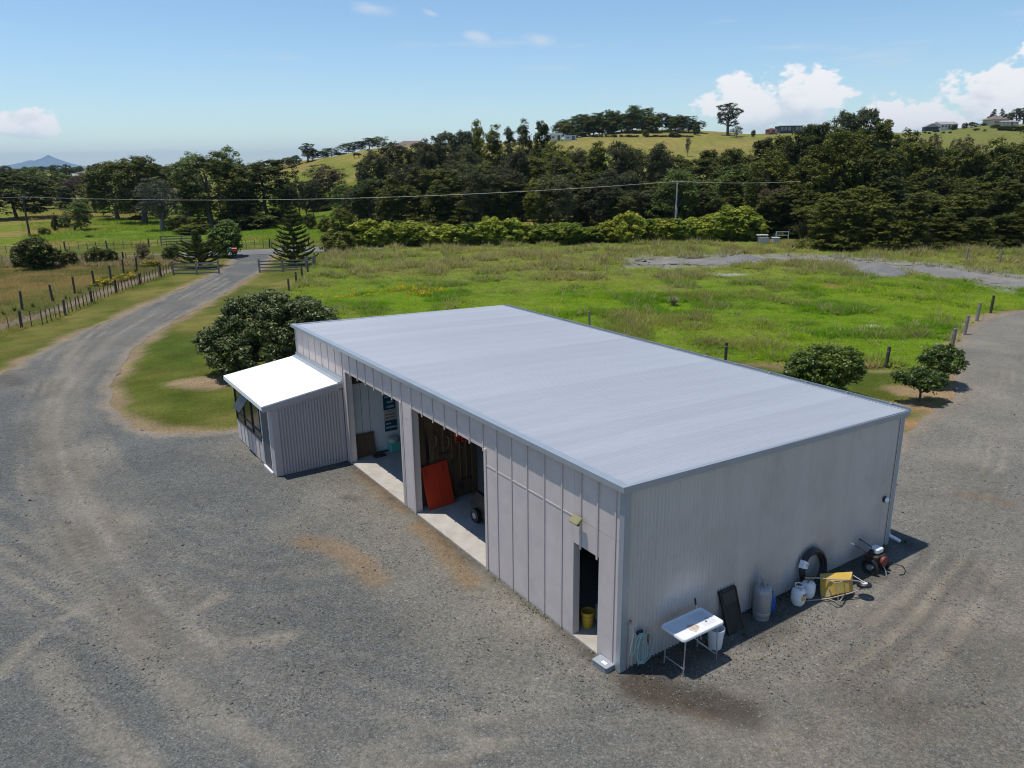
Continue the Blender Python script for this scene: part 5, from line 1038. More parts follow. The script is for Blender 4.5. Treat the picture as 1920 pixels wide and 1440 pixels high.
# ---------------------------------------------------------------- letterboxes
def letterbox(px, D, c, lb, sgn=1):
    g = at_depth(px, 480, D); e = empty('letterbox', (g[0], D, 0), .2, lb, 'letterbox'); e.scale = (.72, .72, .85); MB().box(-.04, .04, -.04, .04, -.2, .95).build('post', M_TIMDK, e)
    m = MB(); m.bbox(-.30, .30, -.20, .20, .95, 1.28, .03); bx = m.build('box', c, e); MB().box(-.20, .20, -.206, -.2005, 1.14, 1.17).build('slot', M_BLACK, bx); m = MB(); m.add([(-.33, -.23, 1.285), (.33, -.23, 1.285), (.33, .23, 1.285), (-.33, .23, 1.285), (-.33, 0, 1.40), (.33, 0, 1.40)], [(0, 1, 5, 4), (2, 3, 4, 5), (0, 4, 3), (1, 2, 5), (3, 2, 1, 0)]); m.build('lid', c, bx)
letterbox(441, 80.5, M_RED, 'red letterbox on a post beside the drive entrance'); letterbox(433, 81, mat('green_paint', (.03, .16, .13), .5), 'dark green letterbox half hidden by the rounded tree')
# ---------------------------------------------------------------- gravel heaps
def heap(px, py, rx, ry, h, lb, seed):
    g = gnd(px, py); n = 46; V = []; F = []; r = np.random.default_rng(seed); X_, Y_ = np.meshgrid(np.linspace(-1.15, 1.15, n), np.linspace(-1.15, 1.15, n)); d = np.sqrt(X_**2+Y_**2)
    nz = fbm(X_*3+seed*9, Y_*3, 1.0, 4, seed); z = h*np.clip(1-d*(.82+.4*nz), 0, 1)**.85 + (fbm(X_*30, Y_*30, 1, 2, 3)-.5)*.10*np.clip(1.1-d, 0, 1) - .08*(d > 1)
    wx = X_*rx; wy = Y_*ry; zz = z + terrain((g[0]+wx).ravel(), (g[1]+wy).ravel()).reshape(wx.shape)
    idx_ = np.arange(n*n).reshape(n, n); F = np.stack([idx_[:-1, :-1], idx_[:-1, 1:], idx_[1:, 1:], idx_[1:, :-1]], -1).reshape(-1, 4); ok_ = (d.ravel()[F] < 1.12).all(1)
    o = link('gravel_heap', mesh_np('gravel_heap', np.stack([wx.ravel(), wy.ravel(), zz.ravel()], 1), F[ok_], M_ROADG, {'mk': ('FLOAT_COLOR', np.tile((.12, 0, 0, 1), (n*n, 1)))}, True), None, (g[0], g[1], 0)); tag(o, lb, 'gravel heap'); return o
heap(1648, 516, 2.6, 1.9, .95, 'large grey gravel heap beside the track in the field', 3); heap(1392, 486, 2.2, 1.6, .5, 'low grey gravel heap at the start of the field track', 4); heap(1500, 489, 1.8, 1.2, .2, 'flat spread gravel heap between the two larger heaps', 5)
# ---------------------------------------------------------------- white railing, bench-like hutches at the end of the hedge
g = at_depth(1466, 452, 92); e = empty('white_railing', (g[0], 92, tz(g[0], 92)), 0, 'white two-rail railing against the dark trees', 'railing')
for x in (-.72, .72): MB().box(x-.05, x+.05, -.04, .04, -.2, 1.15).build('post', M_WHTPL, e)
for z in (.66, 1.06): MB().box(-.68, .68, -.03, .03, z, z+.08).build('rail', M_WHTPL, e)
for x, wd, lb in ((1431, 1.05, 'pale concrete box with a white lid at the hedge end'), (1454, .8, 'pale concrete box below the white railing')):
    g = at_depth(x, 452, 90.5); e = empty('concrete_box', (g[0], 90.5, tz(g[0], 90.5)), 0, lb, 'box'); MB().bbox(-wd/2, wd/2, -.4, .4, -.1, .62, .04).build('box_body', M_CPOLE, e); MB().bbox(-wd/2-.04, wd/2+.04, -.44, .44, .622, .68, .03).build('box_rim', M_CPOLE, e)
    if x == 1431:
        MB().box(-.78, .48, -.3, .3, .93, .99).build('lid', M_WHITE, e)
        for xx in (-.4, .4): MB().box(xx-.03, xx+.03, -.05, .05, .68, .93).build('lid_prop', M_WHTPL, e)
# pale wrecks half hidden under the belt
for px, py, wd, lb in ((1665, 447, 1.7, 'pale car bonnet showing under the dark branches'),):
    g = at_depth(px, py, 86); e = empty('old_car', (g[0], 86.0, 0), .5, lb, 'car'); M_CARP = mat('faded_paint', (.42, .44, .45), .4, .2, .1, 3)
    m = MB(); m.add([(-1.9, -.75, .35), (1.9, -.75, .35), (1.9, .75, .35), (-1.9, .75, .35), (-1.9, -.72, .82), (-.7, -.74, .92), (1.0, -.74, .95), (1.9, -.7, .88), (-1.9, .72, .82), (-.7, .74, .92), (1.0, .74, .95), (1.9, .7, .88)], [(0, 1, 7, 6, 5, 4), (3, 8, 9, 10, 11, 2), (0, 4, 8, 3), (1, 2, 11, 7), (4, 5, 9, 8), (5, 6, 10, 9), (6, 7, 11, 10), (0, 3, 2, 1)]); m.build('body', M_CARP, e)
    m = MB(); m.add([(-.75, -.70, .925), (1.1, -.70, .955), (1.1, .70, .955), (-.75, .70, .925), (-.2, -.58, 1.4), (.75, -.58, 1.42), (.75, .58, 1.42), (-.2, .58, 1.4)], [(0, 1, 5, 4), (1, 2, 6, 5), (2, 3, 7, 6), (3, 0, 4, 7), (4, 5, 6, 7)]); m.build('cabin', M_GLASS, e)
    for x in (-1.25, 1.25):
        for y in (-.72, .72): m = MB(); m.cyl((x, y-.09, .31), (x, y+.09, .31), .31, n=16); wq = m.build('wheel', M_BLACK, e); m = MB(); m.cyl((x, y-.1, .31), (x, y+.1, .31), .17, n=12); m.build('rim', M_GALV, wq)
# ---------------------------------------------------------------- things along the right wall (local x = along the wall front direction, s; y = -t)
def sit(name, s, t, label, cat, z=0.012, rz=0.0, group=None): return empty(name, sh(s, t, z), ROTZ+rz, label, cat, group)
# fold-up table: in the local frame +x points into the wall (s), -y runs along the wall away from the corner
e = sit('cleaning_table', -.51, 1.37, 'white plastic folding table with moulded sink against the grey wall', 'table')
m = MB()
def rrect(hx, hy, rr, z, n=5):
    P = []
    for cx, cy, a0 in ((hx-rr, hy-rr, 0), (-hx+rr, hy-rr, pi/2), (-hx+rr, -hy+rr, pi), (hx-rr, -hy+rr, 1.5*pi)):
        for i in range(n): a = a0+pi/2*i/(n-1); P.append((cx+rr*cos(a), cy+rr*sin(a), z))
    return P
def loft(m, rings, cap0=True, cap1=True, mi=0):
    n = len(rings[0]); V = [p for rg in rings for p in rg]; F = []
    for k in range(len(rings)-1): F += [(k*n+i, k*n+(i+1) % n, (k+1)*n+(i+1) % n, (k+1)*n+i) for i in range(n)]
    if cap0: F.append(tuple(range(n-1, -1, -1)))
    if cap1: F.append(tuple(range((len(rings)-1)*n, len(rings)*n)))
    m.add(V, F, mi)
loft(m, [rrect(.30, .54, .06, .79), rrect(.315, .555, .07, .80), rrect(.315, .555, .07, .835), rrect(.305, .545, .06, .85), rrect(.28, .52, .05, .848), rrect(.275, .515, .05, .838)]); tt = m.build('table_top', M_WHTPL, e, True)
m = MB(); loft(m, [rrect(.21, .165, .03, .8385), rrect(.205, .16, .03, .8405)], True, True); o = m.build('sink_basin', mat('basin_grey', (.62, .62, .63), .4), tt); o.location = (.0, -.30, 0)
m = MB(); m.tube([(.03*cos(a), .03*sin(a), .842) for a in np.linspace(0, 2*pi, 13)[:-1]], .006, 5, closed=True); o = m.build('drain_ring', M_GALV, tt); o.location = (-.03, -.36, 0); m = MB(); m.cyl((0, 0, .8405), (0, 0, .843), .022, n=10); o = m.build('plug_hole', M_BLACK, tt); o.location = (-.09, -.27, 0)
m = MB(); loft(m, [[(.13*cos(a)*(.8+.3*sin(3*a)), .15*sin(a)*(.8+.25*cos(2*a)), .8392) for a in np.linspace(0, 2*pi, 25)[:-1]], [(.1*cos(a), .12*sin(a), .8398) for a in np.linspace(0, 2*pi, 25)[:-1]]], False, True); o = m.build('dirt_mark', M_STAINS, tt); o.location = (-.10, .08, 0)
for sy in (-.43, .43):
    m = MB(); m.tube([(-.24, sy, .79), (-.25, sy+.03*np.sign(sy), .0)], .013, 6); m.build('leg', M_GALV, e, True); m = MB(); m.tube([(.24, sy, .79), (.25, sy+.03*np.sign(sy), .0)], .013, 6); m.build('leg', M_GALV, e, True)
    m = MB(); m.tube([(-.25, sy, .14), (.25, sy, .14)], .010, 6); m.build('cross_bar', M_GALV, e, True)
m = MB(); m.tube([(-.24, .43, .14), (.22, -.05, .62)], .009, 5); m.build('brace', M_GALV, e, True); m = MB(); m.tube([(-.24, -.43, .14), (.22, .05, .62)], .009, 5); m.build('brace', M_GALV, e, True)
# brush behind the table
e = sit('broom', -.09, 2.02, 'broom handle with dark grip leaning behind the white table', 'broom'); m = MB(); m.tube([(-.10, 0, .05), (.045, .06, .80)], .012, 6); m.build('handle', M_WHTPL, e); m = MB(); m.tube([(.045, .06, .80), (.07, .07, .93)], .016, 6); m.build('grip', M_BLACK, e); MB().bbox(-.22, .0, -.05, .05, .0, .06, .02).build('brush_head', M_PLY, e)
# bucket
def bucket(name, s, t, label, body, r0=.125, r1=.16, h=.40, rz=0, z=.012, lid=None, handle=True):
    e = sit(name, s, t, label, 'bucket', z, rz); m = MB(); m.lathe([(r0*.96, 0), (r0, .012), (r1, h-.05), (r1+.012, h-.048), (r1+.012, h), (r1-.006, h), (r0-.008, .03), (.001, .03)], 24, caps=True); b = m.build('bucket_body', body, e, True)
    if handle: m = MB(); m.tube([(r1*cos(a), -.02-.12*sin(a), h-.03-.16*sin(a)) for a in np.linspace(0, pi, 13)], .004, 5); m.build('handle', M_GALV, e)
    m = MB(); m.tube([((r1+.004)*cos(a), (r1+.004)*sin(a), h-.09) for a in np.linspace(0, 2*pi, 25)[:-1]], .005, 4, closed=True); m.build('rib', body, b)
    if lid: m = MB(); m.lathe([(r1+.02, h-.015), (r1+.022, h+.012), (r1-.02, h+.018), (.001, h+.014)], 24); m.build('lid', lid, e, True)
    return e
bucket('plastic_bucket', -.46, 2.12, 'white plastic bucket under the end of the folding table', M_WHTPL, .135, .165, .44)
# black rectangular tray leaning on the wall
e = sit('black_tray', -.375, 2.86, 'black rectangular plastic tray leaning against the grey wall', 'tray'); T = Matrix.Rotation(math.radians(20), 4, 'Y'); m = MB(); m.T = T
loft(m, [rrect(.02, .02, .005, 0)][:0] or [[(-.0, y_, z_) for y_, z_ in P] for P in ([(-.22, 0), (.22, 0), (.24, .92), (-.24, .92)],)] + [[(.05, y_, z_) for y_, z_ in ((-.22, 0), (.22, 0), (.24, .92), (-.24, .92))], [(.05, y_, z_) for y_, z_ in ((-.18, .04), (.18, .04), (.20, .88), (-.20, .88))], [(.012, y_, z_) for y_, z_ in ((-.17, .06), (.17, .06), (.18, .60), (-.18, .60))]]); m.build('tray_shell', mat('worn_black', (.022, .020, .017), .6, 0, .4, 5, 0, 60, 0, .3, dirt=((.07, .055, .04), .6, 3)), e)
m = MB(); m.T = T; m.box(-.012, .0, -.19, .19, .62, .86); m.build('end_flap', M_BLACK, e); m = MB(); m.T = T; m.tube([(-.012, -.22, .01), (-.012, -.235, .9)], .012, 5); m.tube([(-.012, .22, .01), (-.012, .235, .9)], .012, 5); m.build('rim_bead', M_TIMDK, e)
# tall grey LPG cylinder
M_LPG = mat('lpg_grey', (.32, .32, .32), .42, .3, .06, 3, 0, 60, 0, .5, dirt=((.2, .18, .16), .3, 3))
e = sit('gas_cylinder', -.30, 3.72, 'tall grey gas cylinder standing against the wall', 'gas bottle'); m = MB(); m.lathe([(.16, .05), (.175, .06), (.185, .10), (.187, .18), (.183, .19), (.187, .20), (.187, .62), (.175, .68), (.14, .735), (.07, .76), (.045, .765), (.045, .79), (.001, .79)], 28); b = m.build('tank', M_LPG, e, True)
m = MB(); m.lathe([(.165, 0), (.17, .0), (.17, .055), (.16, .055)], 28, caps=False); m.build('foot_ring', M_GALV, e, True)
for a0 in (.3, .3+pi): m = MB(); m.tube([(.10*cos(a), .10*sin(a), z_) for a, z_ in [(a0-.9, .74), (a0-.9, .86), (a0-.5, .90), (a0, .905), (a0+.5, .90), (a0+.9, .86), (a0+.9, .74)]], .013, 6); m.build('collar', M_LPG, e, True)
m = MB(); m.cyl((0, 0, .78), (0, 0, .85), .022, n=10); m.cyl((0, 0, .82), (.06, 0, .82), .014, n=8); m.build('valve', M_GALV, e)
# blue jerry can
M_BLUE = mat('blue_plastic', (.012, .085, .32), .45, 0, .1, 5)
e = sit('jerry_can', -.22, 4.06, 'blue plastic water can beside the grey gas cylinder', 'container'); m = MB(); m.bbox(-.10, .10, -.13, .13, 0, .33, .03); m.add([(-.08, -.11, .33), (.08, -.11, .33), (.08, .11, .33), (-.08, .11, .33), (-.05, -.07, .40), (.05, -.07, .40), (.05, .05, .40), (-.05, .05, .40)], [(0, 1, 5, 4), (1, 2, 6, 5), (2, 3, 7, 6), (3, 0, 4, 7), (4, 5, 6, 7)]); m.build('can_body', M_BLUE, e)
m = MB(); m.cyl((0, -.08, .37), (0, -.08, .44), .028, n=12); m.build('cap', M_BLACK, e); m = MB(); m.tube([(0, .09, .36), (0, .08, .43), (0, -.02, .44), (0, -.03, .39)], .014, 6); m.build('handle', M_BLUE, e)
# two white gas bottles
def gasbottle(s, t, label, mark, rz):
    e = sit('gas_bottle', s, t, label, 'gas bottle', rz=rz); m = MB(); m.lathe([(.10, .03), (.14, .05), (.153, .10), (.155, .16), (.157, .165), (.155, .17), (.155, .27), (.148, .32), (.12, .365), (.07, .39), (.03, .395), (.001, .395)], 26); b = m.build('tank', M_WHTPL, e, True)
    m = MB(); m.lathe([(.105, 0), (.11, 0), (.11, .05), (.105, .05)], 24, caps=False); m.build('foot_ring', M_WHTPL, e, True)
    for a0 in (0, 2.1, 4.2): m = MB(); m.tube([(.085*cos(a0), .085*sin(a0), .37), (.09*cos(a0), .09*sin(a0), .46)], .012, 5); m.build('collar_post', M_GALV if mark else M_BRONZE, e)
    m = MB(); m.tube([(.09*cos(a), .09*sin(a), .465) for a in np.linspace(0, 2*pi, 17)[:-1]], .012, 5, closed=True); m.build('collar_ring', M_WHTPL if mark else M_BRONZE, e, True); m = MB(); m.cyl((0, 0, .39), (0, 0, .45), .025, n=8); m.cyl((0, 0, .43), (.05, 0, .43), .014, n=6); m.build('valve', M_BRASS, e)
    if mark:
        for a0, a1, z0, z1, c in ((2.2, 2.9, .26, .31, M_RED), (2.0, 2.7, .16, .25, M_YEL)):
            m = MB(); V = [(.1575*cos(a), .1575*sin(a), z) for z in (z0, z1) for a in np.linspace(a0, a1, 7)]; m.add(V, [(i, i+1, i+8, i+7) for i in range(6)]); m.build('sticker', c, b)
M_BRASS = mat('brass', (.45, .28, .10), .35, .8, .1, 8); M_BRONZE = mat('rusty_bronze', (.22, .12, .06), .6, .5, .3, 12); M_YEL = mat('yellow_paint', (.62, .38, .035), .5, 0, .15, 6)
gasbottle(-.42, 4.80, 'white gas bottle with red and yellow stickers by the wall', True, .6); gasbottle(-.36, 5.22, 'white gas bottle with rusty collar next to the wheelbarrow', False, 2.0)
# coil of black pipe standing against the wall
e = sit('pipe_coil', -.16, 5.62, 'coil of thick black pipe with a white label leaning on the wall', 'pipe coil'); R1 = .40; T = Matrix.Translation((0, 0, R1+.085)) @ Matrix.Rotation(math.radians(10), 4, 'Y')
for k, (dr, dx) in enumerate(((0, -.055), (0, 0.02), (-.055, -.02), (.035, -.02), (-.045, .03))): m = MB(); m.T = T; m.tube([(dx, (R1+dr)*cos(a), (R1+dr)*sin(a)) for a in np.linspace(0, 2*pi, 41)[:-1]], .036, 8, closed=True); m.build('pipe_turn', M_BLACK, e, True)
m = MB(); m.T = T; a_ = 2.55; m.add([(-.096, (R1+q)*cos(a), (R1+q)*sin(a)) for q in (-.07, .08) for a in (-.20+.52, .18+.52)], [(0, 1, 3, 2)]); m.add([(x_, (R1+.078)*cos(a), (R1+.078)*sin(a)) for x_ in (-.096, .03) for a in (-.20+.52, .18+.52)], [(0, 1, 3, 2)]); m.build('label_wrap', M_WHITE, e)
for y_ in (-.02, .02): m = MB(); m.T = T; m.add([(-.0975, (R1+q)*cos(.5+a), (R1+q)*sin(.5+a)) for q in (-.03+y_, -.015+y_) for a in (-.10, .12)], [(0, 1, 3, 2)]); m.build('label_print', M_DOOR, e)
# yellow wheelbarrow lying on its side, open side to the wall
e = sit('wheelbarrow', -.80, 5.74, 'yellow wheelbarrow lying on its side with frame towards the yard', 'wheelbarrow'); M_BARROW = mat('barrow_yellow', (.52, .33, .055), .55, 0, .15, 4, 0, 60, 0, .4, dirt=((.55, .48, .36), .6, 3)); M_BFR = mat('barrow_frame', (.36, .33, .28), .6, .3, .15, 6)
# build in barrow frame: X forward (wheel), Y left, Z up; then roll it over
fw_ = Vector((-.38, -.92, 0)).normalized(); side_ = Vector((0, 0, 1)); upb_ = side_.cross(fw_) * -1
upb_ = fw_.cross(side_); upb_ = upb_ if upb_.x > 0 else -upb_
lf_ = upb_.cross(fw_)
Mb = Matrix(((fw_.x, lf_.x, upb_.x, 0), (fw_.y, lf_.y, upb_.y, 0), (fw_.z, lf_.z, upb_.z, 0), (0, 0, 0, 1)))
Mb = Matrix.Translation((0, 0, .285)) @ Mb @ Matrix.Scale(.86, 4) @ Matrix.Rotation(math.radians(-14), 4, 'X') @ Matrix.Translation((0, 0, -.30))
def bw(): q = MB(); q.T = Mb; return q
q = bw(); rings = [[(x, y, .22) for x, y in ((-.22, -.15), (.20, -.13), (.20, .13), (-.22, .15))], [(x, y, .30) for x, y in ((-.34, -.22), (.32, -.19), (.32, .19), (-.34, .22))], [(x, y, .50) for x, y in ((-.44, -.33), (.50, -.28), (.50, .28), (-.44, .33))], [(x, y, .50) for x, y in ((-.42, -.31), (.48, -.26), (.48, .26), (-.42, .31))], [(x, y, .31) for x, y in ((-.32, -.20), (.30, -.17), (.30, .17), (-.32, .20))], [(x, y, .235) for x, y in ((-.21, -.14), (.19, -.12), (.19, .12), (-.21, .14))]]
loft(q, rings); q.build('tray', M_BARROW, e)
for y_ in (-1, 1):
    q = bw(); q.tube([(.62, .07*y_, .20), (.28, .16*y_, .215), (-.30, .24*y_, .235), (-.55, .28*y_, .34), (-.92, .30*y_, .42)], .017, 7); q.build('handle_tube', M_BFR, e, True)
    q = bw(); q.tube([(.05, .19*y_, .215), (-.24, .23*y_, -.04), (-.36, .24*y_, -.04), (-.40, .25*y_, .24)], .015, 6); q.build('leg', M_BFR, e, True)
    q = bw(); q.tube([(.62, .07*y_, .20), (.48, .20*y_, .45)], .012, 5); q.build('brace', M_BFR, e, True)
q = bw(); q.tube([(-.30, -.24, -.04), (-.30, .24, -.04)], .012, 6); q.build('leg_bar', M_BFR, e, True)
q = bw(); q.tube([(.62+.14*cos(a), 0, .20+.14*sin(a)) for a in np.linspace(0, 2*pi, 29)[:-1]], .05, 10, closed=True); wl_ = q.build('wheel', M_BLACK, e, True); q = bw(); q.cyl((.62, -.055, .20), (.62, .055, .20), .085, n=14); q.cyl((.62, -.09, .20), (.62, .09, .20), .018, n=8); q.build('hub', M_WHTPL, wl_)
# old engine-driven tiller by the far corner
e = sit('rotary_tiller', -.52, 7.50, 'rusty dark engine-driven tiller with a red handle near the far corner', 'tiller'); M_RUST = mat('dark_rust', (.055, .038, .028), .8, .2, .4, 10); M_DKRED = mat('dark_red', (.16, .03, .025), .55, 0, .2, 8)
MB().bbox(-.16, .16, -.20, .20, .20, .44, .04).build('engine_block', M_RUST, e); m = MB(); m.bbox(-.11, .11, -.16, .10, .47, .58, .03); m.build('fuel_tank', M_WHTPL, e); m = MB(); m.cyl((-.19, 0, .32), (-.26, 0, .32), .12, n=16); m.build('recoil_cover', M_DKRED, e); m = MB(); m.cyl((.02, .14, .40), (.02, .14, .56), .05, n=10); m.build('air_filter', M_BLACK, e); m = MB(); m.cyl((.10, -.2, .36), (.10, -.32, .36), .055, n=10); m.build('muffler', M_RUST, e)
for y_ in (-.16, .16):
    m = MB(); m.tube([(.05*0, y_*.6, .30), (.06, y_+.28, .62), (.10, y_+.62, .86)], .013, 6); m.build('handlebar', M_DKRED if y_ > 0 else M_BLACK, e, True); m = MB(); m.tube([(.10, y_+.62, .86), (.11, y_+.72, .92)], .02, 6); m.build('grip', M_WHTPL if y_ > 0 else M_BLACK, e)
for y_ in (-.24, .24):
    m = MB(); m.tube([(-.05+.17*cos(a), y_, .17+.17*sin(a)) for a in np.linspace(0, 2*pi, 21)[:-1]], .038, 7, closed=True); wl_ = m.build('wheel', M_BLACK, e, True); m = MB(); m.cyl((-.05, y_-.04, .17), (-.05, y_+.04, .17), .07, n=10); m.build('hub', M_GALV, wl_)
m = MB(); m.tube([(.1, -.2, .35), (.0, -.42, .22), (-.12, -.62, .03), (-.32, -.70, .02), (-.48, -.55, .015), (-.55, -.35, .015), (-.5, -.25, .015)], .011, 6); m.build('cable', M_BLACK, e, True); m = MB(); m.tube([(-.2, .0, .25), (-.32, .02, .1), (-.36, .05, .01)], .012, 5); m.build('stand', M_GALV, e)
for k in range(3): m = MB(); m.tube([(.12+.04*k, -.3-.05*k, .18), (.05, -.36-.05*k, .04)], .012, 5); m.build('tine', M_RUST, e)
# tap and hanging hose near the corner
M_HOSE = mat('hose_green', (.30, .47, .44), .45, 0, .1, 6)
e = empty('tap', sh(-.02, .17, 1.02), ROTZ, 'outdoor brass tap on a short riser at the shed corner', 'tap'); m = MB(); m.tube([(0, 0, -.98), (0, 0, 0), (-.02, 0, .05), (-.09, 0, .05), (-.10, 0, .0)], .012, 7); m.build('pipe', M_GALV, e, True); m = MB(); m.cyl((-.05, 0, .05), (-.05, 0, .10), .012, n=8); m.build('spindle', M_BRASS, e); MB().box(-.085, -.015, -.008, .008, .10, .115).build('handle', M_RED, e)
e = empty('garden_hose', sh(-.06, .17, 0), ROTZ, 'pale green garden hose looped on the wall below the tap', 'hose'); r = np.random.default_rng(3)
for k in range(5):
    c_y = -.22-.012*k; w2 = .055+.03*k+r.uniform(-.02, .02); z1_ = .80-.01*k; z0_ = .06+r.uniform(0, .10)+(.0 if k < 3 else .05); P = []
    for a in np.linspace(0, 2*pi, 25)[:-1]: P.append((-.03-.012*k+.008*r.normal(), c_y+w2*sin(a)*(.45+.55*(1-cos(a))/2) , (z1_+z0_)/2+(z1_-z0_)/2*cos(a)))
    m = MB(); m.tube(P, .0095, 6, closed=True); m.build('hose_loop', M_HOSE, e, True)
m = MB(); m.tube([(-.10, 0, 1.0), (-.10, .0, .85), (-.08, .04, .6), (-.06, .045, .42), (-.05, -.02, .36), (-.04, -.08, .42), (-.05, -.14, .7), (-.05, -.2, .80)], .0095, 6); m.build('hose_feed', M_HOSE, e, True)
m = MB(); m.tube([(-.05, -.2, .79), (-.05, -.30, .77), (-.06, -.36, .70), (-.06, -.40, .74), (-.06, -.43, .70)], .0095, 6); m.build('hose_tail', M_HOSE, e, True); m = MB(); m.cyl((-.06, -.43, .70), (-.07, -.41, .60), .02, n=8); m.build('hose_coupling', M_BRONZE, e); m = MB(); m.cyl((-.07, -.41, .60), (-.075, -.40, .50), .016, n=8); m.build('nozzle', M_BLACK, e)
m = MB(); m.tube([(-.03, -.2, .12), (-.05, -.34, .08), (-.05, -.50, .16), (-.04, -.58, .38), (-.04, -.56, .60), (-.04, -.46, .72)], .0095, 6); m.build('hose_arc', M_HOSE, e, True); MB().box(-.05, .0, -.30, -.16, .77, .83).build('hose_hanger', M_BLACK, e)
# grey box with a white label by the door
e = sit('meter_lid_box', .33, -.13, 'small grey plastic box with a white label on the gravel by the door', 'box', rz=.06); MB().bbox(-.20, .20, -.12, .12, -.02, .10, .03).build('box_body', mat('grey_plastic', (.20, .21, .23), .55, 0, .1, 6), e); MB().bbox(-.205, .205, -.125, .125, .101, .118, .03).build('lid', mat('grey_lid', (.30, .32, .35), .5, 0, .1, 6), e); MB().box(-.10, .02, -.02, .05, .119, .121).build('sticker', M_WHITE, e)
# floodlight over the door, round light at the back corner, downpipe stub
e = empty('flood_light', sh(1.22, -.03, 2.72), ROTZ, 'yellowish flood light tilted out above the shed door', 'light'); T = Matrix.Translation((0, .11, .05)) @ Matrix.Rotation(math.radians(-38), 4, 'X') @ Matrix.Scale(.82, 4); m = MB(); m.T = T; m.bbox(-.16, .16, -.11, .11, -.02, .03, .02); m.build('housing', mat('flood_case', (.22, .205, .10), .5, .1, .1, 8), e); m = MB(); m.T = T; m.box(-.14, .14, -.09, .09, -.026, -.0205); m.build('lens', mat('flood_lens', (.55, .52, .30), .25), e)
m = MB(); m.tube([(0, -.008, -.02), (0, .05, -.03), (0, .10, .03)], .014, 6); m.build('bracket', M_BLACK, e); m = MB(); m.ball((.0, .05, -.07), .035, 10, 8); m.build('sensor', M_BLACK, e, True)
e = empty('bulkhead_light', sh(-.02, 8.50, 1.38), ROTZ, 'round white wall light near the back corner of the shed', 'light'); m = MB(); m.lathe([(.075, 0), (.08, .02), (.08, .05)], 18, M=Matrix.Rotation(-pi/2, 4, 'Y')); m.build('base', M_BLACK, e); m = MB(); m.lathe([(.072, .051), (.065, .08), (.04, .10), (.001, .105)], 18, M=Matrix.Rotation(-pi/2, 4, 'Y')); m.build('dome', M_WHITE, e, True)
e = empty('downpipe', sh(-.02, W_+.10, 0), ROTZ, 'white downpipe with splayed outlet behind the shed corner', 'downpipe'); m = MB(); m.tube([(.08, 0, 3.44), (.08, 0, .35), (.06, -.03, .22), (-.12, -.24, .07)], .045, 10); m.build('pipe', M_WHTPL, e, True); MB().box(.02, .14, -.06, .06, 1.6, 1.63).build('pipe_clip', M_GALV, e)
# ---------------------------------------------------------------- inside the bays
def board(name, label, s, t0, t1, z0, z1, mats, cat='sign'):
    e = empty(name, sh(s, (t0+t1)/2, (z0+z1)/2), ROTZ, label, cat); wv = (t1-t0)/2; hv = (z1-z0)/2; MB().box(-.012, 0, -wv, wv, -hv, hv).build('panel', mats[0], e)
    return e, wv, hv
M_NAVY = mat('sign_navy', (.010, .060, .115), .45, 0, .05, 5); M_PRINT = mat('sign_print', (.45, .52, .55), .6, 0, .05, 5); M_CREAM = mat('sign_cream', (.42, .40, .32), .6, 0, .05, 5)
r = np.random.default_rng(9)
def lines(e, wv, hv, rows, m_):
    for zc, h, segs in rows:
        for a, b in segs:
            x = a
            while x < b:
                w2 = r.uniform(.012, .022); MB().box(-.0145, -.0125, -wv*(2*min(x+w2/(2*wv), b)-1), -wv*(2*x-1), zc-h/2*r.uniform(.7, 1), zc+h/2*r.uniform(.7, 1)).build('letter', m_, e); x += (w2+.010)/(2*wv)
e, wv, hv = board('notice_sign', 'top dark blue notice sign on the white partition', 13.452, 1.40, 1.84, 1.46, 1.98, (M_NAVY,)); lines(e, wv, hv, ((.19, .06, ((.12, .9),)), (.0, .08, ((.3, .8),)), (-.16, .09, ((.25, .34), (.42, .85)))), M_PRINT)
e, wv, hv = board('notice_sign', 'cream notice sign between the two blue ones', 13.452, 1.40, 1.86, 1.10, 1.44, (M_CREAM,)); lines(e, wv, hv, ((.12, .03, ((.3, .7),)), (.02, .06, ((.12, .38), (.44, .88))), (-.09, .06, ((.12, .38), (.44, .86)))), M_DOOR)
e, wv, hv = board('notice_sign', 'lower dark blue notice sign on the white partition', 13.452, 1.42, 1.86, .70, 1.08, (M_NAVY,)); lines(e, wv, hv, ((.08, .06, ((.1, .5),)), (-.06, .08, ((.08, .95),))), M_PRINT)
e = sit('brown_board', 13.30, .66, 'dark brown board leaning at the foot of the white partition', 'board', .056); m = MB(); m.T = Matrix.Rotation(math.radians(9), 4, 'Y'); m.box(-.02, .0, -.32, .32, 0, .78); m.build('board_panel', M_PLY, e); m = MB(); m.T = Matrix.Rotation(math.radians(9), 4, 'Y'); m.box(-.035, -.0205, -.32, .32, .70, .78); m.build('edge_batten', M_PLY, e)
M_TEAL = mat('teal_plastic', (.10, .42, .36), .5, 0, .1, 6)
e = sit('green_bin', 13.22, 1.62, 'pale green plastic bin holding a crumpled sack', 'bin', .056); m = MB(); m.bbox(-.14, .14, -.19, .19, 0, .30, .03); m.build('bin_body', M_TEAL, e); MB().bbox(-.16, .16, -.21, .21, .301, .335, .02).build('bin_rim', M_TEAL, e)
e = sit('crumpled_sack', 13.22, 1.58, 'crumpled pale sack lying in the green bin', 'sack', .39); V = []; m = MB(); m.ball((0, 0, .06), .17, 14, 10, sc3=(1, 1.2, .7)); m.v = [tuple(np.array(p)*(1+.28*(vnoise(np.array([p[0]*14+p[2]*9]), np.array([p[1]*14]), 4)[0]-.5))) for p in m.v]; m.build('sack_cloth', mat('sack', (.45, .42, .36), .9, 0, .2, 8), e, True)
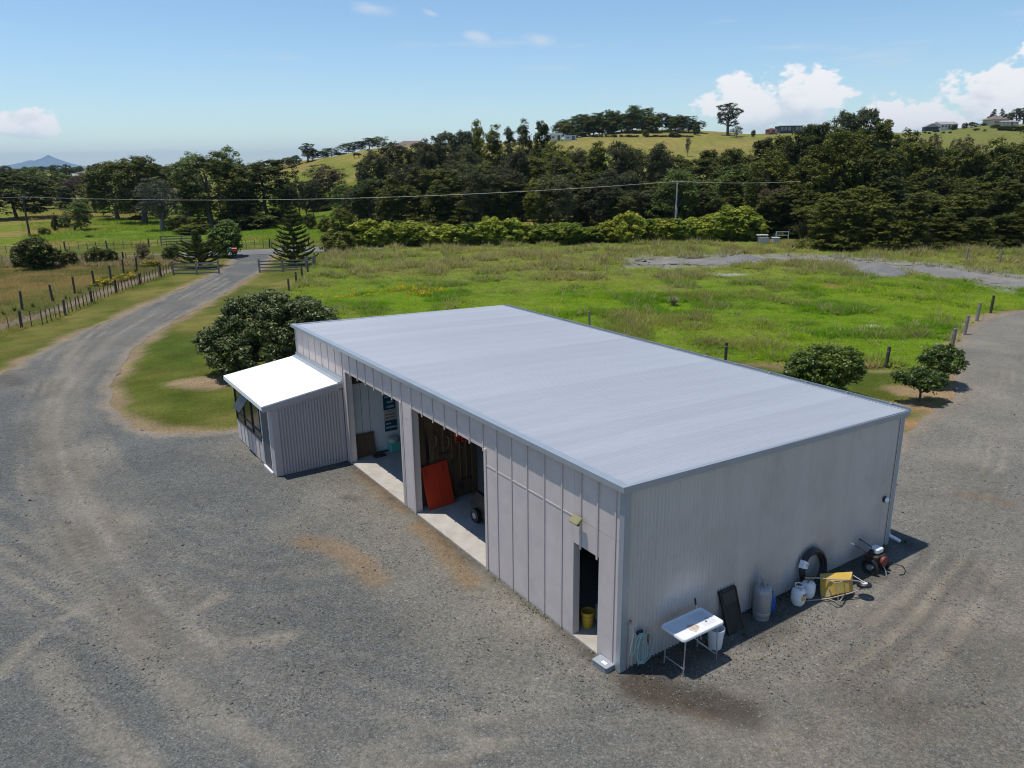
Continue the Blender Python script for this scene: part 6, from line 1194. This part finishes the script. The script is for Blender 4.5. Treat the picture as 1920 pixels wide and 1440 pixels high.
e = sit('metal_trap', 13.05, .98, 'dark metal part lying on the concrete by the brown board', 'metal part', .056); m = MB(); m.bbox(-.12, .12, -.2, .2, 0, .05, .02); m.tube([(0, -.2, .05), (0, 0, .14), (0, .2, .05)], .012, 5); m.build('plate', M_RUST, e)
e = sit('metal_rail', 13.32, 1.25, 'thin dark rail along the foot of the white partition', 'rail', .056); m = MB(); m.box(-.02, .02, -.34, .34, 0, .04); m.box(-.02, .005, -.34, -.30, .04, .09); m.build('rail_bar', M_BLACK, e)
# orange panel
e = sit('orange_panel', 8.40, .78, 'orange sheet panel with two slots leaning on the tool wall', 'panel', .056); T = Matrix.Rotation(math.radians(11), 4, 'Y') @ Matrix.Rotation(math.radians(-4), 4, 'X'); m = MB(); m.T = T; m.bbox(-.025, .0, -.42, .42, .0, 1.27, .008); m.build('sheet', M_ORANGE, e)
m = MB(); m.T = T; m.box(-.034, -.0255, -.05, .02, .03, 1.24); m.build('fold', M_ORANGE, e)
for y_ in (.30, -.24):
    m = MB(); m.T = T; m.box(-.033, -.0256, y_-.05, y_+.05, .98, 1.18); m.build('slot_plate', M_ORANGE, e); m = MB(); m.T = T; m.box(-.036, -.0331, y_-.022, y_+.022, 1.0, 1.16); m.build('slot', M_DKRED, e)
# tools on the tool wall
M_HAND = mat('tool_handle', (.17, .11, .06), .7, 0, .2, 8)
def tool(t, z0, z1, kind, label):
    e = sit(kind, 8.675, t, label, 'tool', 0, 0); m = MB(); m.tube([(0, 0, z0), (0, .012, z1)], .014, 6); m.build('handle', M_HAND, e, True); m = MB()
    if kind == 'spade': m.add([(-.004, -.08, z0), (-.004, .08, z0), (-.012, .08, z0-.2), (-.016, 0, z0-.28), (-.012, -.08, z0-.2), (-.010, -.08, z0), (-.010, .08, z0), (-.018, .08, z0-.2), (-.022, 0, z0-.28), (-.018, -.08, z0-.2)], [(0, 1, 2, 3, 4), (9, 8, 7, 6, 5), (0, 5, 6, 1), (1, 6, 7, 2), (2, 7, 8, 3), (3, 8, 9, 4), (4, 9, 5, 0)])
    elif kind == 'rake':
        m.box(-.02, 0, -.18, .18, z0-.03, z0)
        for y_ in np.linspace(-.17, .17, 9): m.box(-.06, -.0205, y_-.006, y_+.006, z0-.04, z0-.028)
    else: m.tube([(0, 0, z0), (-.02, -.05, z0-.08), (-.01, 0, z0-.15), (0, .05, z0-.08), (0, 0, z0)], .012, 5)
    m.build('head', M_RUST, e)
tool(.62, .5, 1.9, 'spade', 'long-handled spade hanging by the bay column'); tool(1.05, 1.55, 2.35, 'rake', 'rake hung high on the brown tool wall'); tool(1.32, 1.3, 2.2, 'hook', 'long hook hanging in the middle of the tool wall'); tool(1.58, .55, 1.9, 'spade', 'spade standing at the inner end of the tool wall'); tool(1.78, .6, 1.7, 'rake', 'rake standing against the timber post')
def chain(t, z1, ln, label):
    e = sit('chain', 8.675, t, label, 'chain', 0); 
    for k in range(int(ln/.07)): m = MB(); z = z1-.07*k; m.tube([(.018*cos(a) if k % 2 else 0, (0 if k % 2 else .018*cos(a)), z+.042*sin(a)) for a in np.linspace(0, 2*pi, 9)[:-1]], .006, 4, closed=True); m.build('link', M_RUST, e)
for t, z1, ln in ((.80, 2.2, .7), (.93, 2.15, .95), (1.18, 2.2, .6), (1.45, 2.1, 1.0)): chain(t, z1, ln, 'steel chain hanging on the brown tool wall at %.1f metre' % ln if False else {.7: 'short chain hanging beside the column on the tool wall', .95: 'long chain hanging above the orange panel', .6: 'shortest chain on the tool wall beside the rake', 1.0: 'longest chain hanging at the inner end of the tool wall'}[ln])
for k, t in enumerate((.72, 1.12, 1.66)):
    e = sit('rope_coil', 8.66, t, ('frayed rope coil hung beside the bay column', 'rope coil hung in the middle of the tool wall', 'rope coil hung at the inner end of the tool wall')[k], 'rope', 0)
    for j in range(3): m = MB(); m.tube([(-.012*j, (.09+.012*j)*cos(a), 1.95-.1*k+(.17+.01*j)*sin(a)) for a in np.linspace(0, 2*pi, 19)[:-1]], .009, 5, closed=True); m.build('turn', M_HAND, e, True)
for k, t in enumerate((1.42, 1.62, 1.82)):
    e = sit('life_jacket', 8.56, t, ('orange life jacket hung on the tool wall, the one towards the yard', 'orange life jacket hung on the tool wall, the middle of three', 'orange life jacket hung on the tool wall, the one by the post')[k], 'life jacket', 0)
    m = MB(); m.tube([(-.02, .07*sin(a)*(1.0), 2.12+.17*cos(a)-.05*(1-abs(cos(a)))) for a in np.linspace(.35, 2*pi-.35, 17)], [.035]*17, 7); m.build('collar', M_ORANGE, e, True); MB().bbox(-.06, .0, -.075, .075, 1.80, 1.97, .02).build('chest_pad', M_ORANGE, e); MB().box(-.063, -.0605, -.08, .08, 1.86, 1.89).build('strap', M_BLACK, e)
# long bars in the corner beside the column
for k in range(3):
    e = sit('steel_bar', 8.60+.03*k, .50+.05*k, ('dark steel bar standing beside the bay column', 'second dark steel bar standing beside the column', 'innermost dark steel bar beside the column')[k], 'bar', .056); m = MB(); m.tube([(0, 0, 0), (.05, .01, 2.3-.2*k)], .018, 6); m.build('bar_shaft', M_BLACK, e, True); m = MB(); m.tube([(.045, .01, 2.05-.2*k), (.05, .01, 2.31-.2*k)], .021, 6); m.build('bar_cap', M_RUST, e)
# black ride-on machine just inside, mostly hidden by the front wall
e = sit('ride_on_mower', 6.55, 1.55, 'black machine with chamfered grey-topped nose parked inside the bay', 'mower', .056); m = MB(); m.add([(.75, -.45, .18), (.75, .45, .18), (-.7, .45, .18), (-.7, -.45, .18), (.82, -.42, .45), (.82, .42, .45), (.6, -.36, .82), (.6, .36, .82), (-.7, .42, .78), (-.7, -.42, .78)], [(0, 3, 2, 1), (0, 1, 5, 4), (4, 5, 7, 6), (6, 7, 8, 9), (2, 3, 9, 8), (0, 4, 6, 9, 3), (1, 2, 8, 7, 5)]); m.build('hood', M_BLACK, e)
m = MB(); m.add([(.605, -.3, .83), (.605, .3, .83), (.1, .32, .835), (.1, -.32, .835)], [(0, 1, 2, 3)]); m.add([(.825, -.3, .47), (.825, .3, .47), (.63, .28, .79), (.63, -.28, .79)], [(0, 1, 2, 3)]); m.build('grey_cover', mat('grey_cover', (.20, .21, .22), .5), e)
for x in (-.45, .45):
    for y_ in (-.47, .47): m = MB(); m.cyl((x, y_-.08, .2), (x, y_+.08, .2), .2, n=16); wl_ = m.build('wheel', M_BLACK, e, True); m = MB(); m.cyl((x, y_-.085, .2), (x, y_+.085, .2), .09, n=12); m.build('rim', M_GALV, wl_)
MB().bbox(-.72, -.25, -.25, .25, .80, .95, .05).build('seat', M_BLACK, e); m = MB(); m.tube([(-.1, .16*cos(a), 1.1+.16*sin(a)) for a in np.linspace(0, 2*pi, 17)[:-1]], .015, 5, closed=True); m.build('steering_wheel', M_BLACK, e)
# dirt bike deeper inside
e = sit('motorbike', 8.35, 3.6, 'dark motorbike with chrome parts parked deep inside the open bay', 'motorbike', .056, .5)
for x in (-.62, .62): m = MB(); m.tube([(x+.27*cos(a), 0, .31+.27*sin(a)) for a in np.linspace(0, 2*pi, 25)[:-1]], .045, 7, closed=True); wl_ = m.build('wheel', M_BLACK, e, True); m = MB(); [m.tube([(x, 0, .31), (x+.27*cos(a), 0, .31+.27*sin(a))], .005, 3) for a in np.linspace(0, 2*pi, 9)[:-1]]; m.build('spokes', M_CHROME, wl_)
m = MB(); m.tube([(.62, .06, .31), (.40, .06, .95)], .02, 6); m.tube([(.62, -.06, .31), (.40, -.06, .95)], .02, 6); m.build('fork', M_CHROME, e, True); m = MB(); m.tube([(.36, -.36, 1.02), (.40, 0, .97), (.36, .36, 1.02)], .014, 6); m.build('handlebar', M_CHROME, e, True); m = MB(); m.tube([(.42, 0, .9), (.1, 0, .75), (-.3, 0, .72), (-.62, 0, .31), (-.1, 0, .3), (.3, 0, .35), (.42, 0, .9)], .022, 6); m.build('frame', M_DKRED, e, True)
MB().bbox(-.02, .34, -.12, .12, .72, .92, .05).build('fuel_tank', M_DKRED, e); MB().bbox(-.60, -.0, -.11, .11, .74, .84, .04).build('seat', M_BLACK, e); MB().bbox(-.15, .22, -.12, .12, .30, .58, .04).build('engine', M_GALV, e); m = MB(); m.tube([(.2, .13, .4), (-.2, .16, .34), (-.7, .17, .5)], .035, 8); m.build('exhaust', M_CHROME, e, True); m = MB(); m.ball((.48, 0, .86), .09, 12, 8); m.build('headlight', M_CHROME, e, True)
# things inside the door
M_YBUC = mat('bucket_yellow', (.55, .36, .04), .5, 0, .2, 10)
bucket('paint_bucket', 1.52, .45, 'yellow printed bucket just inside the door', M_YBUC, .12, .14, .36, 0, .056); e = sit('plastic_jug', 1.60, .82, 'white plastic jug standing inside the door', 'jug', .056); m = MB(); m.lathe([(.085, 0), (.095, .02), (.095, .20), (.07, .27), (.03, .31), (.03, .34), (.001, .34)], 18); m.build('jug_body', M_WHTPL, e, True); m = MB(); m.cyl((0, 0, .34), (0, 0, .37), .034, n=12); m.build('cap', M_BLUE, e); m = MB(); m.tube([(.03, 0, .30), (.11, 0, .27), (.10, 0, .16)], .013, 6); m.build('handle', M_WHTPL, e, True)
bucket('steel_drum', 1.72, 1.25, 'pale grey lidded drum behind the white jug', mat('drum_grey', (.30, .33, .34), .5), .19, .20, .55, 0, .056, mat('drum_lid', (.33, .36, .37), .5), False)
for k, (s, z) in enumerate(((1.55, 1.72), (1.85, 1.60), (2.15, 1.75))):
    e = empty('cable_coil', sh(s, 2.39, z), ROTZ, ('dark cable coil hung in the door store, the one nearest the bays' if k == 2 else 'dark cable coil hung straight behind the door' if k == 0 else 'dark cable coil hung between the two others'), 'cable')
    for j in range(3): m = MB(); m.tube([((.13+.012*j)*cos(a), .012*j+.02, (.2+.01*j)*sin(a)) for a in np.linspace(0, 2*pi, 19)[:-1]], .009, 5, closed=True); m.build('turn', M_DOOR, e, True)
# weeds against the wall and stones near posts
for px, py, h, n, lb in ((1395, 1192, .14, 26, 'small green weed in the damp gravel by the black tray'), (1428, 1238, .09, 16, 'tiny bright green weed in the open gravel'), (1696, 1018, .18, 34, 'dark weed tuft under the downpipe outlet'), (1112, 1226, .10, 18, 'dark weed at the shed door step'), (1662, 1068, .12, 22, 'weed beside the rusty tiller')):
    g = gnd(px, py); flax(px, py, g[1], h, n, lb, int(px), 'gravel_weed', LM_GREEN)
# yellow flowering patches in the planted strip
for px, py, wd, lb in ((218, 526, 1.6, 'long patch of yellow flowers in the planted strip by the fence'), (281, 500, .8, 'yellow flower patch near the rail fence end of the strip'), (190, 536, .9, 'yellow flower patch at the near end of the long one')):
    g = gnd(px, py); r = np.random.default_rng(int(px)); e = empty('flower_patch', (g[0], g[1], 0), 0, lb, 'flowers'); t, c = leafy('flower_patch', [(0, 0, .18, wd, .25), (wd*.5, .3, .2, wd*.5, .25)], 60, .12, .5, leafmat('flower_leaf', (.07, .12, .02), (.10, .16, .02), .3), r, .22, 24, .6, (.2, .02, 3)); link('foliage', c, e)
    t, c = leafy('flower_heads', [(0, 0, .30, wd, .22), (wd*.5, .3, .3, wd*.5, .2)], 40, .10, .8, leafmat('flower_head', (.45, .28, .01), (.60, .42, .02), .2), r, .2, 14, .5, (.2, .02, 3)); tag(link('flowers', c, e), kind='stuff')
for k, (px, py) in enumerate(((28, 585), (62, 577), (100, 566), (125, 562), (150, 552), (168, 545), (240, 515), (255, 511), (8, 592), (300, 500))):
    g = gnd(px, py); flax(px, py, g[1], .55, 40, 'young leafy plant in the bare strip behind the drive fence', k+30, 'young_plant', LM_GREEN)['group'] = 'young plants in the strip'

# weeds along the wall feet, leaf litter on the damp ground by the end wall
r = np.random.default_rng(77); n = 260; q = np.where(r.uniform(0, 1, n) < .55, 1, 0); ss = np.where(q == 1, r.uniform(1.6, 13.0, n), -.03-np.abs(r.normal(0, .10, n))); tt = np.where(q == 1, -.03-np.abs(r.normal(0, .06, n)), r.uniform(.3, 8.8, n))
ok = ~((q == 1) & (((ss > 4.7) & (ss < 8.5)) | ((ss > 9.1) & (ss < 13.05)))) ; ss = ss[ok]; tt = tt[ok]; P = np.array([sh(a, b) for a, b in zip(ss, tt)])
tag(tufts('wall_weeds', P[:, 0], P[:, 1], r.uniform(.03, .10, len(P)), np.tile((.05, .075, .02), (len(P), 1))*r.uniform(.5, 1.3, (len(P), 1)), M_TUFT, 79, 5, .05), 'scattered small weeds along the foot of the shed walls', 'weeds')
n = 900; ss = -np.abs(r.normal(.55, .55, n))-.05; tt = r.uniform(.2, 5.0, n); P = np.array([sh(a, b, .03) for a, b in zip(ss, tt)]); V, F = leaf_quads(P, np.array([0, 0, 1.0])+r.normal(0, .25, (n, 3)), r.uniform(.015, .05, n), .6, r)
tag(link('leaf_litter', mesh_np('leaf_litter', V, F, leafmat('litter', (.03, .025, .015), (.16, .11, .06), .0), {'lv': ('FLOAT', np.repeat(r.uniform(0, 1, n), 4))})), 'dark leaf litter and crumbs on the damp ground by the end wall', 'litter', kind='stuff')
# ---------------------------------------------------------------- buildings on the hills
M_BRICKR = mat('red_brown_wall', (.20, .065, .045), .8, 0, .2, 2); M_ROOFG = mat('grey_tile_roof', (.30, .28, .27), .8, 0, .12, 2); M_ROOFB = mat('brown_roof', (.17, .125, .10), .8, 0, .12, 2); M_CREAMW = mat('cream_wall', (.52, .48, .38), .8, 0, .08, 2); M_DKW = mat('dark_weatherboard', (.035, .045, .075), .7, 0, .1, 2); M_PALEW = mat('pale_wall', (.62, .62, .60), .7, 0, .06, 2); M_PALEROOF = mat('pale_roof', (.68, .69, .71), .5, .1, .05, 2)
def house(name, px, D, w_, dp, h, rh, style, wm, rm, label, rz=0.0, wins=4, over=.35, dz=0.0):
    b = at_depth(px, 250, D); e = empty(name, (b[0], D, tz(b[0], D)-.1+dz), rz, label, 'house' if 'house' in name else 'shed'); x, y = w_/2, dp/2
    MB().box(-x, x, -y, y, -1.0, h).build('wall', wm, e); m = MB(); X_, Y_ = x+over, y+over
    if style == 'hip': k = min(X_, Y_)*.95; m.add([(-X_, -Y_, h+.002), (X_, -Y_, h+.002), (X_, Y_, h+.002), (-X_, Y_, h+.002), (-X_+k, 0, h+rh), (X_-k, 0, h+rh)], [(0, 1, 5, 4), (1, 2, 5), (2, 3, 4, 5), (3, 0, 4), (3, 2, 1, 0)])
    elif style == 'gable': m.add([(-X_, -Y_, h+.002), (X_, -Y_, h+.002), (X_, Y_, h+.002), (-X_, Y_, h+.002), (-X_, 0, h+rh), (X_, 0, h+rh)], [(0, 1, 5, 4), (1, 2, 5), (2, 3, 4, 5), (3, 0, 4), (3, 2, 1, 0)])
    else: m.add([(-X_, -Y_, h+.002), (X_, -Y_, h+.002), (X_, Y_, h+.002), (-X_, Y_, h+.002), (-X_, -Y_, h+rh), (X_, -Y_, h+rh), (X_, Y_, h+rh*.5), (-X_, Y_, h+rh*.5)], [(0, 3, 2, 1), (4, 5, 6, 7), (0, 1, 5, 4), (1, 2, 6, 5), (2, 3, 7, 6), (3, 0, 4, 7)])
    m.build('roof', rm, e)
    for i in range(wins):
        cx = -x+(i+.5)*w_/wins; ww = w_/wins*.30
        if i == wins//2: MB().box(cx-.5, cx+.5, -y-.03, -y-.001, 0, min(2.1, h-.1)).build('door', M_DOOR, e)
        else:
            wo = MB().box(cx-ww, cx+ww, -y-.04, -y-.001, h*.35, h*.85).build('window', M_WHTPL, e); MB().box(cx-ww+.08, cx+ww-.08, -y-.05, -y-.0405, h*.35+.08, h*.85-.08).build('pane', M_GLASS, wo)
    return e
house('hill_house', 772, 262, 13, 8, 2.4, 2.0, 'hip', M_CREAMW, M_ROOFB, 'low house with brown hipped roof on the bare ridge', .35, 5, .8, -2.6)
house('white_shed', 1041, hill_D(1041, 264), 4.6, 3.5, 2.0, .8, 'mono', M_PALEW, M_PALEROOF, 'small white-roofed shed at the left foot of the hilltop wood', .1, 2, .3)
house('grey_shed', 1069, hill_D(1069, 263), 4.4, 3.5, 1.7, .25, 'mono', M_STEEL, M_STEEL, 'low grey metal shed beside the white-roofed shed', .05, 2, .1)
house('red_barn', 1446, hill_D(1446, 252), 3.6, 3.4, 1.9, .7, 'hip', M_BRICKR, M_BRICKR, 'small red-brown barn on the big hill', .15, 3, .2)
house('modern_house', 1478, 346, 9.5, 7, 2.6, .22, 'mono', M_DKW, M_PALEROOF, 'flat-roofed dark blue modern house on the hill skyline', 0, 6, .5, .1); house('modern_house', 1497, 347, 6, 6, 1.9, .2, 'mono', M_PALEW, M_DKW, 'lower pale wing of the flat-roofed hilltop house', 0, 3, .3)
house('hill_house', 1770, 408, 9, 7, 2.2, 1.4, 'gable', M_PALEW, M_ROOFG, 'white house with grey gable roof on the right hill', .1, 5, .5, .2); house('hill_house', 1743, 407, 5, 6, 1.9, 1.7, 'gable', M_DKW, M_ROOFG, 'dark gabled house end left of the white hill house', 1.4, 3, .4)
house('hill_house', 1862, 398, 7, 8, 2.6, 2.0, 'hip', M_CREAMW, M_ROOFB, 'hipped-roof house below the pines on the right hill', .1, 4, .8); house('hill_house', 1880, 396, 9, 8, 1.6, 1.2, 'hip', M_CREAMW, M_ROOFG, 'low wing of the hipped-roof house on the right hill', .1, 4, .8)
house('far_house', 122, 345, 6, 5, 3.4, .9, 'hip', M_PALEW, M_ROOFG, 'white house among the far trees below the blue mountain', .1, 4, .4); house('far_house', 160, 380, 16, 8, 2.6, 1.6, 'hip', M_CREAMW, M_ROOFB, 'long brown-roofed house among the far trees on the left', .05, 6, .6)
# ---------------------------------------------------------------- cow on the bare hill
def cow(px, D, lb):
    b = at_depth(px, 296, D); e = empty('cow', (b[0], D, tz(b[0], D)), 0, lb, 'cow')
    P = [(-.75, 0, 1.12), (-.3, 0, 1.08), (.2, 0, 1.06), (.62, 0, 1.12), (.92, 0, 1.10), (1.15, 0, .85), (1.38, 0, .62), (-.68, .2, .62), (-.80, .2, .42), (-.72, .2, .04), (-.68, -.2, .62), (-.70, -.2, .42), (-.60, -.2, .04), (.60, .2, .6), (.60, .2, .36), (.60, .2, .04), (.58, -.2, .6), (.66, -.2, .36), (.58, -.2, .04), (-.95, 0, 1.05), (-1.0, 0, .55)]
    E_ = [(0, 1), (1, 2), (2, 3), (3, 4), (4, 5), (5, 6), (0, 7), (7, 8), (8, 9), (0, 10), (10, 11), (11, 12), (3, 13), (13, 14), (14, 15), (3, 16), (16, 17), (17, 18), (0, 19), (19, 20)]
    R = [.30, .36, .37, .32, .20, .17, .10, .14, .075, .06, .14, .075, .06, .12, .07, .06, .12, .07, .06, .04, .03]
    me = bpy.data.meshes.new('cow_body'); me.from_pydata(P, E_, []); me.materials.append(mat('cow_black', (.025, .02, .018), .7, 0, .2, 3)); o = link('body', me, e); md = o.modifiers.new('skin', 'SKIN'); 
    for v, rr in zip(me.skin_vertices[0].data, R): v.radius = (rr, rr)
    me.skin_vertices[0].data[1].use_root = True; o.modifiers.new('sub', 'SUBSURF').levels = 1; o.modifiers['sub'].render_levels = 1; return e
cow(669, hill_D(669, 298), 'black cow grazing on the bare hill slope')
# ---------------------------------------------------------------- far blue mountain
def mountain():
    D = 16000.0; prof = [(4, 319), (14, 313), (30, 307), (46, 303), (57, 300), (68, 302), (76, 300), (84, 296), (88.5, 290.5), (92, 290.5), (96, 296), (106, 300), (116, 305), (126, 311), (140, 318)]
    r = np.random.default_rng(2); V = []; F = []; nx_ = 90; ny_ = 15; px_ = np.linspace(4, 140, nx_); py_ = np.interp(px_, [p[0] for p in prof], [p[1] for p in prof])
    for j in range(ny_):
        q = (j/(ny_-1))*2-1
        for i in range(nx_):
            p = at_depth(px_[i], py_[i], D); x = p[0]; h = max(0, p[2])*(1-abs(q)**.8)*(1-.25*(fbm(np.array([x/140+j*.3]), np.array([q*3]), 1, 3, 4)[0]-.5)*(abs(q) > .01)); V.append((x, D+q*1200, h-4 if abs(q) == 1 else h))
    for j in range(ny_-1):
        for i in range(nx_-1): F.append((j*nx_+i, j*nx_+i+1, (j+1)*nx_+i+1, (j+1)*nx_+i))
    o = link('mountain', mesh_np('mountain', np.array(V), np.array(F), mat('mountain_bush_hazed', (.05, .085, .08), .9, 0, .3, .01), None, True)); tag(o, kind='structure')  # bush colour with the blue of distance haze painted in
mountain()
# ---------------------------------------------------------------- air
hm = bpy.data.materials.new('haze_air'); hm.use_nodes = True; N = hm.node_tree.nodes; N.remove(N['Principled BSDF']); pv = N.new('ShaderNodeVolumePrincipled'); pv.inputs['Color'].default_value = (.56, .77, 1.0, 1); pv.inputs['Density'].default_value = 6.5e-5; pv.inputs['Anisotropy'].default_value = .2
hm.node_tree.links.new(pv.outputs[0], N['Material Output'].inputs['Volume'])
hz_ = MB().box(-18500, 18500, -600, 18500, -12, 290).build('haze', hm); tag(hz_, 'thin bluish air over the whole place', 'haze', kind='stuff')
